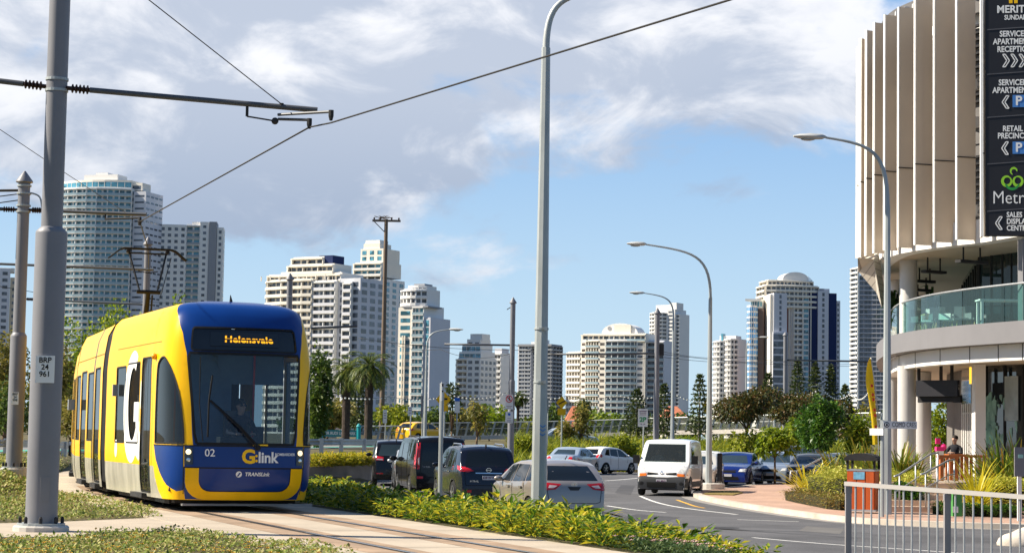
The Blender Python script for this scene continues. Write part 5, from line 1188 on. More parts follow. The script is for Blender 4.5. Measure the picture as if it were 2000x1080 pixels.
t.block([(t.x(1664), 9), (t.x(1680), 0), (t.x(1680), 20), (t.x(1664), 20)], t.z(524), 'BPPB', wall=m_white, bal=m_white, bw=8, h=3.1); t.block(rect(t.x(1680.5), t.x(1735), 1, 20), t.z(540), 'BBPP', wall=m_greyw, bal=m_lil, bw=5, h=3.1, proj=.5, balh=.5)
t = Tower('beige apartment tower at the far left edge with small side windows', 0, 900, 14)
t.block(rect(t.x(-70), t.x(8), 0, 18), t.z(528), 'WPPP', wall=m_lil, bw=5, winw=.5); t.block(rect(t.x(8.5), t.x(34), .5, 18), t.z(545), 'WPPP', wall=m_beige, bw=3.4, winw=.34, winh=1.3); t.plain(t.x(-30), t.x(16), 3, 12, t.z(530), t.z(522), m_cream)
for t in TOWERS:
 for g, M in t.rest.items(): tag(M.build('window', MATS[g], t.o), kind='stuff')
# low houses among the trees
def house(label, X0, X1, Ytop, Ybase, D, wall, roofm, hip=.35):
 a = at(X0, Ybase, D); c = at(X1, Ybase, D); w = c.x - a.x; zt = at((X0 + X1) / 2, Ytop, D).z; z0 = min(a.z, .5); ze = lerp(z0, zt, 1 - hip)
 o = empty('house', ((a.x + c.x) / 2, D, z0), label, 'house')
 MB().box(-w / 2, w / 2, 0, 9, -1.5, ze - z0).build('wall', wall, o)
 if roofm: 
  e = .5; h0, h1 = ze - z0, zt - z0
  MB().add([(-w / 2 - e, -e, h0), (w / 2 + e, -e, h0), (w / 2 + e, 9.5, h0), (-w / 2 - e, 9.5, h0), (-w * .22, 4.5, h1), (w * .22, 4.5, h1)], [(0, 1, 5, 4), (1, 2, 5), (2, 3, 4, 5), (3, 0, 4), (3, 2, 1, 0)]).build('roof', roofm, o)
 for k in range(3):
  x = -w / 2 + w * (k + .5) / 3; MB().box(x - w * .09, x + w * .09, -.06, -.005, (ze - z0) * .35, (ze - z0) * .75).build('window', m_win, o)
 return o
m_tile = mat('terracotta_tiles', (.42, .15, .08), .8, vary=.2, vscale=1.5)
house('low house with terracotta hip roof among trees behind the balustrade', 1106, 1152, 792, 826, 260, m_beige, m_tile, .55)
house('small flat-roofed cream building with a roof turret behind the white balustrade', 1300, 1338, 792, 822, 270, m_cream, m_tile, .3)
house('low white shop building glimpsed between the umbrella tree and the lamp posts', 1478, 1512, 784, 812, 300, m_white, None)
house('low brown kiosk behind the park name sign', 596, 640, 826, 852, 175, m_beige, m_brown, .3)
# ------------------------------------------------------------------ the corner building with the fins
m_fin = mat('fin_champagne_metal', (.60, .505, .40), .5, metal=.05, vary=.05, vscale=.4); m_edge = mat('fin_sunlit_edge', (.80, .79, .76), .4, vary=.03)
m_fasc = mat('fascia_grey', (.18, .178, .19), .6, vary=.06, vscale=.6); m_fascw = mat('fascia_white_panel', (.74, .73, .71), .5, vary=.03, vscale=.5)
m_soff = mat('soffit_beige', (.50, .43, .34), .7, vary=.05, vscale=.6); m_colm = mat('column_silver_paint', (.56, .55, .54), .45, metal=.1, vary=.05, vscale=.8)
m_dark = mat('louvre_black', (.018, .018, .02), .6, vary=.1); m_louv = mat('louvre_grey', (.13, .125, .125), .5, vary=.1)
m_shop = mat('shop_dark_glass', (.018, .024, .028), .02, vary=0, coat=1, spec=.8); m_bglass = glassmat('balustrade_glass', (.72, .92, .89), .05, .02, 1.4)
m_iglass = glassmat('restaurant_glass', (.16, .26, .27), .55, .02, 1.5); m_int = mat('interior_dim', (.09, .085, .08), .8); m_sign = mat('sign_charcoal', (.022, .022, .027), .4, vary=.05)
bld = empty('corner_building', (15.5, 66, 0), 'curved corner building with tall beige vertical fins, dark directory sign and glazed balcony', 'building')
def slabcurve(pxs, n=5): return catmull([at(X, 700, D).to_2d() for X, D in pxs], n)
EDGE = slabcurve([(2080, 56.5), (2010, 58), (1950, 59.4), (1880, 61.3), (1810, 64), (1762, 67.4), (1742, 71), (1735, 76), (1740, 84)])
def curve_band(name, m, curve, z0, z1, t, off=0.0, close=True):
 b = MB(); n = len(curve); A = []; C = []
 for i, q in enumerate(curve):
  tt = (curve[min(i + 1, n - 1)] - curve[max(i - 1, 0)]).normalized(); s = Vector((tt.y, -tt.x))   # right of travel = inwards (travel goes right -> left/away)
  A.append(q - s * -off if False else q + s * -off); C.append(q + s * (t - off))
 vs = [(*q, z0) for q in A] + [(*q, z1) for q in A] + [(*q, z0) for q in C] + [(*q, z1) for q in C]
 for i in range(n - 1): b.f += [(i, n + i, n + i + 1, i + 1), (n + i, 3 * n + i, 3 * n + i + 1, n + i + 1), (2 * n + i, 2 * n + i + 1, 3 * n + i + 1, 3 * n + i), (i, i + 1, 2 * n + i + 1, 2 * n + i)]
 b.f += [(0, 2 * n, 3 * n, n), (n - 1, 2 * n - 1, 4 * n - 1, 3 * n - 1)]
 b.v = vs; return b.build(name, m, bld, world=True)
Zb = lambda Y, X=1800, D=64.4: at(X, Y, D).z
zf0, zf1, zf2, zbt = Zb(715), Zb(686), Zb(648), Zb(581)     # white band, grey fascia, balcony floor, balustrade top
curve_band('fascia', m_fascw, EDGE, zf0, zf1, .4, .0)
curve_band('fascia', m_fasc, EDGE, zf1 + .003, zf2, .4, .45)
# panel joints in the white fascia
b = MB()
for i in range(2, len(EDGE) - 1, 4): q = EDGE[i]; t = (EDGE[i + 1] - EDGE[i - 1]).normalized(); s = Vector((t.y, -t.x)); b.beam((q.x - s.x * .004, q.y - s.y * .004, zf0), (q.x - s.x * .004, q.y - s.y * .004, zf1), .03, .012, up=Vector((s.x, s.y, 0)))
b.build('panel_joint', m_blk, bld, world=True)
back = [Vector((40, 62)), Vector((40, 96)), Vector((13, 96))]
def poly_fill(name, m, curve, z, t):
 pl = [(q.x, q.y) for q in reversed(curve)] + [(40, 60), (40, 96), (12, 96)]
 pl = [(q.x, q.y) for q in curve] + [(20.5, 96), (40, 96), (40, 56)]
 pl = pl[::-1]; b = MB(); b.prism(pl, z, z + t); o = b.build(name, m, bld, world=True)
 bm = bmesh.new(); bm.from_mesh(o.data); bmesh.ops.triangulate(bm, faces=bm.faces); bmesh.ops.recalc_face_normals(bm, faces=bm.faces); bm.to_mesh(o.data); bm.free(); return o
inset = [q + (Vector((c - a).normalized()).yx * Vector((1, -1))) * .3 for q, a, c in zip(EDGE[1:-1], EDGE[:-2], EDGE[2:])]
poly_fill('soffit', m_soff, inset, zf0 + .12, .2)
poly_fill('balcony_floor', m_fasc, inset, zf2 - .35, .3)
# glass balustrade with handrail
n = len(EDGE)
for i in range(0, n - 3, 3):
 q, r = EDGE[i], EDGE[i + 3]; d = (r - q).normalized(); a, c = q + d * .02, r - d * .02; s = Vector((d.y, -d.x)) * .03
 MB().add([(*(p + o), z) for o in (-s * .2, s * .2) for z in (zf2 - .12, zbt) for p in (a, c)], ((0, 1, 3, 2), (4, 6, 7, 5), (2, 3, 7, 6), (0, 2, 6, 4), (1, 5, 7, 3))).build('balustrade_panel', m_bglass, bld, world=True)
MB().tube([(q.x, q.y, zbt + .03) for q in EDGE], .03, 6).build('handrail', m_steel, bld, world=True)
# upper slab, ceiling and the louvred skirt at the corner
zc = Zb(500); zfin = Zb(471.5)
UEDGE = slabcurve([(2080, 57.3), (1990, 58.8), (1916, 60.8), (1866, 61.8), (1822, 62.8), (1786, 63.8), (1745, 65.5), (1717, 68.5), (1706, 72), (1708, 80)])
curve_band('upper_fascia', m_fascw, UEDGE, zc + .1, zfin + .35, .5, .0)
ui = [q + (Vector((c - a).normalized()).yx * Vector((1, -1))) * .3 for q, a, c in zip(UEDGE[1:-1], UEDGE[:-2], UEDGE[2:])]
poly_fill('ceiling', m_soff, ui, zc + .14, .25)
# fins
FIN = [(1674.5, 67.6), (1680, 67.2), (1691, 66.8), (1706.5, 65.7), (1727, 64.8), (1754, 63.8), (1786.5, 62.7), (1824, 61.8), (1868, 60.9), (1918, 60.0)]
topY = [92, 76, 60, 45, 30, 15, -10, -25, -40, -60]; botY = [504, 502, 499.5, 494, 488.5, 483.5, 478, 472.5, 467.5, 462]
for k, ((X, D), ty, by) in enumerate(zip(FIN, topY, botY)):
 a = at(X, 300, D); z0 = at(X, by, D).z; z1 = at(X, ty, D).z
 Xn = X + [4, 10.5, 15, 20, 25, 31, 33, 40, 36, 12][k]; c = at(Xn, 300, D - .10 + .25)
 d = Vector((c.x - a.x, c.y - a.y)); d.normalize(); s = Vector((-d.y, d.x)) * .05
 p0, p1 = Vector((a.x, a.y)), Vector((c.x, c.y))
 b = MB(); b.prism([(p0 - s)[:], (p1 - s)[:], (p1 + s)[:], (p0 + s)[:]], z0, z1); f = b.build('fin', m_fin, bld, world=True)
 e0 = p0 - d * .012; q0 = p0 + d * .025
 b = MB(); s2 = s * 1.12; b.prism([(e0 - s2)[:], (q0 - s2)[:], (q0 + s2)[:], (e0 + s2)[:]], z0 - .01, z1 + .01); ch = b.build('sunlit_edge', m_edge, f); ch.location = -bld.location  # white strip stands in for sunlight on the fin's left edge
 zj = at(X, 300 + (9 - k) * 7, D).z
 b = MB(); b.beam((p0.x, p0.y - .07, zj), (p1.x, p1.y - .07, zj), .02, .03); j = b.build('bracket', m_dk, f); j.location = ch.location
# louvred car park wall behind the fins
LW = slabcurve([(2080, 58.8), (1990, 60.3), (1916, 62.2), (1866, 63.2), (1822, 64.2), (1786, 65.2), (1745, 66.8), (1722, 69), (1712, 73), (1716, 80)])
curve_band('louvre_wall', m_louv, LW, zfin + .2, 14.5, .3, .0)
b = MB()
lz = 0
for z_ in [zfin + .5 + .22 * i for i in range(int((14.3 - zfin) / .22))]:
 if int((z_ - zfin) / 4.2) != lz: lz += 1; b.build('louvre_blades', m_dark, bld, world=True); b = MB()
 if 2.55 < (z_ - zfin) % 4.2: continue
 for a, c in zip(LW[::2], LW[2::2]):
  d = (c - a); m_ = d.length; d.normalize(); b.beam((*(a - Vector((d.y, -d.x)) * .07), z_), (*(c - Vector((d.y, -d.x)) * .07), z_), .13, .07)
b.build('louvre_blades', m_dark, bld, world=True)
for z_ in (zfin + 2.9, zfin + 7.1):
 curve_band('spandrel_panel', m_louv, LW, z_, z_ + 1.0, .2, .05)
b = MB(); LW2 = LW
for i in range(1, len(LW), 2):
 for z_ in (zfin + .6, zfin + 3.4, zfin + 7.6, zfin + 4.6): q = LW[i]; MB().box(q.x - .12, q.x + .12, q.y - .32, q.y - .1, z_, z_ + .35).build('fixing_bracket', m_colm, bld, world=True)
curve_band('upper_wall', m_fascw, [q + Vector((.1, .5)) for q in LW[:16]], 14.5, 17.6, .3, 0)
MB().box(14.8, 19, 66, 70, 15.5, 19).build('lift_overrun', m_fascw, bld, world=True)
# tapering boarded soffit at the left corner
pts = [at(1675, 503, 68), at(1706, 506, 67), at(1722, 600, 71), at(1712, 572, 73), at(1676, 530, 74)]
b = MB(); b.add([tuple(p) for p in pts] + [tuple(p + Vector((.25, .4, .25))) for p in pts], [tuple(range(5)), tuple(reversed(range(5, 10)))] + [(i, 5 + i, 5 + (i + 1) % 5, (i + 1) % 5) for i in range(5)])
def boardmat():
 m = mat('soffit_boards', (.50, .46, .40), .7, vary=.05); t = m.node_tree; p = t.nodes['Principled BSDF']; src = p.inputs['Base Color'].links[0].from_socket
 c = t.nodes.new('ShaderNodeTexCoord'); w = t.nodes.new('ShaderNodeTexWave'); w.bands_direction = 'Z'; w.inputs['Scale'].default_value = 1.6; w.wave_profile = 'SAW'
 t.links.new(c.outputs['Object'], w.inputs[0]); gt = t.nodes.new('ShaderNodeMath'); gt.operation = 'GREATER_THAN'; gt.inputs[1].default_value = .12; t.links.new(w.outputs[0], gt.inputs[0])
 mx = t.nodes.new('ShaderNodeMixRGB'); mx.inputs[1].default_value = (.22, .2, .18, 1); t.links.new(gt.outputs[0], mx.inputs[0]); t.links.new(src, mx.inputs[2]); t.links.new(mx.outputs[0], p.inputs['Base Color']); return m
b.build('corner_soffit', boardmat(), bld, world=True)
# columns
def column(X, D, z0, z1, r, m=m_colm):
 q = at(X, 700, D); MB().lathe((q.x, q.y, z0), [(r, 0), (r, z1 - z0)], 28).build('column', m, bld, smooth=True, ang=40, world=True)
TZ = .25
column(1771, 67.2, TZ - .5, zf0 + .1, .31); column(1774, 67.6, zf2 - .1, zc + .2, .30); column(1801, 72.5, TZ - .5, zf0 + .1, .33); column(1744, 76, TZ - .5, zf0 + .1, .3); column(1752, 76, zf2 - .1, zc + .2, .3)
q = at(1915, 800, 64.5); MB().box(q.x - .17, q.x + .17, q.y, q.y + .5, TZ - .3, zf0 + .1).build('column', m_fascw, bld, world=True)
# ground floor walls and shop glass
def wall_seg(name, m, X0, D0, X1, D1, z0, z1, t=.2):
 a = at(X0, 800, D0); c = at(X1, 800, D1); d = Vector((c.x - a.x, c.y - a.y)).normalized(); s = Vector((-d.y, d.x)) * t
 return MB().prism([(a.x, a.y), (c.x, c.y), (c.x + s.x, c.y + s.y), (a.x + s.x, a.y + s.y)], z0, z1).build(name, m, bld, world=True)
wall_seg('shop_window', m_shop, 1922, 66, 2100, 62, TZ - .2, zf0 + .1)
b = MB()
for X in (1924, 1962, 2000, 2040):
 a = at(X, 800, lerp(66, 62, (X - 1922) / 178) - .04); b.box(a.x - .04, a.x + .04, a.y - .05, a.y + .02, TZ, zf0 + .1)
b.build('window_mullion', m_dark, bld, world=True)
wall_seg('shop_window', m_shop, 1878, 70, 1912, 66.3, TZ + 2.2, zf0 + .1)
wall_seg('wall', mat('cladding_brown_grey', (.16, .15, .14), .7, vary=.15), 1849, 74.5, 1879, 70, TZ - .2, zf0 + .1)
b = MB()
for k in range(9):
 X = 1880 + k * 3.5; a = at(X, 800, lerp(69.9, 66.3, (X - 1880) / 32) - .06); b.box(a.x - .025, a.x + .025, a.y - .04, a.y + .04, TZ - .1, TZ + 2.5)
b.build('door_slat', m_fascw, bld, world=True)
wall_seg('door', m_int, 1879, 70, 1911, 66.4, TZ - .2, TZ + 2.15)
q = at(1946, 765, 64.9)
wall_seg('poster', mat('poster_pale', (.34, .40, .42), .5, vary=.35, vscale=.9), 1962, 64.95, 1988, 64.35, at(1975, 822, 65).z, at(1975, 735, 65).z, .02)
# mint foliage print on the glass
rnd = random.Random(4); b = MB(); m_mint = mat('mint_window_film', (.30, .52, .46), .4, vary=.3, vscale=2)
for k in range(46):
 X = rnd.uniform(1926, 1946) if rnd.random() < .7 else rnd.uniform(1926, 1990); Y = rnd.uniform(775, 868); a = at(X, Y, lerp(66, 62, (X - 1922) / 178) - .03); w, h = rnd.uniform(.06, .2), rnd.uniform(.08, .32); t = rnd.uniform(-.1, .1)
 b.add([(a.x + math.cos(c) * w + t * math.sin(c), a.y - math.cos(c) * w * -.04, a.z + math.sin(c) * h) for c in [i * math.pi / 4 for i in range(8)]], [tuple(range(8))])
b.build('window_film', m_mint, bld, world=True)
wall_seg('awning_light', mat('amber_sign_light', (.8, .5, .05), .5, vary=0, emit=(1, .6, .05), estr=.7), 1893, 67.8, 1899, 67.4, at(1896, 750, 68).z, at(1896, 705, 68).z, .06)
# restaurant glass upstairs
wall_seg('glazing', m_iglass, 1912, 66, 2080, 61.8, zf2 - .1, zc + .2, .06); wall_seg('glazing', m_iglass, 1880, 76, 1910, 66.3, zf2 - .1, zc + .2, .06)
b = MB()
for X in (1912, 1936, 1958, 1976, 1994):
 a = at(X, 600, lerp(66, 61.8, (X - 1912) / 168) - .05); b.box(a.x - .03, a.x + .03, a.y - .05, a.y + .03, zf2, zc + .2)
for k in range(8):
 t_ = k / 7; a = at(lerp(1880, 1910, t_), 600, lerp(76, 66.3, t_) - .05); b.box(a.x - .05, a.x + .05, a.y - .08, a.y + .03, zf2, zc)
b.build('window_mullion', m_dk, bld, world=True)
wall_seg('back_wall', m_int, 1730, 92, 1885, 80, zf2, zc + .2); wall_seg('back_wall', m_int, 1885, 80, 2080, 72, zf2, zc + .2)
q = at(2006, 560, 58.3); MB().box(q.x - .12, q.x + .4, q.y, q.y + .6, zf2 - .3, zc).build('column', m_fasc, bld, world=True)
# heaters under the ceiling
for X, D, w in ((1898, 62.6, 1.15), (1824, 66.5, .9), (1806, 70.5, .8), (1799, 74.5, .8), (1802, 78, .8)):
 q = at(X, 500, D); o = empty('radiant_heater', (q.x, q.y, zc - .38), {1898: 'wide radiant heater under the balcony ceiling nearest the directory sign', 1824: 'radiant heater hung right of the silver balcony column, second along the ceiling', 1806: 'radiant heater third along the balcony ceiling beyond the column', 1799: 'radiant heater fourth along the balcony ceiling, small in the distance', 1802: 'farthest and smallest radiant heater at the back of the balcony ceiling'}[X], 'heater', 'heaters under the balcony ceiling', rz=.5)
 MB().box(-w / 2, w / 2, -.13, .13, 0, .09).build('heater_panel', m_dk, o); b = MB()
 for x in (-w * .3, w * .3): b.box(x - .02, x + .02, -.02, .02, .09, .54)
 b.build('hanger', m_dk, o)
# balcony chairs and table
m_chw = mat('chair_white_shell', (.72, .72, .70), .4); m_chg = mat('chair_grey_shell', (.16, .17, .18), .6); m_oak = mat('oak_legs', (.50, .33, .14), .6, vary=.2)
def chair(X, D, z, shell, label, rz, cat='chair'):
 q = at(X, 640, D); o = empty('chair', (q.x, q.y, z), label, cat, 'chairs on the upstairs balcony', rz)
 b = MB(); prof = [(-.24, .44), (.16, .43), (.24, .48), (.27, .62), (.30, .84)]
 for i, (y, zz) in enumerate(prof): b.v += [(-.24, y, zz), (-.26 if i > 1 else -.25, y, zz + .06), (.25, y, zz + .06), (.24, y, zz)]
 k = 4
 for i in range(4):
  for j in range(3): b.f.append((i * k + j, i * k + j + 1, (i + 1) * k + j + 1, (i + 1) * k + j))
  b.f.append((i * k, (i + 1) * k, (i + 1) * k + 3, i * k + 3))
 b.f += [(0, 3, 2, 1), (16, 17, 18, 19)]
 for sx in (-1, 1): b.box(sx * .27 - .02, sx * .27 + .02, -.15, .27, .46, .66)
 b.build('seat_shell', shell, o, smooth=True, ang=40)
 for sx in (-1, 1):
  for sy in (-1, 1): MB().tube([(sx * .15, sy * .13, .43), (sx * .24, sy * .22, 0)], [.022, .014], 7).build('leg', m_oak, o)
for a in [(1802, 66.3, m_chg, 'grey tub chair on the balcony just right of the silver column', .4), (1818, 65.6, m_chw, 'white tub chair, first of the balcony chairs right of the column', -.5), (1836, 64.8, m_chg, 'dark grey tub chair with oak legs in the middle of the balcony', .1), (1856, 64.6, m_chw, 'second white tub chair at the balcony table behind the glass', .9), (1880, 64.2, m_chg, 'charcoal tub chair left of the high white balcony table', -.2), (1908, 64.0, m_chg, 'charcoal tub chair under the end of the high white balcony table', .3)]:
 chair(a[0], a[1], zf2 - .05, a[2], a[3], a[4])
def table(X, D, z, h, w, m, label, top=.05, legm=None):
 q = at(X, 640, D); o = empty('table', (q.x, q.y, z), label, 'table')
 MB().box(-w / 2, w / 2, -.35, .35, h - top, h).build('tabletop', m, o)
 for sx in (-1, 1):
  for sy in (-1, 1): MB().box(sx * (w / 2 - .08) - .04, sx * (w / 2 - .08) + .04, sy * .28 - .04, sy * .28 + .04, 0, h - top).build('leg', legm or m, o)
table(1846, 66.2, zf2 - .05, .74, 1.5, m_oak, 'low oak table between the tub chairs on the balcony'); table(1962, 62.6, zf2 - .05, 1.0, 1.7, m_fascw, 'high white table at the right end of the balcony')
for X, D, s_, lab in ((1742, 72, 1.0, 'leafy potted plant at the left end of the balcony'), (1822, 76, 1.25, 'tall potted palm at the back of the balcony behind the tub chairs')):
 q = at(X, 640, D); o = empty('potted_plant', (q.x, q.y, zf2 - .05), lab, 'plant'); MB().lathe((0, 0, 0), [(.2, 0), (.27, .45), (.25, .47), (.2, .43)], 14).build('pot', m_fascw, o); rnd = random.Random(int(X)); b = MB()
 for k in range(60):
  a = rnd.uniform(0, 6.28); r_ = rnd.uniform(.2, .6) * s_; h = rnd.uniform(.5, 1.7) * s_; w = .05; dv = Vector((math.cos(a), math.sin(a), 0)); sv = Vector((-dv.y, dv.x, 0)) * w
  p0 = Vector((0, 0, .4)); p1 = p0 + dv * r_ * .5 + Vector((0, 0, h)); p2 = p1 + dv * r_ + Vector((0, 0, -.15)); b.add([p0 - sv * .3, p0 + sv * .3, p1 + sv, p1 - sv, p2], ((0, 1, 2, 3), (3, 2, 4)))
 b.build('foliage', leafmat('pot_leaf', [(.03, .08, .02), (.07, .15, .03)]), o)
# hanging shop sign
q = at(1829, 758, 66.0); o = empty('hanging_sign', (q.x, q.y, q.z), 'black hanging sign reading LEMONGRASS under the soffit', 'sign')
a0, a1 = at(1788, 744, 66.4), at(1869, 741, 65.2); rx = (Vector((a1.x - a0.x, a1.y - a0.y, 0))).normalized(); wS = (a1 - a0).length; hS = .53
MB().plate(Vector(o.location), rx, (0, 0, 1), [(-wS / 2, -hS / 2), (wS / 2, -hS / 2), (wS / 2, hS / 2), (-wS / 2, hS / 2)], .14).build('sign_box', m_sign, o, world=True)
MB().plate(Vector(o.location) + Vector((.12, .1, -.38)), rx, (0, 0, 1), [(-wS / 2 - .05, -.09), (wS / 2, -.09), (wS / 2, .16), (-wS / 2 - .05, .16)], .12).build('lower_box', m_dark, o, world=True)
text(o, 'LEMONGRASS', .25, mat('sign_dim_letters', (.30, .29, .28), .5, vary=0), Vector(o.location) + Vector((.1, 0, .02)), rx, (0, 0, 1), bold=.01); b = MB()
for t_ in (-.42, .12, .38): p = Vector(o.location) + rx * wS * t_; b.box(p.x - .05, p.x + .05, p.y + .02, p.y + .1, p.z + hS / 2, zf0 + .14)
b.build('hanger', m_dk, o, world=True)
# big directory sign
q = at(1925, 300, 58.4); rx = Vector((.985, -.17, 0)); W_ = 2.55; zb_, zt_ = at(1930, 460, 58.4).z, at(1930, -40, 58.4).z
sg = empty('directory_sign', (q.x, q.y, zb_), 'tall charcoal directory sign with white lettering and arrows on the finned facade', 'sign')
MB().plate(q * 1 + Vector((0, 0, zb_ - q.z)), rx, (0, 0, 1), [(0, 0), (W_, 0), (W_, zt_ - zb_), (0, zt_ - zb_)], .35).build('sign_panel', m_sign, sg, world=True)
MB().plate(q + Vector((-.14, .0, zb_ - q.z - .03)), rx, (0, 0, 1), [(0, 0), (.06, 0), (.06, zt_ - zb_), (0, zt_ - zb_)], .5).build('side_trim', m_edge, sg, world=True)
k_ = FPX / 58.4
def sp(X, Y):   # a point on the sign's face seen at X,Y
 d = ray(X, Y); nn = rx.cross(Vector((0, 0, 1))); t_ = (q - CAM).dot(nn) / d.dot(nn); return CAM + d * t_
m_swhite = mat('sign_white_letters', (.82, .82, .80), .5, vary=0); m_blueP = mat('parking_blue', (.07, .22, .55), .45, vary=0); m_dimline = mat('sign_groove', (.10, .10, .11), .5)
for X, Y, s_, h in [(1990, 19, 'MERITON', 18), (1985, 35, 'SUNDALE', 11.5), (1981, 67, 'SERVICED', 14), (1980, 82, 'APARTMENTS', 14), (1982, 97, 'RECEPTION', 14), (1979, 162, 'SERVICED', 14), (1979, 177, 'APARTMENTS', 14), (1978, 252, 'RETAIL', 13.5), (1978, 266, 'PRECINCT', 13.5)]:
 text(sg, s_, h / k_ * 1.15, m_swhite, sp(X, Y), rx, (0, 0, 1), bold=.028, spacing=1.0, wscale=.80 if s_ != 'MERITON' else .95)
text(sg, 'Metro', 36 / k_, m_swhite, sp(1978, 387), rx, (0, 0, 1), bold=-.006, wscale=.86)
for Y, s_ in ((420, 'SALES'), (433, 'DISPLAY'), (446, 'CENTRE')): text(sg, s_, 14.5 / k_, m_swhite, sp(1966, Y), rx, (0, 0, 1), bold=.028, align='LEFT', wscale=.8)
def chevron(X, Y, dirn, w=13, h=25):
 c = sp(X, Y); u = 1 / k_; b = MB(); T_ = 2.0 * u
 out = [(-.5, 0), (.12, .5), (.5, .5), (-.10, 0), (.5, -.5), (.12, -.5)]
 P = [c + rx * (x * dirn * w * u) + Vector((0, 0, y * h * u)) for x, y in out]; nn = rx.cross(Vector((0, 0, 1)))
 for a, e in zip(P, P[1:] + P[:1]): b.beam(a + nn * .006, e + nn * .006, T_, .012, up=nn)
 b.build('arrow', m_swhite, sg, world=True)
for X in (1965, 1981, 1997): chevron(X, 119, -1)
chevron(1964, 200, 1); chevron(1963, 290, 1); chevron(1951, 436, 1)
for Y in (198, 289):
 c = sp(1989.5, Y); u = 11.5 / k_; MB().plate(c + rx.cross(Vector((0, 0, 1))) * .012, rx, (0, 0, 1), [(-u, -u * 1.05), (u, -u * 1.05), (u, u * 1.05), (-u, u * 1.05)], .01).build('parking_square', m_blueP, sg, world=True); text(sg, 'P', 25 / k_, m_swhite, c, rx, (0, 0, 1), bold=.03, off=.02)
b = MB(); gl = [(56, 1), (143, 1), (227, 1), (318, 1), (410, 1)]
for Y, _ in gl: b.beam(sp(1928, Y + 3) + Vector((0, -.005, 0)), sp(2040, Y - 5) + Vector((0, -.005, 0)), .03, .012, up=Vector((0, -1, 0)))
b.build('sign_groove', m_dimline, sg, world=True)
b = MB()
for X in (1974, 1984): c = sp(X, 2); b.plate(c + Vector((0, -.01, 0)), rx, (0, 0, 1), [(-.05, -.08), (.05, -.08), (.05, .25), (-.05, .25)], .01)
b.build('emblem', MATS['logo_yellow'], sg, world=True)
# the green swirl above Metro
m_lg = mat('logo_lime_green', (.30, .62, .04), .4, vary=0); m_dg = mat('logo_deep_green', (.03, .28, .06), .4, vary=0); u = 1 / k_
def swirl(cx, cy, r, w, a0, a1, m, off):
 c = sp(cx, cy); nn = rx.cross(Vector((0, 0, 1))) * off; b = MB(); n_ = 18
 for i in range(n_ + 1):
  t_ = i / n_; a = R(lerp(a0, a1, t_)); ww = w * (.25 + .75 * math.sin(math.pi * min(1, t_ * .85 + .12)))
  for rr in (r - ww / 2, r + ww / 2): b.v.append(tuple(c + nn + rx * (math.cos(a) * rr * u) + Vector((0, 0, math.sin(a) * rr * 1.08 * u))))
 for i in range(n_): b.f.append((2 * i, 2 * i + 1, 2 * i + 3, 2 * i + 2))
 b.build('emblem', m, sg, world=True)
swirl(1966.5, 354, 8.5, 5.5, 60, 420, m_lg, .008); swirl(1988, 354, 8.5, 5.5, -240, 120, m_lg, .008); swirl(1977, 355, 13.5, 5, 200, 345, m_dg, .012); swirl(1980, 335, 6, 4, 0, 250, m_lg, .012)
# terrace, steps, handrails
b = MB(); tp = [(10.9, 57.6), (40, 57.6), (40, 96), (19.5, 96), (12.6, 68)]; b.prism(tp, -.8, TZ); tag(b.build('terrace', mat('terrace_pavers', (.36, .30, .25), .85, vary=.15, vscale=1.5)), kind='structure')
m_step = mat('step_sandstone', (.58, .43, .32), .85, vary=.14, vscale=2)
st = empty('stairs', (11.5, 56.5, FZ), 'sandstone steps leading up from the pavement to the terrace', 'stairs')
for k in range(5):
 x0, x1 = 10.45 + .05 * k, 12.7; b = MB().box(x0, x1, 55.0 + k * .42, 57.6 if k == 4 else 57.55, FZ - .1, FZ + .155 * (k + 1)); 
 b = MB().box(x0, x1, 55.0 + k * .42, 55.0 + (k + 1) * .42 - .003 if k < 4 else 57.6, FZ - .1, FZ + .155 * (k + 1)); b.build('step', m_step, st, world=True)
def handrail(lab, pts):
 P = [at(*q) for q in pts]; o = empty('handrail', (P[1].x, P[1].y, FZ), lab, 'handrail')
 for dz_, r_ in ((0, .028), (-.42, .017)): MB().tube([q + Vector((0, 0, dz_)) for q in P], r_, 8).build('rail' if dz_ == 0 else 'lower_rail', m_steel, o, smooth=True, world=True)
 for q, h_ in ((P[1], .95), (P[1].lerp(P[2], .5), .95), (P[2], .95), (P[3], .95)): MB().tube([q, q - Vector((0, 0, h_))], .022, 8).build('post', m_steel, o, smooth=True, world=True)
handrail('steel handrail on the left of the sandstone steps', [(1747, 930, 54.3), (1757, 926, 54.6), (1818, 886, 58), (1832, 884, 59)]); handrail('steel handrail on the right of the sandstone steps', [(1799, 926, 54.6), (1808, 923, 54.9), (1852, 899, 57.5), (1864, 897, 58.3)])
a, c = at(1607, 893, 76), at(1556, 920, 72); o = empty('handrail', (c.x, c.y, FZ), 'sloping steel handrail rising behind the yellow flax beside the parked cars', 'handrail'); MB().tube([c + Vector((-.25, 0, -.35)), c + Vector((-.2, 0, 0)), c, a, a + Vector((.5, .2, 0))], .035, 8).build('rail', m_steel, o, smooth=True, world=True)
for p in (c, a): MB().tube([p, (p.x, p.y, FZ)], .03, 8).build('post', m_steel, o, smooth=True, world=True)
# timber tables on the terrace and the person sitting there
m_timb = mat('orange_timber', (.42, .13, .04), .6, vary=.25, vscale=3, stretch=(1, 1, .2))
table(1868, 61.5, TZ, .80, .62, m_timb, 'tall timber bar table in front of the seated person', .08); table(1905, 61.8, TZ, .78, .55, m_timb, 'second timber bar table, right of the seated person', .08)
q = at(1852, 905, 60.2); o = empty('timber_bench', (q.x, q.y, TZ), 'timber bench end beside the steps, left of the bar table', 'bench'); MB().box(-.32, .3, -.2, .2, .68, .77).build('seat', m_timb, o)
for sx in (-1, 1): MB().box(sx * .22 - .05, sx * .22 + .05, -.16, .16, 0, .68).build('leg', m_timb, o)
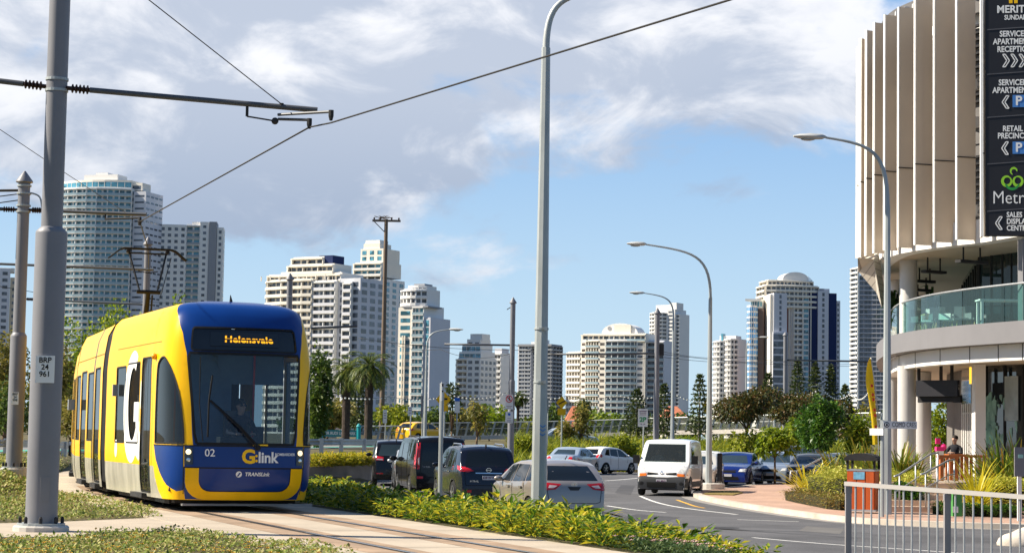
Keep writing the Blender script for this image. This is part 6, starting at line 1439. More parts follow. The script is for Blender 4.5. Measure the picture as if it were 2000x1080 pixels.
# litter bin enclosure
q = atz(1686, 1001, FZ); lb = empty('litter_bin', (q.x, q.y, FZ), 'orange timber-clad litter bin with curved black canopy beside the lamp post', 'bin', rz=-.35)
m_binor = mat('bin_orange_boards', (.50, .10, .025), .55, vary=.18, vscale=4, stretch=(1, 1, .1)); b = MB(); w = .50
for sx in (-1, 0, 1): b.box(sx * .235 - .108, sx * .235 + .108, -.375, -.345, .10, 1.12)
for sx in (-1, 0, 1):
 b.box(-.375, -.345, sx * .235 - .108, sx * .235 + .108, .10, 1.12); b.box(.345, .375, sx * .235 - .108, sx * .235 + .108, .10, 1.12); b.box(sx * .235 - .108, sx * .235 + .108, .345, .375, .10, 1.12)
b.build('timber_panel', m_binor, lb); MB().box(-.34, .34, -.34, .34, .12, 1.08).build('liner', m_dark, lb); b = MB().box(-.40, .40, -.40, .40, .05, .10); b.box(-.38, .38, -.38, .38, 1.12, 1.17); b.build('frame', m_steel, lb)
b = MB()
for sx in (-1, 1):
 for sy in (-1, 1): b.box(sx * .36 - .03, sx * .36 + .03, sy * .36 - .03, sy * .36 + .03, 1.17, 1.42)
b.build('canopy_post', m_dk, lb); b = MB(); n_ = 10
for y in (-.46, .46): b.v += [(math.cos(math.pi * i / n_) * .46, y, 1.40 + math.sin(math.pi * i / n_) * .20) for i in range(n_ + 1)]
b.f += [(i, i + 1, n_ + 2 + i, n_ + 1 + i) for i in range(n_)] + [tuple(range(n_, -1, -1)), tuple(range(n_ + 1, 2 * n_ + 2))]; b.build('canopy', m_dk, lb)
MB().box(-.2, .1, -.385, -.378, .90, 1.10).build('label_plate', mat('bin_label_blue', (.18, .42, .60), .5, vary=.3, vscale=6), lb)
# pink stand on the terrace, green bollard box, grey sign right edge
q = at(1834, 880, 71); o = empty('display_stand', (q.x, q.y, TZ), 'bright pink display stand on the terrace beyond the steps', 'stand'); m_pk = mat('hot_pink', (.75, .03, .22), .5, vary=.05)
MB().box(-.08, .14, -.15, .15, 0, .85).build('pedestal', m_fascw, o); b = MB().box(-.12, .16, -.14, .14, .85, 1.0); b.sphere((.16, 0, 1.0), .12, 10, 6); b.build('pink_top', m_pk, o); MB().box(-.12, .04, -.06, .06, 1.1, 1.3).build('pink_sign', m_pk, o)
q = at(1868, 998, 52.5); o = empty('service_box', (q.x, q.y, FZ), 'green service pillar between the timber tables and the foreground railing', 'service pillar'); MB().box(-.12, .12, -.12, .12, 0, .66).build('cabinet', mat('service_green', (.07, .26, .07), .55, vary=.1), o); MB().box(-.13, .13, -.13, .13, .66, .70).build('lid', mat('service_green_lid', (.10, .32, .10), .5), o); MB().box(-.12, .02, -.127, -.122, .1, .26).build('label_plate', m_wht, o)
q = at(1996, 900, 50); o = empty('information_sign', (q.x, q.y, FZ), 'grey metal sign board cut by the right edge of the view', 'sign'); zz0, zz1 = at(1990, 930, 50).z, at(1990, 873, 50).z; MB().box(-.19, .6, -.03, .03, zz0, zz1).build('sign_board', m_fasc, o, world=False).location = (0, 0, -FZ); MB().box(-.1, .0, .03, .1, 0, zz1 - FZ - .1).build('post', m_fascw, o); MB().box(-.10, .02, -.045, -.032, zz1 - .27 - FZ, zz1 - .18 - FZ).build('sticker', m_mint, o)
# yellow feather flag
q = at(1704, 880, 66); o = empty('feather_flag', (q.x, q.y, FZ), 'tall yellow feather flag standing behind the street sign', 'flag'); pts = [(1703, 1000, .0), (1712, 830, 0), (1708, 760, 0), (1701, 700, 0)]
c_ = [at(X, Y, 66) for X, Y, _ in ((1716, 868, 0), (1714, 800, 0), (1708, 745, 0), (1701, 698, 0))]; MB().tube([Vector((c_[0].x, c_[0].y, FZ))] + c_, .018, 6).build('pole', m_steel, o, world=True, smooth=True)
L_ = [at(X, Y, 66) for X, Y in ((1705, 868), (1703, 822), (1697, 780), (1691, 745), (1693, 715), (1698, 699))]; R_ = [at(X, Y, 66.1) for X, Y in ((1714, 868), (1713, 822), (1710, 780), (1707, 745), (1704, 715), (1701, 698))]
b = MB(); Lc, Rc = catmull(L_, 4), catmull(R_, 4); n_ = len(Lc)
for off in (0, .015):
 for a, c in zip(Lc, Rc):
  for t_ in (0, .35, .7, 1): p = a.lerp(c, t_); b.v.append((p.x, p.y + math.sin(t_ * 5 + p.z) * .06 + off, p.z))
for g in (0, 1):
 for i in range(n_ - 1):
  for j in range(3): b.f.append(tuple(g * n_ * 4 + x for x in (i * 4 + j, i * 4 + j + 1, (i + 1) * 4 + j + 1, (i + 1) * 4 + j)))
b.build('banner', mat('flag_yellow', (.78, .56, .02), .7, vary=.1), o, world=True, smooth=True)
b = MB(); 
for k in range(7):
 t_ = k / 7; i = int(2 + t_ * 11); a, c = Lc[i], Rc[i]; p = a.lerp(c, .62); b.box(p.x - .035, p.x + .035, p.y - .10, p.y - .09, p.z - .05, p.z + .05)
b.build('print', mat('flag_red_print', (.55, .06, .04), .7), o, world=True)
# ------------------------------------------------------------------ poles, lamps, wires
m_pole = mat('pole_purple_grey_paint', (.205, .208, .228), .5, metal=.1, vary=.07, vscale=1.5); m_galv = mat('galvanised_lamp_post', (.37, .40, .405), .5, metal=.3, vary=.16, vscale=3, stretch=(1, 1, .3)); m_insul = mat('insulator_brown', (.035, .018, .014), .3, vary=.1); m_tubeg = mat('cantilever_grey', (.10, .105, .115), .5, metal=.3, vary=.1); m_wire = mat('contact_wire', (.03, .028, .026), .5, vary=0)
m_ftg = mat('footing_concrete', (.50, .47, .43), .9, vary=.15, vscale=4)
def tram_pole(X, Yb, D, label, Ytop, r0=.20, r1=.145, Ystep=None, cone=True, footing=True, zbase=None, group='tapering steel tram wire poles'):
 p = at(X, Yb, D); zb = p.z if zbase is None else zbase; zt = at(X, Ytop, D).z; o = empty('tram_pole', (p.x, p.y, zb), label, 'pole', group); zs = at(X, Ystep, D).z - zb if Ystep else (zt - zb) * .45; H_ = zt - zb
 MB().lathe((0, 0, 0), [(r0, 0), (r0, zs - .03), (r0 * .98, zs), (r1, zs + .06)], 24).build('lower_shaft', m_pole, o, smooth=True, ang=40); MB().lathe((0, 0, zs + .05), [(r1, 0), (r1 * .97, H_ - zs - .05)], 24).build('upper_shaft', m_pole, o, smooth=True, ang=40)
 if cone: MB().lathe((0, 0, H_), [(r1 * 1.05, -.02), (r1 * 1.42, 0), (r1 * 1.38, .03), (.02, .24)], 20).build('cone_cap', m_pole, o, smooth=True, ang=40)
 if footing:
  MB().lathe((0, 0, -.12), [(r0 * 1.75, 0), (r0 * 1.75, .17), (r0 * 1.65, .19)], 20).build('footing', m_ftg, o); MB().lathe((0, 0, .07), [(r0 * 1.5, 0), (r0 * 1.5, .03)], 20).build('base_plate', m_galv, o)
  for k in range(8): a = k * math.pi / 4 + .2; MB().lathe((math.cos(a) * r0 * 1.3, math.sin(a) * r0 * 1.3, .1), [(.024, 0), (.024, .07), (.012, .09)], 6).build('bolt', m_dk, o)
 return o
def collar(o, z, r): MB().lathe((0, 0, z), [(r + .012, 0), (r + .012, .035)], 20).build('clamp_band', m_galv, o)
def plate_sign(o, p, rx, w, h, lines, size):
 nn = Vector(rx).normalized().cross(Vector((0, 0, 1))); s_ = MB().plate(p, rx, (0, 0, 1), [(-w / 2, -h / 2), (w / 2, -h / 2), (w / 2, h / 2), (-w / 2, h / 2)], .01).build('number_sign', m_wht, o, world=True)
 for k, t_ in enumerate(lines):
  l = text(s_, t_, size, m_blk, Vector(p) + Vector((0, 0, h / 2 - size * (.62 + .92 * k))) - Vector(o.location), rx, (0, 0, 1), bold=.02, world=False)
PA = tram_pole(80, 1030, 26.6, 'thick grey steel tram pole in the left foreground with a long wire bracket arm', -130, r0=.21, r1=.142, Ystep=452, zbase=.0)
cA = at(121, 170, 26.6)
zr = cA.z
for dz_ in (.08, -.07): collar(PA, zr + dz_ - .0, .142)
pc = Vector((PA.location.x, PA.location.y, zr))
MB().plate((PA.location.x + .08, PA.location.y - .2, .55), (1, .35, 0), (0, 0, 1), [(-.06, -.16), (.06, -.16), (.06, .16), (-.06, .16)], .03).build('access_hatch', m_pole, PA, world=True)
d = ray(90, 722); pp_ = PA.location + Vector((.02, -.225, 0)); plate_sign(PA, Vector((PA.location.x + .03, PA.location.y - .226, at(90, 721, 26.4).z)), Vector((1, -.0, 0)), .25, .36, ('BRP', '24', '961'), .10)
def bracket_arm(name, label, pole, a, tipX, tipY, tipD, r=.038, insx=.30):
 o = empty(name, tuple(pole), label, 'bracket arm', 'bracket arms of the tram poles'); tip = at(tipX, tipY, tipD); e = (tip - a).normalized()
 MB().tube([a + e * insx, tip], r, 10).build('arm_tube', m_tubeg, o, smooth=True, world=True, ang=40); b = MB()
 for k in range(5): b.lathe(a + e * (.05 + k * .05), [(.03, 0), (.062, .012), (.062, .024), (.03, .036)], 10, e)
 b.tube([a - e * .02, a + e * (insx + .04)], .03, 8); b.build('insulator', m_insul, o, world=True); return o, tip, e
A0 = pc + Vector((.15, -.02, -.02)); armA, tipA, eA = bracket_arm('bracket_arm', 'long grey bracket arm reaching right from the foreground pole over the tracks', PA.location, A0, 620, 215.5, 26.75)
B0 = pc + Vector((-.15, 0, .0)); armB, tipB, eB = bracket_arm('bracket_arm', 'dark bracket arm leaving the foreground pole towards the left edge', PA.location, B0, -260, 128, 26.5)
def steady(o, tip, e, W0, s0=.95, gap=.28):
 p = tip - e * s0; b = MB().tube([p + Vector((0, 0, .03)), p - Vector((0, 0, .17))], .02, 8); b.tube([p - Vector((0, 0, .17)), p + e * .38 - Vector((0, 0, .2))], .012, 6); b.sphere(p + e * .38 - Vector((0, 0, .2)), .05, 8, 5); b.build('drop_bracket', m_dk, o, world=True)
 q = p + e * .42 - Vector((0, 0, .17)); e1, e2 = W0 + Vector((-.0, 0, .04)), W0 + Vector((.33, -.42, .09)); b = MB().tube([q, e1 + Vector((0, 0, .06))], .020, 8); b.tube([q + Vector((0, 0, .06)), e2 + Vector((0, 0, .06))], .020, 8); b.build('registration_arm', m_tubeg, o, world=True); b = MB()
 for w_ in (e1, e2): b.lathe(w_ - Vector((0, 0, .06)), [(.02, 0), (.035, .06), (.035, .14)], 8)
 b.build('wire_clip', m_dk, o, world=True)
WA = at(604, 249, 26.7); steady(armA, tipA, eA, WA)
p = at(550, 205, 26.72); MB().lathe(p - Vector((0, .0, .04)), [(.03, 0), (.03, .06)], 8).build('eye_bolt', m_dk, armA, world=True)
PB = tram_pole(27, 914, 42, 'second grey steel tram pole with cone cap, behind the foreground pole at left', 356, r0=.17, r1=.128, Ystep=655, zbase=.44)
zb2 = at(48, 410, 42).z; pb = Vector((PB.location.x, PB.location.y, zb2)); armC, tipC, eC = bracket_arm('bracket_arm', 'bracket arm of the second pole passing behind the foreground pole', PB.location, pb + Vector((.14, 0, 0)), 286, 419, 41.6)
WC = at(273, 433, 41.4); p_ = tipC - eC * .9; b = MB().tube([p_, p_ - Vector((0, 0, .15))], .018, 6); b.tube([p_ - Vector((0, 0, .13)), WC + Vector((0, 0, .08))], .022, 8); b.lathe(WC - Vector((0, 0, .08)), [(.03, 0), (.045, .08), (.03, .18)], 8); b.build('registration_arm', m_dk, armC, world=True)
armD, tipD, _ = bracket_arm('bracket_arm', 'bracket arm of the second pole leaving the view at the left edge', PB.location, pb + Vector((-.14, 0, 0)), -80, 405, 42)
for z_ in (zb2 - .06, zb2 + .07): collar(PB, z_ - PB.location.z, .14)
collar(PB, at(50, 365, 42).z - PB.location.z, .14); collar(PB, at(50, 380, 42).z - PB.location.z, .14)
b = MB(); cb = catmull([at(53, 378, 42), at(64, 378, 42), at(78, 386, 42), at(83, 410, 42)], 5); MB().tube(cb, .02, 6).build('conduit', m_galv, PB, world=True, smooth=True)
b = MB(); 
for Y0, Y1 in ((372, 372), (378, 389), (390, 402)): b.tube([at(44, Y0, 42), at(-40, Y1 if Y0 > 372 else 373, 42)], .012 if Y0 > 372 else .03, 6)
tag(b.build('guy_wires', m_wire), 'thin guy wires running left from the top of the second tram pole', 'wires')
armE, tipE, _ = bracket_arm('bracket_arm', 'lower far bracket arm crossing behind the foreground pole above the tram', PB.location, at(-40, 514, 58), 300, 527, 57.5)
armF, tipF, _ = bracket_arm('bracket_arm', 'lowest far bracket arm just above the tram roof at left', PB.location, at(50, 584, 74), 300, 595.5, 73.5)
plate_sign(PB, Vector((PB.location.x + .02, PB.location.y - .2, at(30, 778, 42).z)), Vector((1, 0, 0)), .15, .26, ('BRP', '24', '998'), .068)
# tall square lamp-less pole beside the second one
q = at(72, 400, 60); 
def wire(label, pts, r, name='overhead_wire', cat='wire', group=None, sag=0):
 P = [Vector(p) for p in pts]
 if sag:
  out = []
  for a, c in zip(P, P[1:]): out += [a.lerp(c, k / 10) - Vector((0, 0, sag * 4 * (k / 10) * (1 - k / 10))) for k in range(10)]
  P = out + [P[-1]]
 return tag(MB().tube(P, r, 6).build(name, m_wire, smooth=True), label, cat, group)
W2 = WA + Vector((.33, -.42, .0)); wend = at(1440, -4, 18.6); wfar = Matrix.Rotation(TRZ, 4, 'Z') @ tl(T2(Vector((3.65 + PX, 0, WZ + .015)))) + Vector((NOSE.x, NOSE.y, 0))
wire('heavy contact wire rising to the right from the bracket arm tip across the sky', [WA, W2, wend, at(1900, -110, 14)], .011, 'contact_wire')
wire('contact wire from the bracket arm tip down left to the second arm', [WA, WC, wfar, at(292, 560, 75)], .012, 'contact_wire')
wire('thin pull-off wire running from the arm end up and left out of view', [at(550, 204, 26.7), at(285, -4, 25), at(200, -70, 24.5)], .007)
wire('thin wire falling behind the foreground pole at the left edge', [at(-20, 240, 34), at(92, 315, 36), at(245, 415, 41)], .006)
wire('faint slack wire beyond the tram roof between the far arms', [at(-20, 556, 60), at(150, 585, 66), at(430, 595, 80)], .010)
PC = tram_pole(284, 640, 60, 'cone capped tram pole standing behind the pantograph', 478, r0=.14, r1=.105, footing=False, zbase=.2)
PD = tram_pole(558, 860, 74, 'cone capped tram pole rising behind the tram roof', 546, r0=.14, r1=.11, footing=False, zbase=.2)
for z_ in (580, 610): collar(PD, at(558, z_, 74).z - .2, .11)
PE = tram_pole(997, 885, 82, 'grey tram pole with cone cap carrying parking signs, left of the tall street lamp', 592, r0=.135, r1=.108, Ystep=744, footing=False, zbase=-.6)
PF = tram_pole(1281, 872, 88, 'grey tram pole standing behind the white delivery van', 612, r0=.125, r1=.112, Ystep=742, footing=False, zbase=-.5)
PG = tram_pole(1533, 830, 135, 'slim far tram pole above the umbrella trees', 655, r0=.2, r1=.14, footing=False, zbase=.5)
MB().box(.12, .3, -.08, .08, at(1287, 694, 88).z + .5, at(1287, 672, 88).z + .5).build('junction_box', m_dk, PF); b = MB().tube([(0, 0, at(997, 597, 82).z + .6), (-.25, 0, at(997, 600, 82).z + .5)], .02, 6); b.build('eye_bolt', m_dk, PE)
def far_arm(label, X0, X1, Y0, Y1, D, r=.04):
 a, c = at(X0, Y0, D), at(X1, Y1, D); o = tag(MB().tube([a, c], r, 8).build('bracket_arm', m_tubeg, smooth=True), label, 'bracket arm', 'bracket arms of the tram poles'); return o
far_arm('far bracket arm left of the sign-carrying tram pole', 868, 996, 672, 674, 82); far_arm('far bracket arm right of the tall street lamp in front of the domed block', 1065, 1281, 692, 690, 88); far_arm('far bracket arm across the navy striped tower', 1536, 1700, 703, 706, 135, .06); far_arm('bracket arm jutting right from behind the tram cab', 608, 698, 641, 637, 74, .045)
wire('catenary wires crossing the skyline behind the domed block', [at(700, 660, 90), at(1000, 683, 90), at(1281, 690, 88), at(1660, 715, 110)], .012, sag=.15); wire('upper slack wire right of the lamp posts towards the finned building', [at(1284, 684, 88), at(1460, 696, 100), at(1665, 710, 112)], .010, sag=.2); wire('lower slack wire between the far tram poles on the right', [at(1000, 672, 82), at(1150, 690, 85), at(1281, 696, 88), at(1533, 705, 135)], .012, sag=.2)
wire('slack wire joining the power pole and the far lamp at left', [at(745, 660, 130), at(860, 682, 100), at(1000, 690, 82)], .012, sag=.3)
# street lamps: octagonal post, curved outreach, lantern
def street_lamp(label, X, Yb, D, Ytop, Xhead, r0=.13, r1=.06, zb=None, headlen=.75, Xtop=None, curve=True, Yhead=None):
 p = at(X, Yb, D); zb = p.z if zb is None else zb; o = empty('street_lamp', (p.x, p.y, zb), label, 'street lamp', 'curved street lamps'); hd = at(Xhead, Yhead or Ytop + 4, D); zt = at(X, Ytop, D).z; dxh = hd.x - p.x; sgn = 1 if dxh > 0 else -1; rr = min(1.6, abs(dxh) * .55)
 zs = zt - zb - rr * 1.15; MB().lathe((0, 0, 0), [(r0, 0), (lerp(r0, r1, .93), zs)], 8).build('post', m_galv, o)
 zh = hd.z - zb; xe = dxh - sgn * headlen * .9; q0, q1, q2, q3 = Vector((0, 0, zs - .05)), Vector((0, 0, lerp(zs, zh, .85))), Vector((xe * .28, 0, zh - abs(xe) * .10)), Vector((xe, 0, zh)); pts = []
 for k in range(15): t = k / 14; pts.append(q0 * (1 - t) ** 3 + q1 * 3 * t * (1 - t) ** 2 + q2 * 3 * t * t * (1 - t) + q3 * t ** 3)
 MB().tube(pts, [lerp(r1 * .93, r1 * .5, k / 14) for k in range(15)], 10).build('outreach_arm', m_galv, o, smooth=True, ang=40)
 e = pts[-1]; b = MB(); n_ = 8; prof = [(0, .035, .04), (.12, .10, .09), (.5, .16, .11), (.8, .15, .08), (1, .06, .03)]
 for t_, w, h in prof: b.v += [(e[0] + sgn * t_ * headlen, math.cos(2 * math.pi * j / n_) * w, e[2] + .02 + math.sin(2 * math.pi * j / n_) * h * .8) for j in range(n_)]
 for i in range(len(prof) - 1):
  for j in range(n_): b.f.append((i * n_ + j, i * n_ + (j + 1) % n_, (i + 1) * n_ + (j + 1) % n_, (i + 1) * n_ + j))
 b.f += [tuple(range(n_)), tuple(range((len(prof) - 1) * n_, len(prof) * n_))]; b.build('lantern', mat('lantern_grey', (.45, .46, .46), .45, vary=.1), o, smooth=True, ang=50)
 b = MB().sphere((e[0] + sgn * headlen * .55, 0, e[2] - .055), .12, 10, 6, (1.6, .9, .35)); b.build('lantern_glass', mat('lantern_glass', (.35, .36, .36), .2, vary=0), o, smooth=True)
 return o
street_lamp('tall tapering street lamp post in the hedge, head beyond the top of the view', 1051, 1040, 36.0, -20, 1250, .145, .075, zb=-.35, headlen=.7)
lampM = [o for o in bpy.data.objects if o.name.startswith('street_lamp')][0]
for Y in (644, 748): collar(lampM, at(1055, Y, 36).z + .35, .12); MB().box(.04, .1, -.17, -.12, at(1055, Y, 36).z + .33, at(1055, Y, 36).z + .40).build('strap_buckle', m_rail, lampM)
nn_ = Vector((0, -1, 0)); b = MB(); zc_ = at(1056, 845, 36).z
for k, dzz in enumerate((.10, .03, -.05)):
 for sx in (-1, 1): b.beam((lampM.location.x + .05 + sx * .05, lampM.location.y - .152, zc_ + dzz + .04), (lampM.location.x + .05, lampM.location.y - .152, zc_ + dzz), .02, .006, up=nn_)
b.build('sticker_print', m_blueP, lampM, world=True)
street_lamp('street lamp beside the pavement corner sign, nearest the finned building', 1732, 1004, 52, 290, 1556, .13, .065, headlen=.85, Yhead=268)
street_lamp('street lamp on the kerb nose between the delivery van and the parked cars', 1384, 952, 77, 488, 1228, .13, .065, headlen=.75, Yhead=477)
q = at(1384, 953, 77); o = empty('lamp_footing', (q.x + .12, q.y, FZ), 'round concrete footing at the kerb nose lamp', 'footing'); MB().lathe((0, 0, -.1), [(.5, 0), (.5, .3), (.46, .33)], 18).build('concrete_ring', m_ftg, o); MB().lathe((.30, 0, 0), [(.1, .3), (.1, 1.35), (.08, 1.38)], 12).build('stub_post', m_dk, o)
street_lamp('thinner street lamp standing just left of the kerb nose lamp, farther back', 1313, 858, 118, 568, 1232, .13, .06, zb=-.4, headlen=.9)
street_lamp('small far street lamp beside the white rounded tower', 1457, 820, 190, 655, 1500, .12, .06, zb=.8, headlen=.9); street_lamp('small leaning-arm street lamp in front of the teal windowed tower', 830, 840, 120, 640, 902, .12, .06, zb=.4, headlen=.85)
# timber power pole
q = at(745, 845, 165); o = empty('power_pole', (q.x, q.y, .7), 'weathered timber power pole with a cross arm above the palms', 'power pole'); H_ = at(740, 428, 165).z - .7; m_wood = mat('weathered_timber', (.17, .13, .10), .85, vary=.3, vscale=2, stretch=(3, 3, .2)); MB().lathe((0, 0, 0), [(.22, 0), (.15, H_)], 12).build('shaft', m_wood, o, smooth=True, ang=40); b = MB().box(-1.15, 1.2, -.1, .1, H_ - .22, H_ - .05); b.beam((-1.0, 0, H_ - .2), (0, 0, H_ - 1.2), .07, .07); b.build('cross_arm', m_wood, o); b = MB()
for x in (-1.0, -.5, .45, 1.05): b.lathe((x, 0, H_ - .06), [(.03, 0), (.07, .05), (.07, .16), (.03, .2)], 8)
b.build('insulator', m_insul, o)
rnd = random.Random(3); b = MB()
for k in range(26): a = rnd.uniform(0, 6.28); l = rnd.uniform(.25, .6); b.beam((rnd.uniform(-.75, .1), rnd.uniform(-.2, .2), H_ + rnd.uniform(0, .18)), (rnd.uniform(-.75, .1) + math.cos(a) * l, math.sin(a) * l, H_ + rnd.uniform(0, .3)), .03, .03)
tag(b.build('nest', m_wood), 'ragged stick nest on top of the power pole', 'nest').location = (q.x, q.y, .7)
# small posts and signs
m_sgw = mat('sign_white', (.72, .73, .72), .5, vary=.03); m_sgy = mat('sign_yellow', (.85, .46, .005), .45, vary=.03); m_sgr = mat('sign_red', (.62, .03, .03), .5, vary=0); m_sgg = mat('sign_green', (.03, .30, .10), .5, vary=0); m_sgb = mat('sign_blue', (.02, .12, .5), .5, vary=0)
def sign_post(label, X, Yb, Ytop, D, zb=None, r=.03, name='sign_post', m=m_galv):
 p = at(X, Yb, D); zb = p.z if zb is None else zb; o = empty(name, (p.x, p.y, zb), label, 'sign'); MB().lathe((0, 0, 0), [(r, 0), (r, at(X, Ytop, D).z - zb)], 8).build('post', m, o, smooth=True, ang=40); return o
def board(o, X, Y, w, h, D, m, name='sign_board', yaw=0, dy=-.05):
 p = at(X, Y, D); p.y += dy; k = D / FPX; rx = Vector((math.cos(R(yaw)), math.sin(R(yaw)), 0)); MB().plate(p, rx, (0, 0, 1), [(-w * k / 2, -h * k / 2), (w * k / 2, -h * k / 2), (w * k / 2, h * k / 2), (-w * k / 2, h * k / 2)], .012).build(name, m, o, world=True); return p, rx, k
def lines_on(o, p, rx, k, rows, m=m_blk):
 b = MB()
 for dx_, dy_, w, h in rows: b.plate(p + rx * dx_ * k + Vector((0, -.006, dy_ * k)), rx, (0, 0, 1), [(-w * k / 2, -h * k / 2), (w * k / 2, -h * k / 2), (w * k / 2, h * k / 2), (-w * k / 2, h * k / 2)], .003)
 b.build('print', m, o, world=True)
D_ = 44.0
o = sign_post('bare steel sign post with a narrow white sign in front of the tall van', 859, 975, 748, 50, zb=-.6, r=.055); p, rx, k = board(o, 865, 764, 9, 36, 50, m_sgw, yaw=55); lines_on(o, p, rx, k, [(0, 12, 6, 5), (0, 0, 6, 3)], m_blk)
o = sign_post('yellow diamond warning sign half hidden behind the bare sign post', 867, 860, 770, 118, zb=.2, r=.05); k = 118 / FPX; p = at(866, 780, 118); p.y -= .07; MB().plate(p, (1, 0, 0), (0, 0, 1), [(-15 * k, 0), (0, -17 * k), (15 * k, 0), (0, 17 * k)], .012).build('diamond_board', m_sgy, o, world=True); board(o, 867, 797, 16, 12, 118, m_sgy); lines_on(o, p, Vector((1, 0, 0)), k, [(2, 1, 12, 3.5)])
o = sign_post('yellow diamond winding road sign above a yellow plate, right of the tall lamp', 1097, 842, 774, 128, zb=.4, r=.05); k = 128 / FPX; p = at(1097, 786, 128); p.y -= .07; MB().plate(p, (1, 0, 0), (0, 0, 1), [(-11 * k, 0), (0, -12.5 * k), (11 * k, 0), (0, 12.5 * k)], .012).build('diamond_board', m_sgy, o, world=True); board(o, 1097, 804, 16, 13, 128, m_sgy); b = MB()
for s0, s1 in (((-6, -3), (-1.5, -1)), ((-1.5, -1), (1.5, 1.2)), ((1.5, 1.2), (6, 3))): b.beam(p + Vector((s0[0] * k, -.012, s0[1] * k)), p + Vector((s1[0] * k, -.012, s1[1] * k)), 2.2 * k, .01, up=Vector((0, -1, 0)))
b.build('print', m_blk, o, world=True)
o = sign_post('second yellow diamond sign behind the kerb nose lamp post', 1380, 830, 775, 150, zb=.7, r=.05); k = 150 / FPX; p = at(1381, 790, 150); p.y -= .07; MB().plate(p, (1, 0, 0), (0, 0, 1), [(-12 * k, 0), (0, -12 * k), (12 * k, 0), (0, 12 * k)], .012).build('diamond_board', m_sgy, o, world=True); board(o, 1380, 803, 12, 9, 150, m_sgy)
o = PE; p, rx, k = board(o, 994.5, 785, 15, 28, 82, m_sgw, dy=-.15); lines_on(o, p, rx, k, [(0, -8, 11, .8), (0, -11, 9, .8)], m_plink); nn = Vector((0, -1, 0)); b = MB()
for i in range(16): a0, a1 = i * math.pi / 8, (i + 1) * math.pi / 8; b.beam(p + Vector((math.cos(a0) * 6 * k, -.012, (6 + math.sin(a0) * 6.4) * k)), p + Vector((math.cos(a1) * 6 * k, -.012, (6 + math.sin(a1) * 6.4) * k)), 1.4 * k, .008, up=nn)
b.beam(p + Vector((-4 * k, -.014, 10 * k)), p + Vector((4 * k, -.014, 2 * k)), 1.4 * k, .008, up=nn); b.build('red_ring', m_sgr, o, world=True); b = MB().beam(p + Vector((.0, -.01, 9 * k)), p + Vector((0, -.01, 3 * k)), 1.6 * k, .006, up=nn); b.sphere(p + Vector((0, -.01, 10 * k)), 1.2 * k, 8, 5, (1, .2, 1)); b.beam(p + Vector((-2.4 * k, -.01, 7 * k)), p + Vector((2.4 * k, -.01, 6.4 * k)), 1.1 * k, .006, up=nn); b.build('walking_figure', m_blk, o, world=True)
p, rx, k = board(o, 994.5, 815, 14.5, 22, 82, m_sgw, dy=-.15); lines_on(o, p, rx, k, [(0, -6, 10, .8), (0, -2, 7, .8), (0, -8.5, 10, .8)], m_plink); MB().lathe(p + Vector((0, -.02, 6 * k)), [(2.6 * k, 0), (2.6 * k, .008)], 14, Vector((0, -1, 0))).build('blue_disc', m_sgb, o, world=True)
o = sign_post('white two hour parking sign reading 2P on a thin post by the delivery van', 1256, 900, 800, 84, zb=-.6, r=.028); p, rx, k = board(o, 1255.5, 815.5, 19, 35, 84, m_sgw); lines_on(o, p, rx, k, [(0, 13, 14, 1.4), (0, 9.5, 13, 1.2), (0, 6, 12, 1), (-3, -12, 3, 1.2), (3, -12, 3, 1.2)], m_plink); text(o, '2P', 13 * k, m_sgg, p + Vector((0, 0, -4 * k)), rx, (0, 0, 1), bold=.03, off=.012)
o = sign_post('blue and white bus stop sign on a thin post left of the sign-carrying pole', 892, 850, 776, 120, zb=.2, r=.04); p, rx, k = board(o, 893, 792, 10, 28, 120, m_sgw); board(o, 893, 780, 10, 7, 120, m_sgb, 'blue_header', dy=-.07)
for X, Y0, Y1, D, lab, yaw in ((752, 800, 826, 140, 'white sign on a thin post in front of the green shrub beyond the guardrail', 0), (801, 794, 812, 112, 'white parking sign on a thin post left of the yellow hatchback', 0), (824, 772, 815, 108, 'narrow edge-on grey sign beside the yellow hatchback', 70), (1069, 780, 806, 130, 'grey edge-on sign beside the tall street lamp above the balustrade', 60)):
 o = sign_post(lab, X, 868, Y0, D, zb=.1, r=.035); p, rx, k = board(o, X, (Y0 + Y1) / 2, 8, Y1 - Y0, D, m_sgw if yaw == 0 else m_fasc, yaw=yaw); lines_on(o, p, rx, k, [(0, 6, 5, 1), (0, 2, 5, 1), (0, -3, 5, 1)], m_plink)
# street name sign at the corner
o = sign_post('street name sign reading COMO CRES on a thin post at the kerb', 1723, 1006, 820, 51.3, zb=FZ, r=.05); k = 51.3 / FPX; p = at(1758, 829.5, 51.2)
MB().plate(p, (1, 0, 0), (0, 0, 1), [(-33 * k, -7.2 * k), (33 * k, -7.2 * k), (33 * k, 7.2 * k), (-33 * k, 7.2 * k)], .025).build('name_blade', m_sgw, o, world=True); text(o, 'COMO CRES', 13.2 * k, m_blk, p + Vector((7.5 * k, 0, 0)), (1, 0, 0), (0, 0, 1), bold=0, off=.01, wscale=.62); MB().lathe(p + Vector((-26 * k, -.0, 0)), [(5.3 * k, 0), (5.3 * k, .012)], 18, Vector((0, -1, 0))).build('crest_disc', m_blk, o, world=True); b = MB().lathe(p + Vector((-26 * k, -.012, 0)), [(3.8 * k, 0), (3.8 * k, .006)], 16, Vector((0, -1, 0))); b.build('crest_ring', m_sgw, o, world=True); b = MB().sphere(p + Vector((-26 * k, -.02, -.6 * k)), 2.0 * k, 8, 6, (1, .15, 1)); b.add([p + Vector((x * k, -.025, y * k)) for x, y in ((-27.6, .4), (-26, 3.3), (-24.4, .4))], [(0, 1, 2)]); b.build('crest_drop', m_blk, o, world=True)
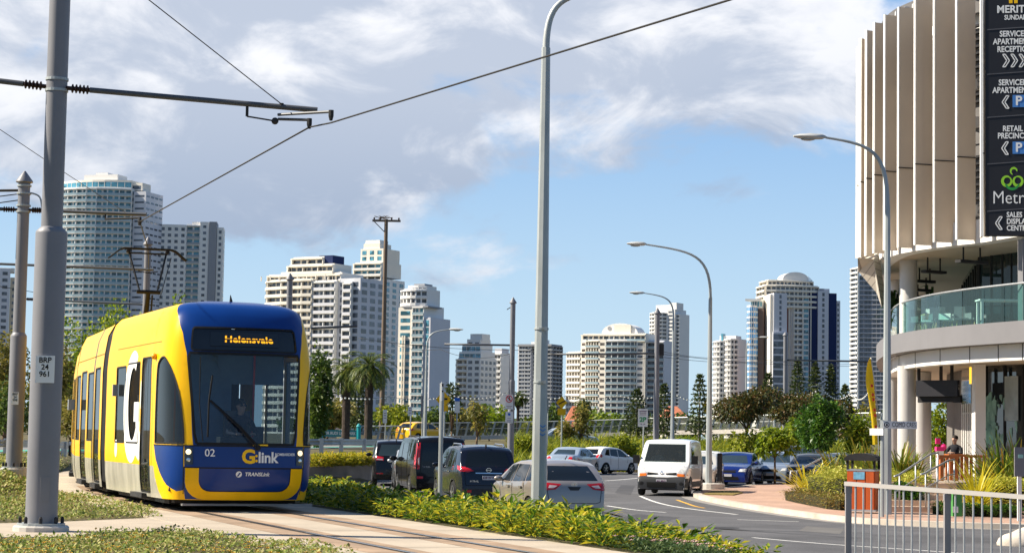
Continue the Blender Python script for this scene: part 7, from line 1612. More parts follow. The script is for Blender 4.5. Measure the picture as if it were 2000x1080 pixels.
p = at(1714, 843, 51.2); rx = Vector((.62, -.78, 0)); MB().plate(p, rx, (0, 0, 1), [(-20 * k, -6.5 * k), (14 * k, -6.5 * k), (14 * k, 6.5 * k), (-20 * k, 6.5 * k)], .025).build('name_blade', m_sgw, o, world=True)
# park name sign beyond the guardrail
a = at(632, 846, 128); c = at(697, 846, 128); o = empty('park_sign', ((a.x + c.x) / 2, 128, .3), 'turquoise park name sign reading DR RUDI LEVY PARK between two posts', 'sign'); m_tq = mat('park_turquoise', (.01, .26, .30), .5, vary=.05); wS = (c.x - a.x); zc_ = at(664, 846, 128).z - .3
MB().box(-wS / 2, wS / 2, -.05, .05, zc_ - .22, zc_ + .22).build('sign_board', mat('park_sign_green', (.035, .20, .22), .5, vary=.05), o); text(o, 'DR RUDI LEVY PARK', .27, m_sgw, (0, -.052, zc_), (1, 0, 0), (0, 0, 1), bold=.02, world=False, off=.01, wscale=.80)
for sx in (-1, 1): MB().lathe((sx * (wS / 2 + .12), 0, -.3), [(.14, 0), (.14, zc_ + .72), (.19, zc_ + .75), (.05, zc_ + .95)], 12).build('post', m_tq, o)
# guardrail in front of the crossing road
def guardrail(label, pts, hgt, nposts):
 P = [ground_at(*q) for q in pts]; o = empty('guardrail', tuple(P[0]), label, 'guardrail'); prof = [(0, hgt * .58), (-.05, hgt * .66), (.04, hgt * .78), (-.05, hgt * .90), (0, hgt)]
 b = MB(); cat_ = catmull(P, 6)
 for q in cat_: b.v += [(q.x, q.y + dy, q.z + z_) for dy, z_ in prof] 
 m_ = len(prof)
 for i in range(len(cat_) - 1):
  for j in range(m_ - 1): b.f.append((i * m_ + j, (i + 1) * m_ + j, (i + 1) * m_ + j + 1, i * m_ + j + 1))
 b.build('rail', m_galv, o, world=True)
 for k in range(nposts):
  f = k / (nposts - 1) * (len(cat_) - 1); i = min(int(f), len(cat_) - 2); q = cat_[i].lerp(cat_[i + 1], f - i); MB().box(q.x - .10, q.x + .10, q.y - .12, q.y + .12, q.z - .1, q.z + hgt * 1.06).build('post', m_steel, o, world=True)
guardrail('galvanised guardrail with posts beyond the low planter hedge', [(590, 887), (680, 886), (780, 884), (835, 880)], .78, 8); guardrail('grey guardrail beyond the far kerb at the left edge', [(-60, 893), (60, 893), (150, 892), (320, 891)], .55, 6)
for X, Y, lab in ((16, 863, 'dark bollard post at the far left before the guardrail'), (138, 862, 'grey guide post beside the tram tail')):
 g = ground_at(X, 892); o = empty('guide_post', tuple(g), lab, 'post'); MB().box(-.09, .09, -.05, .05, -.1, .62).build('post', m_dk, o); MB().box(-.07, .07, -.058, -.052, .45, .58).build('reflector', m_sgw if X > 100 else m_dk, o)
# curved planter wall
wp = [(590, 912, 78), (640, 911, 81), (690, 908.5, 84), (732, 906, 88.5), (765, 902, 95)]
P = catmull([at(*q) for q in wp], 5); b = MB(); n_ = len(P)
b.v = [(q.x, q.y, -.75) for q in P] + [(q.x, q.y, .02) for q in P] + [(q.x, q.y + .3, .02) for q in P] + [(q.x, q.y + .3, -.75) for q in P]
for i in range(n_ - 1): b.f += [(i, i + 1, n_ + i + 1, n_ + i), (n_ + i, n_ + i + 1, 2 * n_ + i + 1, 2 * n_ + i), (2 * n_ + i, 2 * n_ + i + 1, 3 * n_ + i + 1, 3 * n_ + i)]
b.f += [(0, n_, 2 * n_, 3 * n_), (n_ - 1, 4 * n_ - 1, 3 * n_ - 1, 2 * n_ - 1)]
tag(b.build('planter_wall', mat('planter_concrete', (.25, .22, .19), .9, vary=.25, vscale=1)), 'low curved concrete planter wall between the tram and the queue of cars', 'wall')
P2 = catmull([at(X, 905, D) for X, D in ((1080, 121), (1150, 121.5), (1240, 121), (1340, 120), (1400, 117), (1480, 116), (1600, 114))], 4); b = MB()
for a, c in zip(P2, P2[1:]): b.beam((a.x, a.y, -.3), (c.x, c.y, -.3), .3, .8)
tag(b.build('retaining_wall', mat('retaining_brown', (.12, .09, .07), .9, vary=.3, vscale=1)), 'low dark retaining wall at the foot of the grassy embankment', 'wall')
# bridge balustrade
def balustrade(label, pts, hgt, npost):
 P = [at(*q) for q in pts]; o = empty('balustrade', tuple(P[0]), label, 'balustrade'); tops = catmull(P, 5); b = MB().tube(tops, .06, 6); b.tube([q - Vector((0, 0, hgt * .45)) for q in tops], .025, 5); b.build('handrail', m_galv, o, world=True)
 b = MB()
 for a, c in zip(tops, tops[1:]): b.beam(a - Vector((0, 0, hgt + .12)), c - Vector((0, 0, hgt + .12)), .4, .35)
 b.build('plinth', m_ftg, o, world=True); b = MB()
 for a, c in zip(tops, tops[1:]): b.add([a - Vector((0, 0, .1)), c - Vector((0, 0, .1)), c - Vector((0, 0, hgt)), a - Vector((0, 0, hgt))], [(0, 1, 2, 3)])
 b.build('mesh_panel', glassmat('balustrade_mesh', (.78, .80, .76), .30, .3, 1.3), o, world=True)
 for k in range(npost):
  f = k / (npost - 1) * (len(tops) - 1); i = min(int(f), len(tops) - 2); q = tops[i].lerp(tops[i + 1], f - i); q = Vector((q.x, q.y, q.z)); MB().beam(q + Vector((.16, -.1, 0)), q + Vector((-.12, -.05, -hgt)), .16, .07, up=Vector((0, 1, 0))).build('post', m_galv, o, world=True)
balustrade('long pale bridge balustrade with leaning posts behind the embankment', [(842, 826, 170), (1000, 824, 172), (1150, 821, 172), (1300, 816, 170), (1450, 812, 165), (1560, 809, 160), (1720, 806, 155)], 1.15, 56)
balustrade('dark wire fence in front of the palms', [(700, 832, 150), (780, 832, 150), (850, 832, 152)], 1.0, 9)
# festoon lights
m_bulb = mat('festoon_bulb', (.85, .85, .82), .4, vary=0)
def festoon(label, pts, sagp, n):
 P = [at(*q) for q in pts]; b = MB(); w = MB(); o = empty('festoon_lights', tuple(P[0]), label, 'string lights', 'festoon light strings across the park')
 for a, c in zip(P, P[1:]):
  L_ = [a.lerp(c, k / n) - Vector((0, 0, sagp * 4 * (k / n) * (1 - k / n))) for k in range(n + 1)]; w.tube(L_, .012, 4)
  for q in L_: b.sphere(q - Vector((0, 0, .05)), .055, 6, 4)
 w.build('cable', m_wire, o, world=True); b.build('bulb', m_bulb, o, world=True)
festoon('festoon light string passing the palms behind the tram', [(618, 764, 120), (760, 774, 125), (880, 770, 130)], .25, 18)
festoon('festoon light string between the low white tower and the tall lamp', [(880, 770, 130), (990, 766, 132), (1110, 772, 135)], .3, 14); festoon('festoon light string in front of the domed block', [(1110, 772, 135), (1205, 770, 138), (1310, 764, 140), (1400, 782, 142)], .35, 14); festoon('festoon light string sagging over the umbrella trees', [(1480, 775, 130), (1510, 756, 130), (1605, 756, 130), (1662, 766, 130), (1700, 758, 128), (1745, 766, 128)], .55, 16)
for X, D, lab in ((1509, 130, 'short leaning festoon post above the umbrella tree'), (1606, 130, 'short leaning festoon post above the brown treetops')):
 p = at(X, 756, D); o = empty('festoon_post', (p.x, p.y, .6), lab, 'post'); MB().tube([(0.25, 0, 0), (0, 0, p.z - .6)], .07, 8).build('post', m_galv, o); MB().beam((-.7, 0, p.z - .55), (.15, 0, p.z - .45), .12, .05).build('cross_bar', m_galv, o)
# foreground railing
ra, rb_ = at(1655, 944, 22.2), at(2080, 976, 19.2); o = empty('railing', (ra.x, ra.y, -.35), 'grey metal pedestrian railing in the right foreground', 'railing'); m_rgrey = mat('railing_grey_paint', (.27, .26, .27), .5, metal=.1, vary=.06, vscale=2); m_rlight = mat('railing_top_paint', (.36, .345, .335), .45, metal=.1, vary=.05, vscale=2)
e = (rb_ - ra); L_ = e.length; MB().beam(ra - e.normalized() * .02, rb_, .06, .045).build('top_rail', m_rlight, o, world=True); MB().beam(ra + Vector((0, 0, -1.12)), rb_ + Vector((0, 0, -1.12)), .05, .04).build('bottom_rail', m_rgrey, o, world=True)
pts_x = [1657, 1850, 2075]
def rail_pt(X):
 lo, hi = 0, 1
 for _ in range(30):
  m_ = (lo + hi) / 2; q = ra.lerp(rb_, m_); v = q - CAM; xx = 1000 + v.dot(RT) / v.dot(F_) * FPX
  if xx < X: lo = m_
  else: hi = m_
 return ra.lerp(rb_, lo)
for X in pts_x:
 q = rail_pt(X); MB().box(q.x - .032, q.x + .032, q.y - .032, q.y + .032, -.4, q.z - .026).build('post', m_rgrey, o, world=True); MB().box(q.x - .036, q.x + .036, q.y - .036, q.y + .036, q.z - .10, q.z - .027).build('bracket', m_rgrey, o, world=True)
bars = [1671, 1686.5, 1702, 1717.5, 1733, 1749, 1765, 1781, 1797.5, 1814, 1831, 1866, 1883, 1901, 1918.5, 1936.5, 1955, 1973.5, 1992, 2010, 2028, 2046]
for X in bars: q = rail_pt(X); MB().lathe((q.x, q.y, q.z - 1.14), [(.0105, 0), (.0105, 1.115)], 8).build('baluster', m_steel, o, smooth=True, ang=40, world=True)
# pale rounded boulder behind the railing
q = atz(1990, 1066, ROAD_Z); b = MB(); rnd = random.Random(5); b.sphere((0, 0, .05), .52, 16, 10, (1.2, .9, .62)); b.v = [(x + .05 * math.sin(7 * y + 3 * z), y + .05 * math.sin(6 * x), z + .05 * math.sin(5 * x + 4 * y)) for x, y, z in b.v]; bo = tag(b.build('boulder', mat('pale_boulder', (.55, .49, .42), .9, vary=.2, vscale=3, bump=.6, bscale=6), smooth=True), 'pale rounded boulder at the road edge behind the railing', 'rock'); bo.location = (q.x + .25, q.y + .3, ROAD_Z)
# ------------------------------------------------------------------ plants
rnd = random.Random(11)
def leaf(b, p, d, up, L_, w, droop=.25, n2=False):
 d = d.normalized(); s = d.cross(up)
 if s.length < 1e-3: s = Vector((1, 0, 0))
 s.normalize(); m = p + d * L_ * .5 + Vector((0, 0, -L_ * droop * .15)); t = p + d * L_ + Vector((0, 0, -L_ * droop))
 b.add([p, m + s * w / 2, t, m - s * w / 2], ((0, 1, 2, 3),))
def blade(b, p, dv, L_, w, lean, bend, seg=3):      # strap leaf that rises and arches over
 sv = Vector((-dv.y, dv.x, 0)); k = len(b.v)
 for i in range(seg + 1):
  t = i / seg; a = lean + bend * t; q = p + dv * (L_ * t * math.sin(lean + bend * t * .5)) + Vector((0, 0, L_ * t * math.cos(lean + bend * t * .5))); ww = w * (1 - t * .85) / 2 if i else w * .35
  b.v += [tuple(q - sv * ww), tuple(q + sv * ww)]
 for i in range(seg): b.f.append((k + 2 * i, k + 2 * i + 1, k + 2 * i + 3, k + 2 * i + 2))
def rdir(zlo=-1, zhi=1):
 z = rnd.uniform(zlo, zhi); a = rnd.uniform(0, 2 * math.pi); r = math.sqrt(max(0, 1 - z * z)); return Vector((r * math.cos(a), r * math.sin(a), z))
m_hedge = leafmat('hedge_leaf', [(.025, .075, .010), (.08, .17, .014), (.24, .31, .02), (.46, .46, .03), (.58, .44, .025)], .40, .36)
m_croton = leafmat('yellow_hedge_leaf', [(.10, .15, .015), (.28, .28, .02), (.48, .42, .03), (.55, .40, .02)], .4, .45)
m_flow = leafmat('flower_ground_leaf', [(.03, .07, .02), (.06, .11, .03), (.12, .16, .05)], .25, .6); m_pink = mat('pale_pink_petals', (.62, .42, .40), .6)
m_gc = leafmat('ground_cover_leaf', [(.08, .14, .02), (.17, .235, .035), (.33, .36, .07), (.48, .45, .18), (.22, .15, .06)], .25, .7)
m_grass = leafmat('strappy_grass', [(.05, .09, .010), (.14, .19, .014), (.30, .33, .02), (.46, .42, .03)], .4, .5)
m_flaxg = leafmat('dark_flax_leaf', [(.045, .10, .014), (.12, .19, .022), (.27, .29, .035), (.36, .18, .025)], .35, .4); m_flaxy = leafmat('yellow_flax_leaf', [(.48, .42, .02), (.72, .58, .03), (.36, .38, .02)], .4, .4)
m_box = leafmat('variegated_shrub_leaf', [(.24, .30, .03), (.50, .50, .07), (.66, .60, .15)], .3, .5); m_rusty = leafmat('rusty_ground_leaf', [(.19, .13, .035), (.32, .20, .055), (.25, .26, .04), (.12, .10, .03)], .25, .6)
m_trunk = mat('bark_brown', (.13, .085, .055), .9, vary=.3, vscale=4, bump=.5, bscale=15); m_trunkg = mat('bark_grey', (.16, .14, .12), .9, vary=.3, vscale=4)
TREEM = dict(bright=leafmat('leaf_bright_green', [(.07, .13, .010), (.18, .26, .015), (.36, .40, .02)], .45), olive=leafmat('leaf_olive', [(.09, .10, .018), (.20, .19, .04), (.34, .27, .065)], .45), dark=leafmat('leaf_dark_green', [(.03, .065, .012), (.07, .12, .018), (.14, .19, .022)], .32), umbrella=leafmat('leaf_umbrella_bronze', [(.018, .032, .008), (.05, .068, .014), (.11, .10, .018), (.13, .06, .02)], .28), deep=leafmat('leaf_rich_green', [(.018, .06, .008), (.05, .13, .014), (.13, .24, .025)], .32, .4), lime=leafmat('leaf_lime', [(.10, .15, .012), (.24, .28, .02), (.36, .36, .025)], .4), pine=leafmat('pine_needles', [(.025, .045, .014), (.055, .08, .02), (.10, .12, .03)], .2), palm=leafmat('palm_frond', [(.03, .06, .010), (.08, .12, .018), (.22, .23, .035)], .3))
def trackx(y):
 for a, c in zip(TCS, TCS[1:]):
  if a.y <= y <= c.y: return a.x + (c.x - a.x) * (y - a.y) / (c.y - a.y)
 return TCS[-1].x
# hedge between the track and the road
def dmax(y): return interp([(23.5, 2.3), (30.5, 7.3), (36, 7.8), (48, 8.0), (60, 7.8), (72, 7.5)], y)
def hedge_plant(b, p, s, n):
 for _ in range(n):
  d = rdir(.15, .95); r_ = rnd.uniform(.05, .26) * s; q = p + Vector((d.x * r_, d.y * r_, rnd.uniform(.05, .42) * s * (1 - .5 * r_)))
  dd = Vector((d.x, d.y, rnd.uniform(.1, 1.0))); leaf(b, q, dd, Vector((0, 0, 1)), rnd.uniform(.11, .22) * s, rnd.uniform(.035, .07) * s, rnd.uniform(.1, .55))
def hedge_strip(y0, y1, step, n, lo=2.2, low_margin=.9):
 b = MB(); y = y0
 while y < y1:
  d = lo
  while d < dmax(y):
   th = R(21); q = Vector((trackx(y) + d / math.cos(R(interp([(33, 21), (50, 14), (70, 10)], y))) + rnd.uniform(-.15, .15), y + rnd.uniform(-.2, .2)))
   near_end = (y - interp([(2.3, 23.5), (7.3, 30.5)], d)) < 1.4
   if not near_end: hedge_plant(b, Vector((q.x, q.y, H(q.x, q.y))), (rnd.uniform(.75, 1.15) if rnd.random() < .85 else rnd.uniform(1.2, 1.5)) * (1.0 if d > 3.0 else .85), n)
   d += step * rnd.uniform(.85, 1.15)
  y += step
 return b
b = hedge_strip(24.5, 40, .42, 84); tag(b.build('hedge', m_hedge), 'glossy yellow-green low hedge in sun between the tram track and the road', 'hedge')
b = hedge_strip(40, 72, .55, 56); tag(b.build('hedge', m_hedge), 'dark shaded part of the low hedge beside the tram front and the queued cars', 'hedge')
# flowering carpet at the hedge's near end
b = MB(); f = MB()
for _ in range(9000):
 d = rnd.uniform(2.1, 7.6); y = interp([(2.3, 23.5), (7.3, 30.5)], d) + rnd.uniform(-.7, 1.5); x = trackx(y) + d / math.cos(R(21)); z = H(x, y); p = Vector((x, y, z + rnd.uniform(0, .16)))
 leaf(b, p, rdir(.1, .9), Vector((0, 0, 1)), rnd.uniform(.05, .10), .035)
 if rnd.random() < .03:
  c = Vector((x, y, z + rnd.uniform(.14, .22)))
  for k in range(5): a = k * 1.257; leaf(f, c, Vector((math.cos(a), math.sin(a), .5)), Vector((0, 0, 1)), .045, .03, 0)
o = tag(b.build('flowering_ground_cover', m_flow), 'low flowering ground cover along the near end of the hedge', 'ground cover', kind='stuff'); f.build('flower', m_pink, o)
# ground cover on the left
def cover(name, label, polys, dens, size, zf=0.0, m=m_gc, hgt=.10):
 b = MB()
 for pl, dn in zip(polys, dens):
  W_ = [atz(X, Y, zf) for X, Y in pl]; P = [(q.x, q.y) for q in W_]; x0, x1 = min(p[0] for p in P), max(p[0] for p in P); y0, y1 = min(p[1] for p in P), max(p[1] for p in P)
  for _ in range(int((x1 - x0) * (y1 - y0) * dn)):
   x, y = rnd.uniform(x0, x1), rnd.uniform(y0, y1)
   if not inpoly(x, y, P): continue
   if math.sin(x * 2.1 + 2 * math.sin(y * 1.4)) * math.sin(y * 1.9 + x * .7) < -.62 and rnd.random() < .8: continue
   cl = math.sin(x * 3.1 + 1.3 * math.sin(y * 2.3)) * math.sin(y * 2.7 + x); z = H(x, y)
   p = Vector((x, y, z + rnd.uniform(0, hgt) * (.75 + .6 * cl))); leaf(b, p, rdir(.0, .95), Vector((0, 0, 1)), rnd.uniform(.6, 1.2) * size, size * .55, rnd.uniform(0, .4))
 return tag(b.build(name, m), label, 'ground cover', kind='stuff')
G1 = [(-90, 1052), (144, 1050), (207, 1040), (327, 1038), (433, 1046), (530, 1054), (640, 1072), (700, 1090), (700, 1180), (-90, 1180)]
G2 = [(-90, 1020), (318, 1008), (268, 988), (193, 972), (130, 964), (104, 956), (100, 962), (-90, 962)]
cover('ground_cover', 'patchy olive ground cover in the left foreground beside the concrete path', [G1], [650], .062)
cover('ground_cover', 'patchy ground cover wedge between the crossing path and the curving track', [G2], [330], .075)
b = MB()
for _ in range(9000):
 X, Y = rnd.uniform(-40, 142), rnd.uniform(896, 951); 
 q = ground_at(X, Y) if _ < 260 else None
 if q: GA = globals().setdefault('GA', []); GA.append(q)
 c = rnd.choice(GA); x, y = c.x + rnd.gauss(0, .5), c.y + rnd.gauss(0, 1.0)
 if tdist(x, y) > -2.05: continue
 leaf(b, Vector((x, y, H(x, y) + rnd.uniform(0, .12))), rdir(0, .95), Vector((0, 0, 1)), rnd.uniform(.07, .13), .06)
tag(b.build('ground_cover', m_gc), 'dry ground cover bank around the second tram pole', 'ground cover', kind='stuff')
f = MB()
W_ = [atz(X, Y, 0) for X, Y in G1]; P = [(q.x, q.y) for q in W_]
for _ in range(220):
 X, Y = rnd.uniform(0, 680), rnd.uniform(1040, 1085)
 if not inpoly(X, Y, G1): continue
 q = atz(X, Y, .1)
 for k in range(5): a = k * 1.257; leaf(f, q, Vector((math.cos(a), math.sin(a), .5)), Vector((0, 0, 1)), .03, .022, 0)
tag(f.build('flower', mat('small_yellow_petals', (.70, .38, .04), .6)), 'scattered tiny yellow flowers in the foreground ground cover', 'flowers', kind='stuff')
# embankment of strappy grass
b = MB()
for _ in range(5200):
 a = rnd.uniform(.0, .175); y = rnd.uniform(118, 152); x = a * y
 if y < interp(YB, a) + 2.2: continue
 z = H(x, y); h = rnd.uniform(.65, 1.1) * (1 + .25 * math.sin(x * 1.7) * math.sin(y * .9))
 for k in range(6):
  t = rnd.uniform(0, 6.28); blade(b, Vector((x + rnd.uniform(-.15, .15), y + rnd.uniform(-.15, .15), z - .05)), Vector((math.cos(t), math.sin(t), 0)), h * rnd.uniform(.7, 1.25), .09, rnd.uniform(.1, .6), rnd.uniform(.6, 1.7), 3)
tag(b.build('embankment_grass', m_grass), 'tall yellow-green strappy grass covering the embankment below the balustrade', 'grass', kind='stuff')
# planter hedge above the curved wall
b = MB()
for _ in range(420):
 t = rnd.random(); i = rnd.uniform(0, len(wall_pts := [at(*w) for w in wp]) - 1.001); k = int(i); c = wall_pts[k].lerp(wall_pts[k + 1], i - k); p = Vector((c.x + rnd.uniform(-.2, .4), c.y + rnd.uniform(.5, 3.2), 0)); p.z = max(-.05, H(p.x, p.y)); hedge_plant(b, p, rnd.uniform(1.0, 1.5), 34)
tag(b.build('hedge', m_croton), 'sunlit yellow hedge growing behind the low curved planter wall', 'hedge')
# flax and shrub beds on the right
def flax(label, X, Y, D, n, L_, m, w=.07, zb=None, name='flax_plant', group=None, spread=(.1, 1.0)):
 q = at(X, Y, D); z = FZ if zb is None else zb; o = empty(name, (q.x, q.y, z), label, 'plant', group); b = MB()
 for k in range(n):
  a = rnd.uniform(0, 6.28); blade(b, Vector((rnd.uniform(-.08, .08), rnd.uniform(-.08, .08), 0)), Vector((math.cos(a), math.sin(a), 0)), L_ * rnd.uniform(.65, 1.1), w, rnd.uniform(*spread), rnd.uniform(.15, .9), 5)
 b.build('leaves', m, o); return o
flax('spiky yellow flax left of the trimmed shrub at the pavement bend', 1577, 965, 66, 70, 1.5, m_flaxy, .10, zb=-.45, spread=(.2, 1.2)); flax('spiky yellow flax in front of the timber bar tables', 1908, 985, 53.5, 85, 1.55, m_flaxy, .085, zb=-.4, spread=(.1, 1.15))
for k, (X, D, s, lab) in enumerate([(1655, 68, 1.3, 'dark green flax leftmost in the bed behind the trimmed shrub'), (1685, 67, 1.5, 'dark green flax directly left of the lamp post by the litter bin'), (1712, 66, 1.35, 'dark green flax behind the street name sign post'), (1757, 63, 1.4, 'dark green flax at the foot of the big silver column'), (1785, 62.5, 1.1, 'dark green flax left of the sandstone steps'), (1625, 71, 1.1, 'small dark flax near the sloping handrail'), (1958, 57.5, 1.7, 'large dark green flax in front of the shop window'), (1990, 57, 1.6, 'dark green flax cut by the right edge of the view'), (1932, 59, 1.2, 'dark flax between the bar tables and the shop window')]): flax(lab, X, 900, D, 95, s * 1.1, m_flaxg, .12, zb=.0, spread=(.1, 1.1))
for X, D, lab in ((1795, 20.4, 'small sword-leaved plant at the foot of the railing, left one'), (1825, 20.2, 'small sword-leaved plant beside the second railing post'), (1862, 20.0, 'small sword-leaved plant right of the second railing post')): flax(lab, X, 1100, D, 14, .40, m_flaxg, .045, zb=-.18, name='sword_plant', group='sword-leaved plants under the railing', spread=(.05, .7))
def bed(label, pts, z0, hgt, thick, m, n, size, name='shrub_bed', cat='shrub'):
 P = [Vector((q.x, q.y)) for q in [at(X, 900, D) for X, D in pts]]; o = empty(name, (P[0].x, P[0].y, z0), label, cat); b = MB(); core = MB()
 for _ in range(n):
  i = rnd.uniform(0, len(P) - 1.001); k = int(i); c = P[k].lerp(P[k + 1], i - k); a = rnd.uniform(0, 2 * math.pi); r_ = math.sqrt(rnd.random()); p = Vector((c.x + math.cos(a) * r_ * thick, c.y + math.sin(a) * r_ * thick, 0))
  top = hgt * (1 - .35 * r_ ** 3) * (.9 + .15 * math.sin(p.x * 5) * math.sin(p.y * 4)); p.z = z0 + top * (1 - rnd.random() ** 2.2 * .85); d = Vector((math.cos(a) * r_, math.sin(a) * r_, rnd.uniform(0, 1))); leaf(b, p, d + rdir() * .5, Vector((0, 0, 1)), rnd.uniform(.6, 1.2) * size, size * .6, .2)
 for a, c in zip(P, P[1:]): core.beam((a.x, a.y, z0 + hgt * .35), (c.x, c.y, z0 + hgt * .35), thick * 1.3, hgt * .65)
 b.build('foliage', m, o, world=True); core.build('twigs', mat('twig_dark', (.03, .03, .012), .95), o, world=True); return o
bed('clipped variegated yellow-green shrub at the pavement bend', [(1612, 63), (1650, 60.5), (1680, 59)], -.45, 1.05, .85, m_box, 6500, .10); bed('rusty brown low ground shrub along the bent pavement edge', [(1556, 64), (1590, 60.5), (1640, 56.5), (1665, 55.6)], FZ, .42, .55, m_rusty, 5200, .08)
bed('clipped variegated shrub between the lamp post and the steps', [(1742, 58), (1775, 57.6), (1792, 57.2)], FZ + .1, 1.0, .7, m_box, 4500, .10); bed('clipped variegated shrub at the right end of the planting', [(1925, 55.5), (1960, 55), (2010, 54.6)], FZ + .1, .95, .7, m_box, 5200, .10); bed('dark green leafy shrub mass under the spiky flax by the steps', [(1755, 56.2), (1785, 56)], FZ, .75, .5, TREEM['deep'], 2600, .10); bed('low white-flowered edging along the pavement at right', [(1838, 54), (1870, 53.2), (1930, 52.6), (1990, 52.4)], FZ, .32, .4, TREEM['deep'], 4200, .07)
bed('dark shaded shrub mass behind the right flax', [(1930, 58.5), (2000, 57.8)], FZ, 1.0, .6, TREEM['dark'], 3000, .11); bed('green shrub on the terrace edge below the silver columns', [(1690, 70), (1730, 67), (1775, 65.5)], FZ, 1.2, .7, TREEM['dark'], 3600, .11)
# trees
def tree(label, X, Ytop, Ybase, Wpx, D, kind, n=1700, name='tree', trunk=True, flat=False, zb=None, lobes=9, crown=.62, lean=0, leafs=1.0, group=None, cat='tree', bark=None, tr=None):
 k = D / FPX; p = at(X, Ybase, D); zb = min(p.z, H(p.x, p.y) if D < 400 else p.z) if zb is None else zb; zt = at(X, Ytop, D).z; Ht = zt - zb; w = Wpx * k / 2; o = empty(name, (p.x, p.y, zb), label, cat, group); b = MB(); ch = Ht * crown; cz = Ht - ch / 2; lv = max(.15, D * .0021) * leafs; t = MB(); r0 = tr or max(.09, Ht * .022)
 L_ = []
 for i in range(lobes):
  a = i * 2.4 + rnd.uniform(-.4, .4); rr = math.sqrt((i + .5) / lobes) * .68; z = cz + ch * .5 * rnd.uniform(-.62, .62) * (1 - rr * .6) if not flat else cz + ch * .32 * rnd.uniform(-.6, .8)
  L_.append((Vector((math.cos(a) * rr * w + lean * w, math.sin(a) * rr * w, z)), w * rnd.uniform(.34, .52), ch * (rnd.uniform(.20, .34) if not flat else rnd.uniform(.14, .26))))
 for c, rw, rh in L_:
  for _ in range(n // lobes):
   d = rdir(); s_ = rnd.uniform(.55, 1.08); q = c + Vector((d.x * rw * s_, d.y * rw * s_, d.z * rh * s_)); dd = (d * .7 + rdir() * .8); leaf(b, q, dd, rdir(), lv * rnd.uniform(.7, 1.5), lv * rnd.uniform(.4, .75), .2)
 b.build('crown', TREEM[kind], o)
 if trunk:
  fork = Vector((lean * w * .3, 0, Ht * (1 - crown) * .95)); t.tube([(0, 0, -.2), fork * .5 + Vector((rnd.uniform(-.1, .1), 0, 0)), fork], [r0, r0 * .8, r0 * .65], 8)
  for c, rw, rh in L_[:6]: t.tube([fork, fork.lerp(c, .5) + Vector((0, 0, -.1)), c], [r0 * .5, r0 * .35, r0 * .12], 6)
  t.build('trunk', bark or m_trunk, o, smooth=True)
 return o
for a in [
 ('bright green tree filling the gap between the foreground pole and the tram', 160, 606, 885, 150, 105, 'bright', 5200), ('light green tree top rising above the tram roof at left', 232, 572, 870, 120, 125, 'bright', 3200), ('olive brown casuarina between the two left tram poles', 96, 668, 890, 110, 98, 'olive', 3600), ('bare-looking olive casuarina at the far left edge', 6, 630, 885, 96, 104, 'olive', 2600), ('dark low tree at the far left behind the second pole', 12, 742, 888, 120, 92, 'dark', 1800), ('dark green shrub tree low beside the tram tail', 140, 770, 888, 90, 90, 'olive', 1500), ('small light green treetop against the white slab tower', 350, 572, 640, 66, 210, 'bright', 800),
 ('dense dark tree hugging the right side of the tram front', 620, 662, 862, 52, 118, 'dark', 3600), ('olive tree with yellowish leaves left of the palms', 640, 770, 858, 100, 150, 'olive', 1500), ('lime green shrub tree between the palms and the yellow hatchback', 765, 786, 850, 70, 165, 'lime', 1500), ('lime yellow shrub right beside the yellow hatchback', 785, 806, 850, 46, 158, 'lime', 900), ('green tree behind the yellow hatchback roof', 842, 790, 842, 76, 185, 'dark', 1200), ('green tree filling behind the bus stop sign', 955, 790, 838, 84, 190, 'bright', 1600), ('rusty olive tree right of the bare sign post', 905, 796, 840, 60, 185, 'olive', 900), ('round dark green tree beside the low white tower', 895, 800, 842, 66, 200, 'dark', 900), ('green shrub tree left of the tall lamp at the balustrade', 1035, 812, 842, 40, 180, 'lime', 600), ('dark green tree right of the winding road sign', 1072, 792, 836, 44, 190, 'dark', 800), ('wide leafy tree below the domed block', 1175, 800, 838, 84, 200, 'bright', 1100), ('thin young tree with sparse olive leaves left of the no-walking sign', 932, 772, 852, 40, 135, 'olive', 380), ('thin young tree with sparse leaves before the balustrade right of the lamp', 1136, 782, 846, 40, 140, 'olive', 420), ('small sparse tree behind the winding road sign', 1100, 815, 846, 36, 140, 'olive', 300), ('thin wispy tree before the low white tower', 882, 738, 846, 30, 170, 'pine', 260), ('dark bushy trees left of the white hatchback bank', 1210, 812, 838, 60, 190, 'dark', 700), ('dark trees below the white rounded tower', 1345, 806, 838, 60, 200, 'dark', 800), ('green tree between the columns of the finned building', 1836, 770, 890, 76, 92, 'bright', 1800), ('brown topped tree behind the rich green round tree', 1650, 772, 850, 60, 150, 'umbrella', 1000), ('olive tree in front of the dark glass tower', 1690, 790, 850, 50, 160, 'olive', 700), ('green shrub tree between flag and round tree', 1675, 808, 885, 66, 98, 'bright', 1500), ('bushy green shrub on the bank beside the small roadside tree', 1455, 838, 895, 90, 112, 'lime', 1100), ('round lime shrub on the bank above the white hatchback', 1215, 842, 893, 56, 122, 'lime', 900), ('round green shrub on the bank behind the delivery van', 1330, 846, 890, 60, 121, 'bright', 900), ('low green shrub on the bank right of the sign-carrying pole', 1022, 850, 878, 44, 128, 'lime', 700), ('distant dark treetops by the beige far left tower', -20, 700, 880, 80, 150, 'dark', 900)]:
 tree(*a[:7], n=a[7], zb=.6 if a[5] > 130 else (.3 if a[5] >= 100 and a[1] < 700 else None), crown=.96 if 'hugging' in a[0] or 'between the foreground' in a[0] else .8)
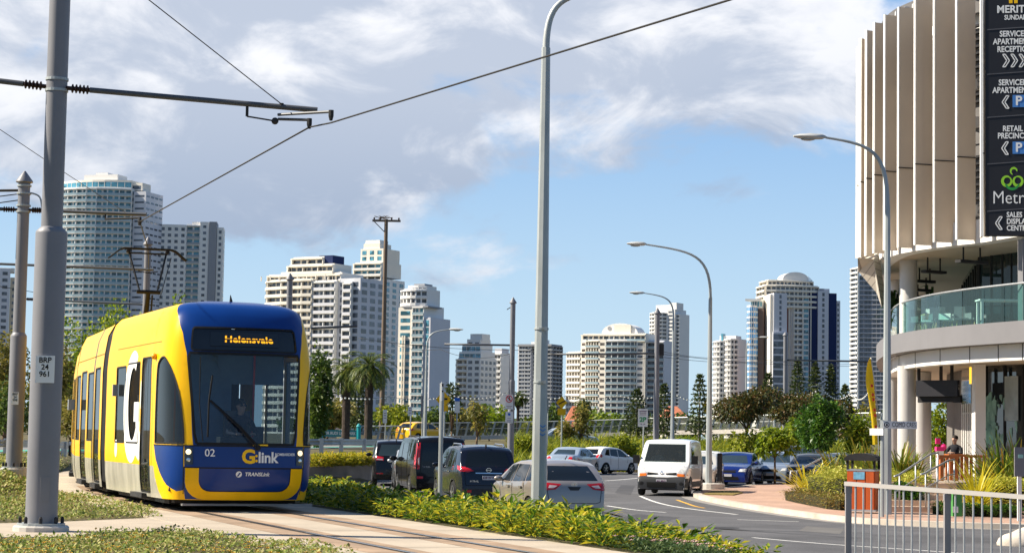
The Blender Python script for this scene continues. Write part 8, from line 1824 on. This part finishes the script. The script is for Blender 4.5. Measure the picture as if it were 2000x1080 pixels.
tree('spreading umbrella tree with bronze flat crown on the embankment', 1458, 752, 880, 150, 112, 'umbrella', n=5200, leafs=.85, flat=True, zb=-.1, lobes=12, crown=.52); tree('second bronze umbrella tree behind the round green tree', 1560, 758, 880, 150, 122, 'umbrella', n=5200, leafs=.85, flat=True, zb=.2, lobes=12, crown=.6); tree('round rich green tree right of the umbrella trees', 1600, 776, 892, 92, 98, 'deep', n=5600, leafs=.9, zb=-.4, lobes=11, crown=.70, bark=m_trunkg); tree('small roadside tree with thin straight trunk between the parked wagon and utility', 1513, 832, 944, 84, 88, 'bright', n=1700, zb=-.55, lobes=9, crown=.52, tr=.06); tree('young leafy tree on the bank left of the round green tree', 1545, 815, 890, 60, 108, 'bright', n=1000, zb=-.3, crown=.7)
for k in range(14):          # far screen of trees along the river bank, each its own tree
 X = 590 + k * 82 + rnd.uniform(-14, 14); tree(['dark green bank tree far behind, %s' % w for w in ('nearest the tram cab', 'behind the palm trunks', 'left of the yellow hatchback', 'behind the bare sign post', 'below the low white tower', 'under the narrow brown balconied block', 'left of the tall street lamp', 'right of the tall street lamp', 'under the left part of the domed block', 'under the right part of the domed block', 'below the thinner street lamp', 'behind the umbrella tree trunk', 'behind the bronze umbrella crowns', 'below the navy striped tower')][k], X, rnd.uniform(800, 815), 846, 104, 330, 'dark', n=600, zb=1, crown=.85, trunk=False)
for X, Yt, W_, lab in ((-30, 770, 120, 'far hazy tree clump at the left edge behind the guardrail'), (70, 785, 110, 'far tree clump behind the second tram pole base'), (190, 790, 130, 'far tree clump behind the tram tail'), (330, 640, 120, 'far tree clump hidden behind the tram windows'), (1760, 800, 120, 'far tree clump behind the big column'), (1720, 815, 90, 'far tree clump behind the feather flag')): tree(lab, X, Yt, 862, W_, 200, 'olive' if X < 100 else 'dark', n=800, zb=.5, crown=.85, trunk=False)
# palms
def palm(label, X, Ytop, Ybase, D, nf, fl, r):
 p = at(X, Ybase, D); zb = .5; zt = at(X, Ytop, D).z - zb; o = empty('palm_tree', (p.x, p.y, zb), label, 'palm tree', 'date palms beyond the guardrail'); t = MB(); pr = [(r * 1.15, -.3)] + [(r * (1 + .06 * (i % 2)), zt * i / 22) for i in range(1, 16)] + [(r * 1.5, zt * .74), (r * 1.75, zt * .82), (r * 1.5, zt * .9), (r * .7, zt * .95)]; t.lathe((0, 0, 0), pr, 14); t.build('trunk', mat('palm_trunk_dark', (.055, .042, .034), .95, vary=.4, vscale=5, bump=.8, bscale=9), o); b = MB()
 for k in range(nf):
  a = k * 2.4 + rnd.uniform(-.2, .2); el = lerp(1.35, -.5, (k / nf) ** .8) + rnd.uniform(-.1, .1); dv = Vector((math.cos(a), math.sin(a), 0)); sv = Vector((-dv.y, dv.x, 0)); q = Vector((0, 0, zt * .92)); L_ = fl * rnd.uniform(.8, 1.1); st = 9; e = el
  for i in range(st):
   nq = q + (dv * math.cos(e) + Vector((0, 0, math.sin(e)))) * L_ / st; up = (Vector((0, 0, math.cos(e))) - dv * math.sin(e)); ll = .55 * math.sin(math.pi * (i + 1.2) / (st + 1.5)) * fl / 2.2
   for j in (0, .5):
    c = q.lerp(nq, j)
    for sg_ in (-1, 1): leaf(b, c, sv * sg_ + (nq - q).normalized() * .8 + up * .25, up, ll, .07, .35)
   b.beam(q, nq, .05, .03); q = nq; e -= .19
 b.build('fronds', TREEM['palm'], o)
palm('left date palm with thick trunk beyond the park sign', 675, 712, 852, 126, 34, 1.9, .25); palm('right date palm beside the timber power pole', 719, 702, 852, 124, 36, 2.1, .25)
palm('small far palm between the no-walking sign and the tall lamp', 1011, 768, 838, 180, 34, 1.2, .12); palm('small far palm between lamp and domed block', 1139, 780, 840, 190, 30, 1.2, .12)
bpy.data.objects['palm_tree.002']['group'] = 'small far palms'; bpy.data.objects['palm_tree.003']['group'] = 'small far palms'
# Norfolk pines
def pine(label, X, Ytop, Ybase, Wpx, D, tiers=13, dens=1.0, zb=None):
 p = at(X, Ybase, D); zb = p.z if zb is None else zb; Ht = at(X, Ytop, D).z - zb; w = Wpx * D / FPX / 2; o = empty('pine_tree', (p.x, p.y, zb), label, 'pine tree', 'Norfolk pines'); MB().tube([(0, 0, -.3), (0, 0, Ht * .98)], [Ht * .016 + .05, .02], 7).build('trunk', m_trunkg, o); b = MB(); lv = max(.16, D * .0017)
 for i in range(tiers):
  t = i / (tiers - 1); z = Ht * lerp(.20, .97, t); rr = w * (1 - t) ** .75 + .12; nb = 9
  for k in range(nb):
   a = k * 2 * math.pi / nb + i * .6; dv = Vector((math.cos(a), math.sin(a), .12)); n_ = max(3, int(rr / lv * 1.6 * dens))
   for j in range(n_):
    c = Vector((0, 0, z)) + dv * rr * (j + 1) / n_
    for _ in range(3): leaf(b, c, dv * .6 + rdir() * .8 + Vector((0, 0, .25)), rdir(), lv * rnd.uniform(.7, 1.3), lv * .45, 0)
 b.build('crown', TREEM['pine'], o)
pine('clear silhouette Norfolk pine with open tiers left of the kerb nose lamp', 1366, 732, 846, 40, 145, zb=.8); pine('Norfolk pine in front of the right part of the domed block', 1243, 760, 842, 56, 150, zb=.8); pine('Norfolk pine between the thinner lamp and the far tram pole', 1296, 750, 842, 44, 148, zb=.8); pine('tall dark pine left of the navy striped tower base', 1557, 702, 830, 44, 320, zb=1, tiers=16); pine('tall pine in front of the navy striped tower', 1592, 708, 830, 42, 330, zb=1, tiers=16); pine('tall pine at the right foot of the navy striped tower', 1622, 712, 830, 40, 330, zb=1, tiers=16); pine('pine below the curved blue glass tower', 1500, 728, 830, 40, 300, zb=1); pine('tall pine standing between the two date palms', 698, 718, 846, 50, 170, zb=.8, tiers=15); pine('dark pine beside the dark glass tower base', 1650, 752, 840, 44, 250, zb=1)
# ------------------------------------------------------------------ people
m_skin = mat('skin', (.42, .25, .18), .55, vary=.05); m_hair = mat('hair_dark', (.015, .011, .009), .6); m_shade = mat('sunglasses_black', (.008, .008, .01), .1, vary=0)
def person(label, loc, rz, shirt, trousers, arms, head_turn=0.0, glasses=False, stand=False):
 o = empty('person', loc, label, 'person', rz=rz); V = []; E = []; Rr = []; Z = []
 def v(p, r, z, par=None):
  V.append(Vector(p)); Rr.append(r); Z.append(z)
  if par is not None: E.append((par, len(V) - 1))
  return len(V) - 1
 pel = v((0, 0, .10), .15, 't'); wa = v((0, .015, .27), .135, 's', pel); chs = v((0, .02, .45), .15, 's', wa); uc = v((0, .02, .56), .11, 's', chs); nk = v((0, .01, .645), .055, 'k', uc)
 ct, st_ = math.cos(head_turn), math.sin(head_turn)
 def hd_(x, y, z): return (x * ct - y * st_, x * st_ + y * ct, z)
 jaw = v(hd_(0, -.025, .73), .068, 'k', nk); hd = v(hd_(0, -.012, .82), .088, 'k', jaw); v(hd_(0, 0, .895), .055, 'k', hd); v(hd_(0, -.115, .785), .016, 'k', hd)
 for sx in (-1, 1): v(hd_(sx * .088, 0, .80), .016, 'k', hd)
 for sx in (-1, 1):
  sh = v((sx * .18, .02, .55), .065, 's', uc); el, wr, hn = [Vector((sx * abs(a[0]) if a[0] > 0 else sx * a[0], a[1], a[2])) for a in arms]
  e_ = v(el, .046, 's', sh); w_ = v(wr, .030, 's', e_); h_ = v(hn, .030, 'k', w_); d = (hn - wr).normalized(); s_ = Vector((1, 0, 0))
  for i, (off, ln) in enumerate(((-.03, .065), (-.01, .08), (.012, .075), (.032, .06))): f1 = v(hn + s_ * off + d * ln * .6, .009, 'k', h_); v(hn + s_ * off * 1.1 + d * ln + Vector((0, 0, -.025)), .008, 'k', f1)
  th = v(hn + s_ * (-sx * .045) + d * .005 + Vector((0, 0, .01)), .010, 'k', h_); v(hn + s_ * (-sx * .055) + d * .04, .009, 'k', th)
  hp = v((sx * .09, -.03, .08), .088, 't', pel); kn = v((sx * .12, -.44, .10), .062, 't', hp); an = v((sx * .12, -.42, -.34), .042, 't', kn); v((sx * .12, -.56, -.40), .038, 'b', an)
 me = bpy.data.meshes.new('body'); me.from_pydata([tuple(q) for q in V], E, []); ob = bpy.data.objects.new('body', me); COL.objects.link(ob); md = ob.modifiers.new('skin', 'SKIN'); sub = ob.modifiers.new('sub', 'SUBSURF'); sub.levels = sub.render_levels = 1
 for i, r_ in enumerate(Rr): me.skin_vertices[0].data[i].radius = (r_, r_); me.skin_vertices[0].data[i].use_root = (i == 0)
 dg = bpy.context.evaluated_depsgraph_get(); m2 = bpy.data.meshes.new_from_object(ob.evaluated_get(dg)); bpy.data.objects.remove(ob)
 m2.name = 'body'; m2.materials.clear()
 for m_ in (shirt, trousers, m_skin, m_blk): m2.materials.append(m_)
 idx = {'s': 0, 't': 1, 'k': 2, 'b': 3}
 for p in m2.polygons:
  c = p.center; best = min(range(len(V)), key=lambda i: (V[i] - c).length - Rr[i]); p.material_index = idx[Z[best]]; p.use_smooth = True
 bo = bpy.data.objects.new('body', m2); COL.objects.link(bo); bo.parent = o
 b = MB(); n_ = 12
 b.sphere(hd_(0, .018, .85), .100, 12, 8, (1, 1.08, .92)); b.v = [q for q in b.v]; h = b.build('hair', m_hair, o, smooth=True)
 if glasses:
  b = MB(); 
  for sx in (-1, 1): b.sphere(hd_(sx * .036, -.098, .815), .032, 10, 6, (1, .35, .7))
  b.beam(hd_(-.08, -.06, .82), hd_(.08, -.06, .82), .01, .012); b.build('sunglasses', m_shade, o, smooth=True)
 return o
m_uni = mat('uniform_navy', (.012, .014, .03), .8); m_trs = mat('trousers_dark', (.02, .02, .025), .85)
q = tram.matrix_world; tw = lambda x, y, z: Matrix.Rotation(TRZ, 4, 'Z') @ tl((x, y, z)) + Vector((NOSE.x, NOSE.y, 0))
arms_fwd = [(.25, -.14, .32), (.17, -.38, .30), (.14, -.45, .31)]
person('tram driver in dark uniform and sunglasses seated behind the windscreen', tw(1.68, .27, 1.0), R(21), m_uni, m_trs, arms_fwd, .25, True)
vo = VAN.o; h = R(167); fw = Vector((-math.sin(h), math.cos(h), 0)); lf = Vector((-fw.y, fw.x, 0)); base = Vector(vo.location)
person('van driver in pale shirt seen through the delivery van windscreen', base + fw * 3.0 - lf * .42 + Vector((0, 0, .78)), h + math.pi, mat('shirt_pale_grey', (.35, .38, .38), .8), m_trs, arms_fwd, .3)
person('passenger in dark clothes in the delivery van beside the driver', base + fw * 3.0 + lf * .42 + Vector((0, 0, .78)), h + math.pi, m_uni, m_trs, arms_fwd, -.2)
q = at(1865, 890, 63.2); person('person in dark jacket seated at the timber bar table on the terrace', (q.x, q.y, TZ + .45), -.5, mat('jacket_dark', (.015, .016, .022), .85), m_trs, [(.25, -.12, .34), (.14, -.34, .36), (.06, -.42, .38)], -.3)
so = empty('stool', (q.x, q.y, TZ), 'dark stool under the seated person on the terrace', 'stool'); MB().lathe((0, 0, .40), [(.18, 0), (.19, .04)], 14).build('seat', m_dk, so)
for k in range(4): a = k * math.pi / 2 + .4; MB().tube([(math.cos(a) * .1, math.sin(a) * .1, .4), (math.cos(a) * .2, math.sin(a) * .2, 0)], .016, 6).build('leg', m_dk, so)
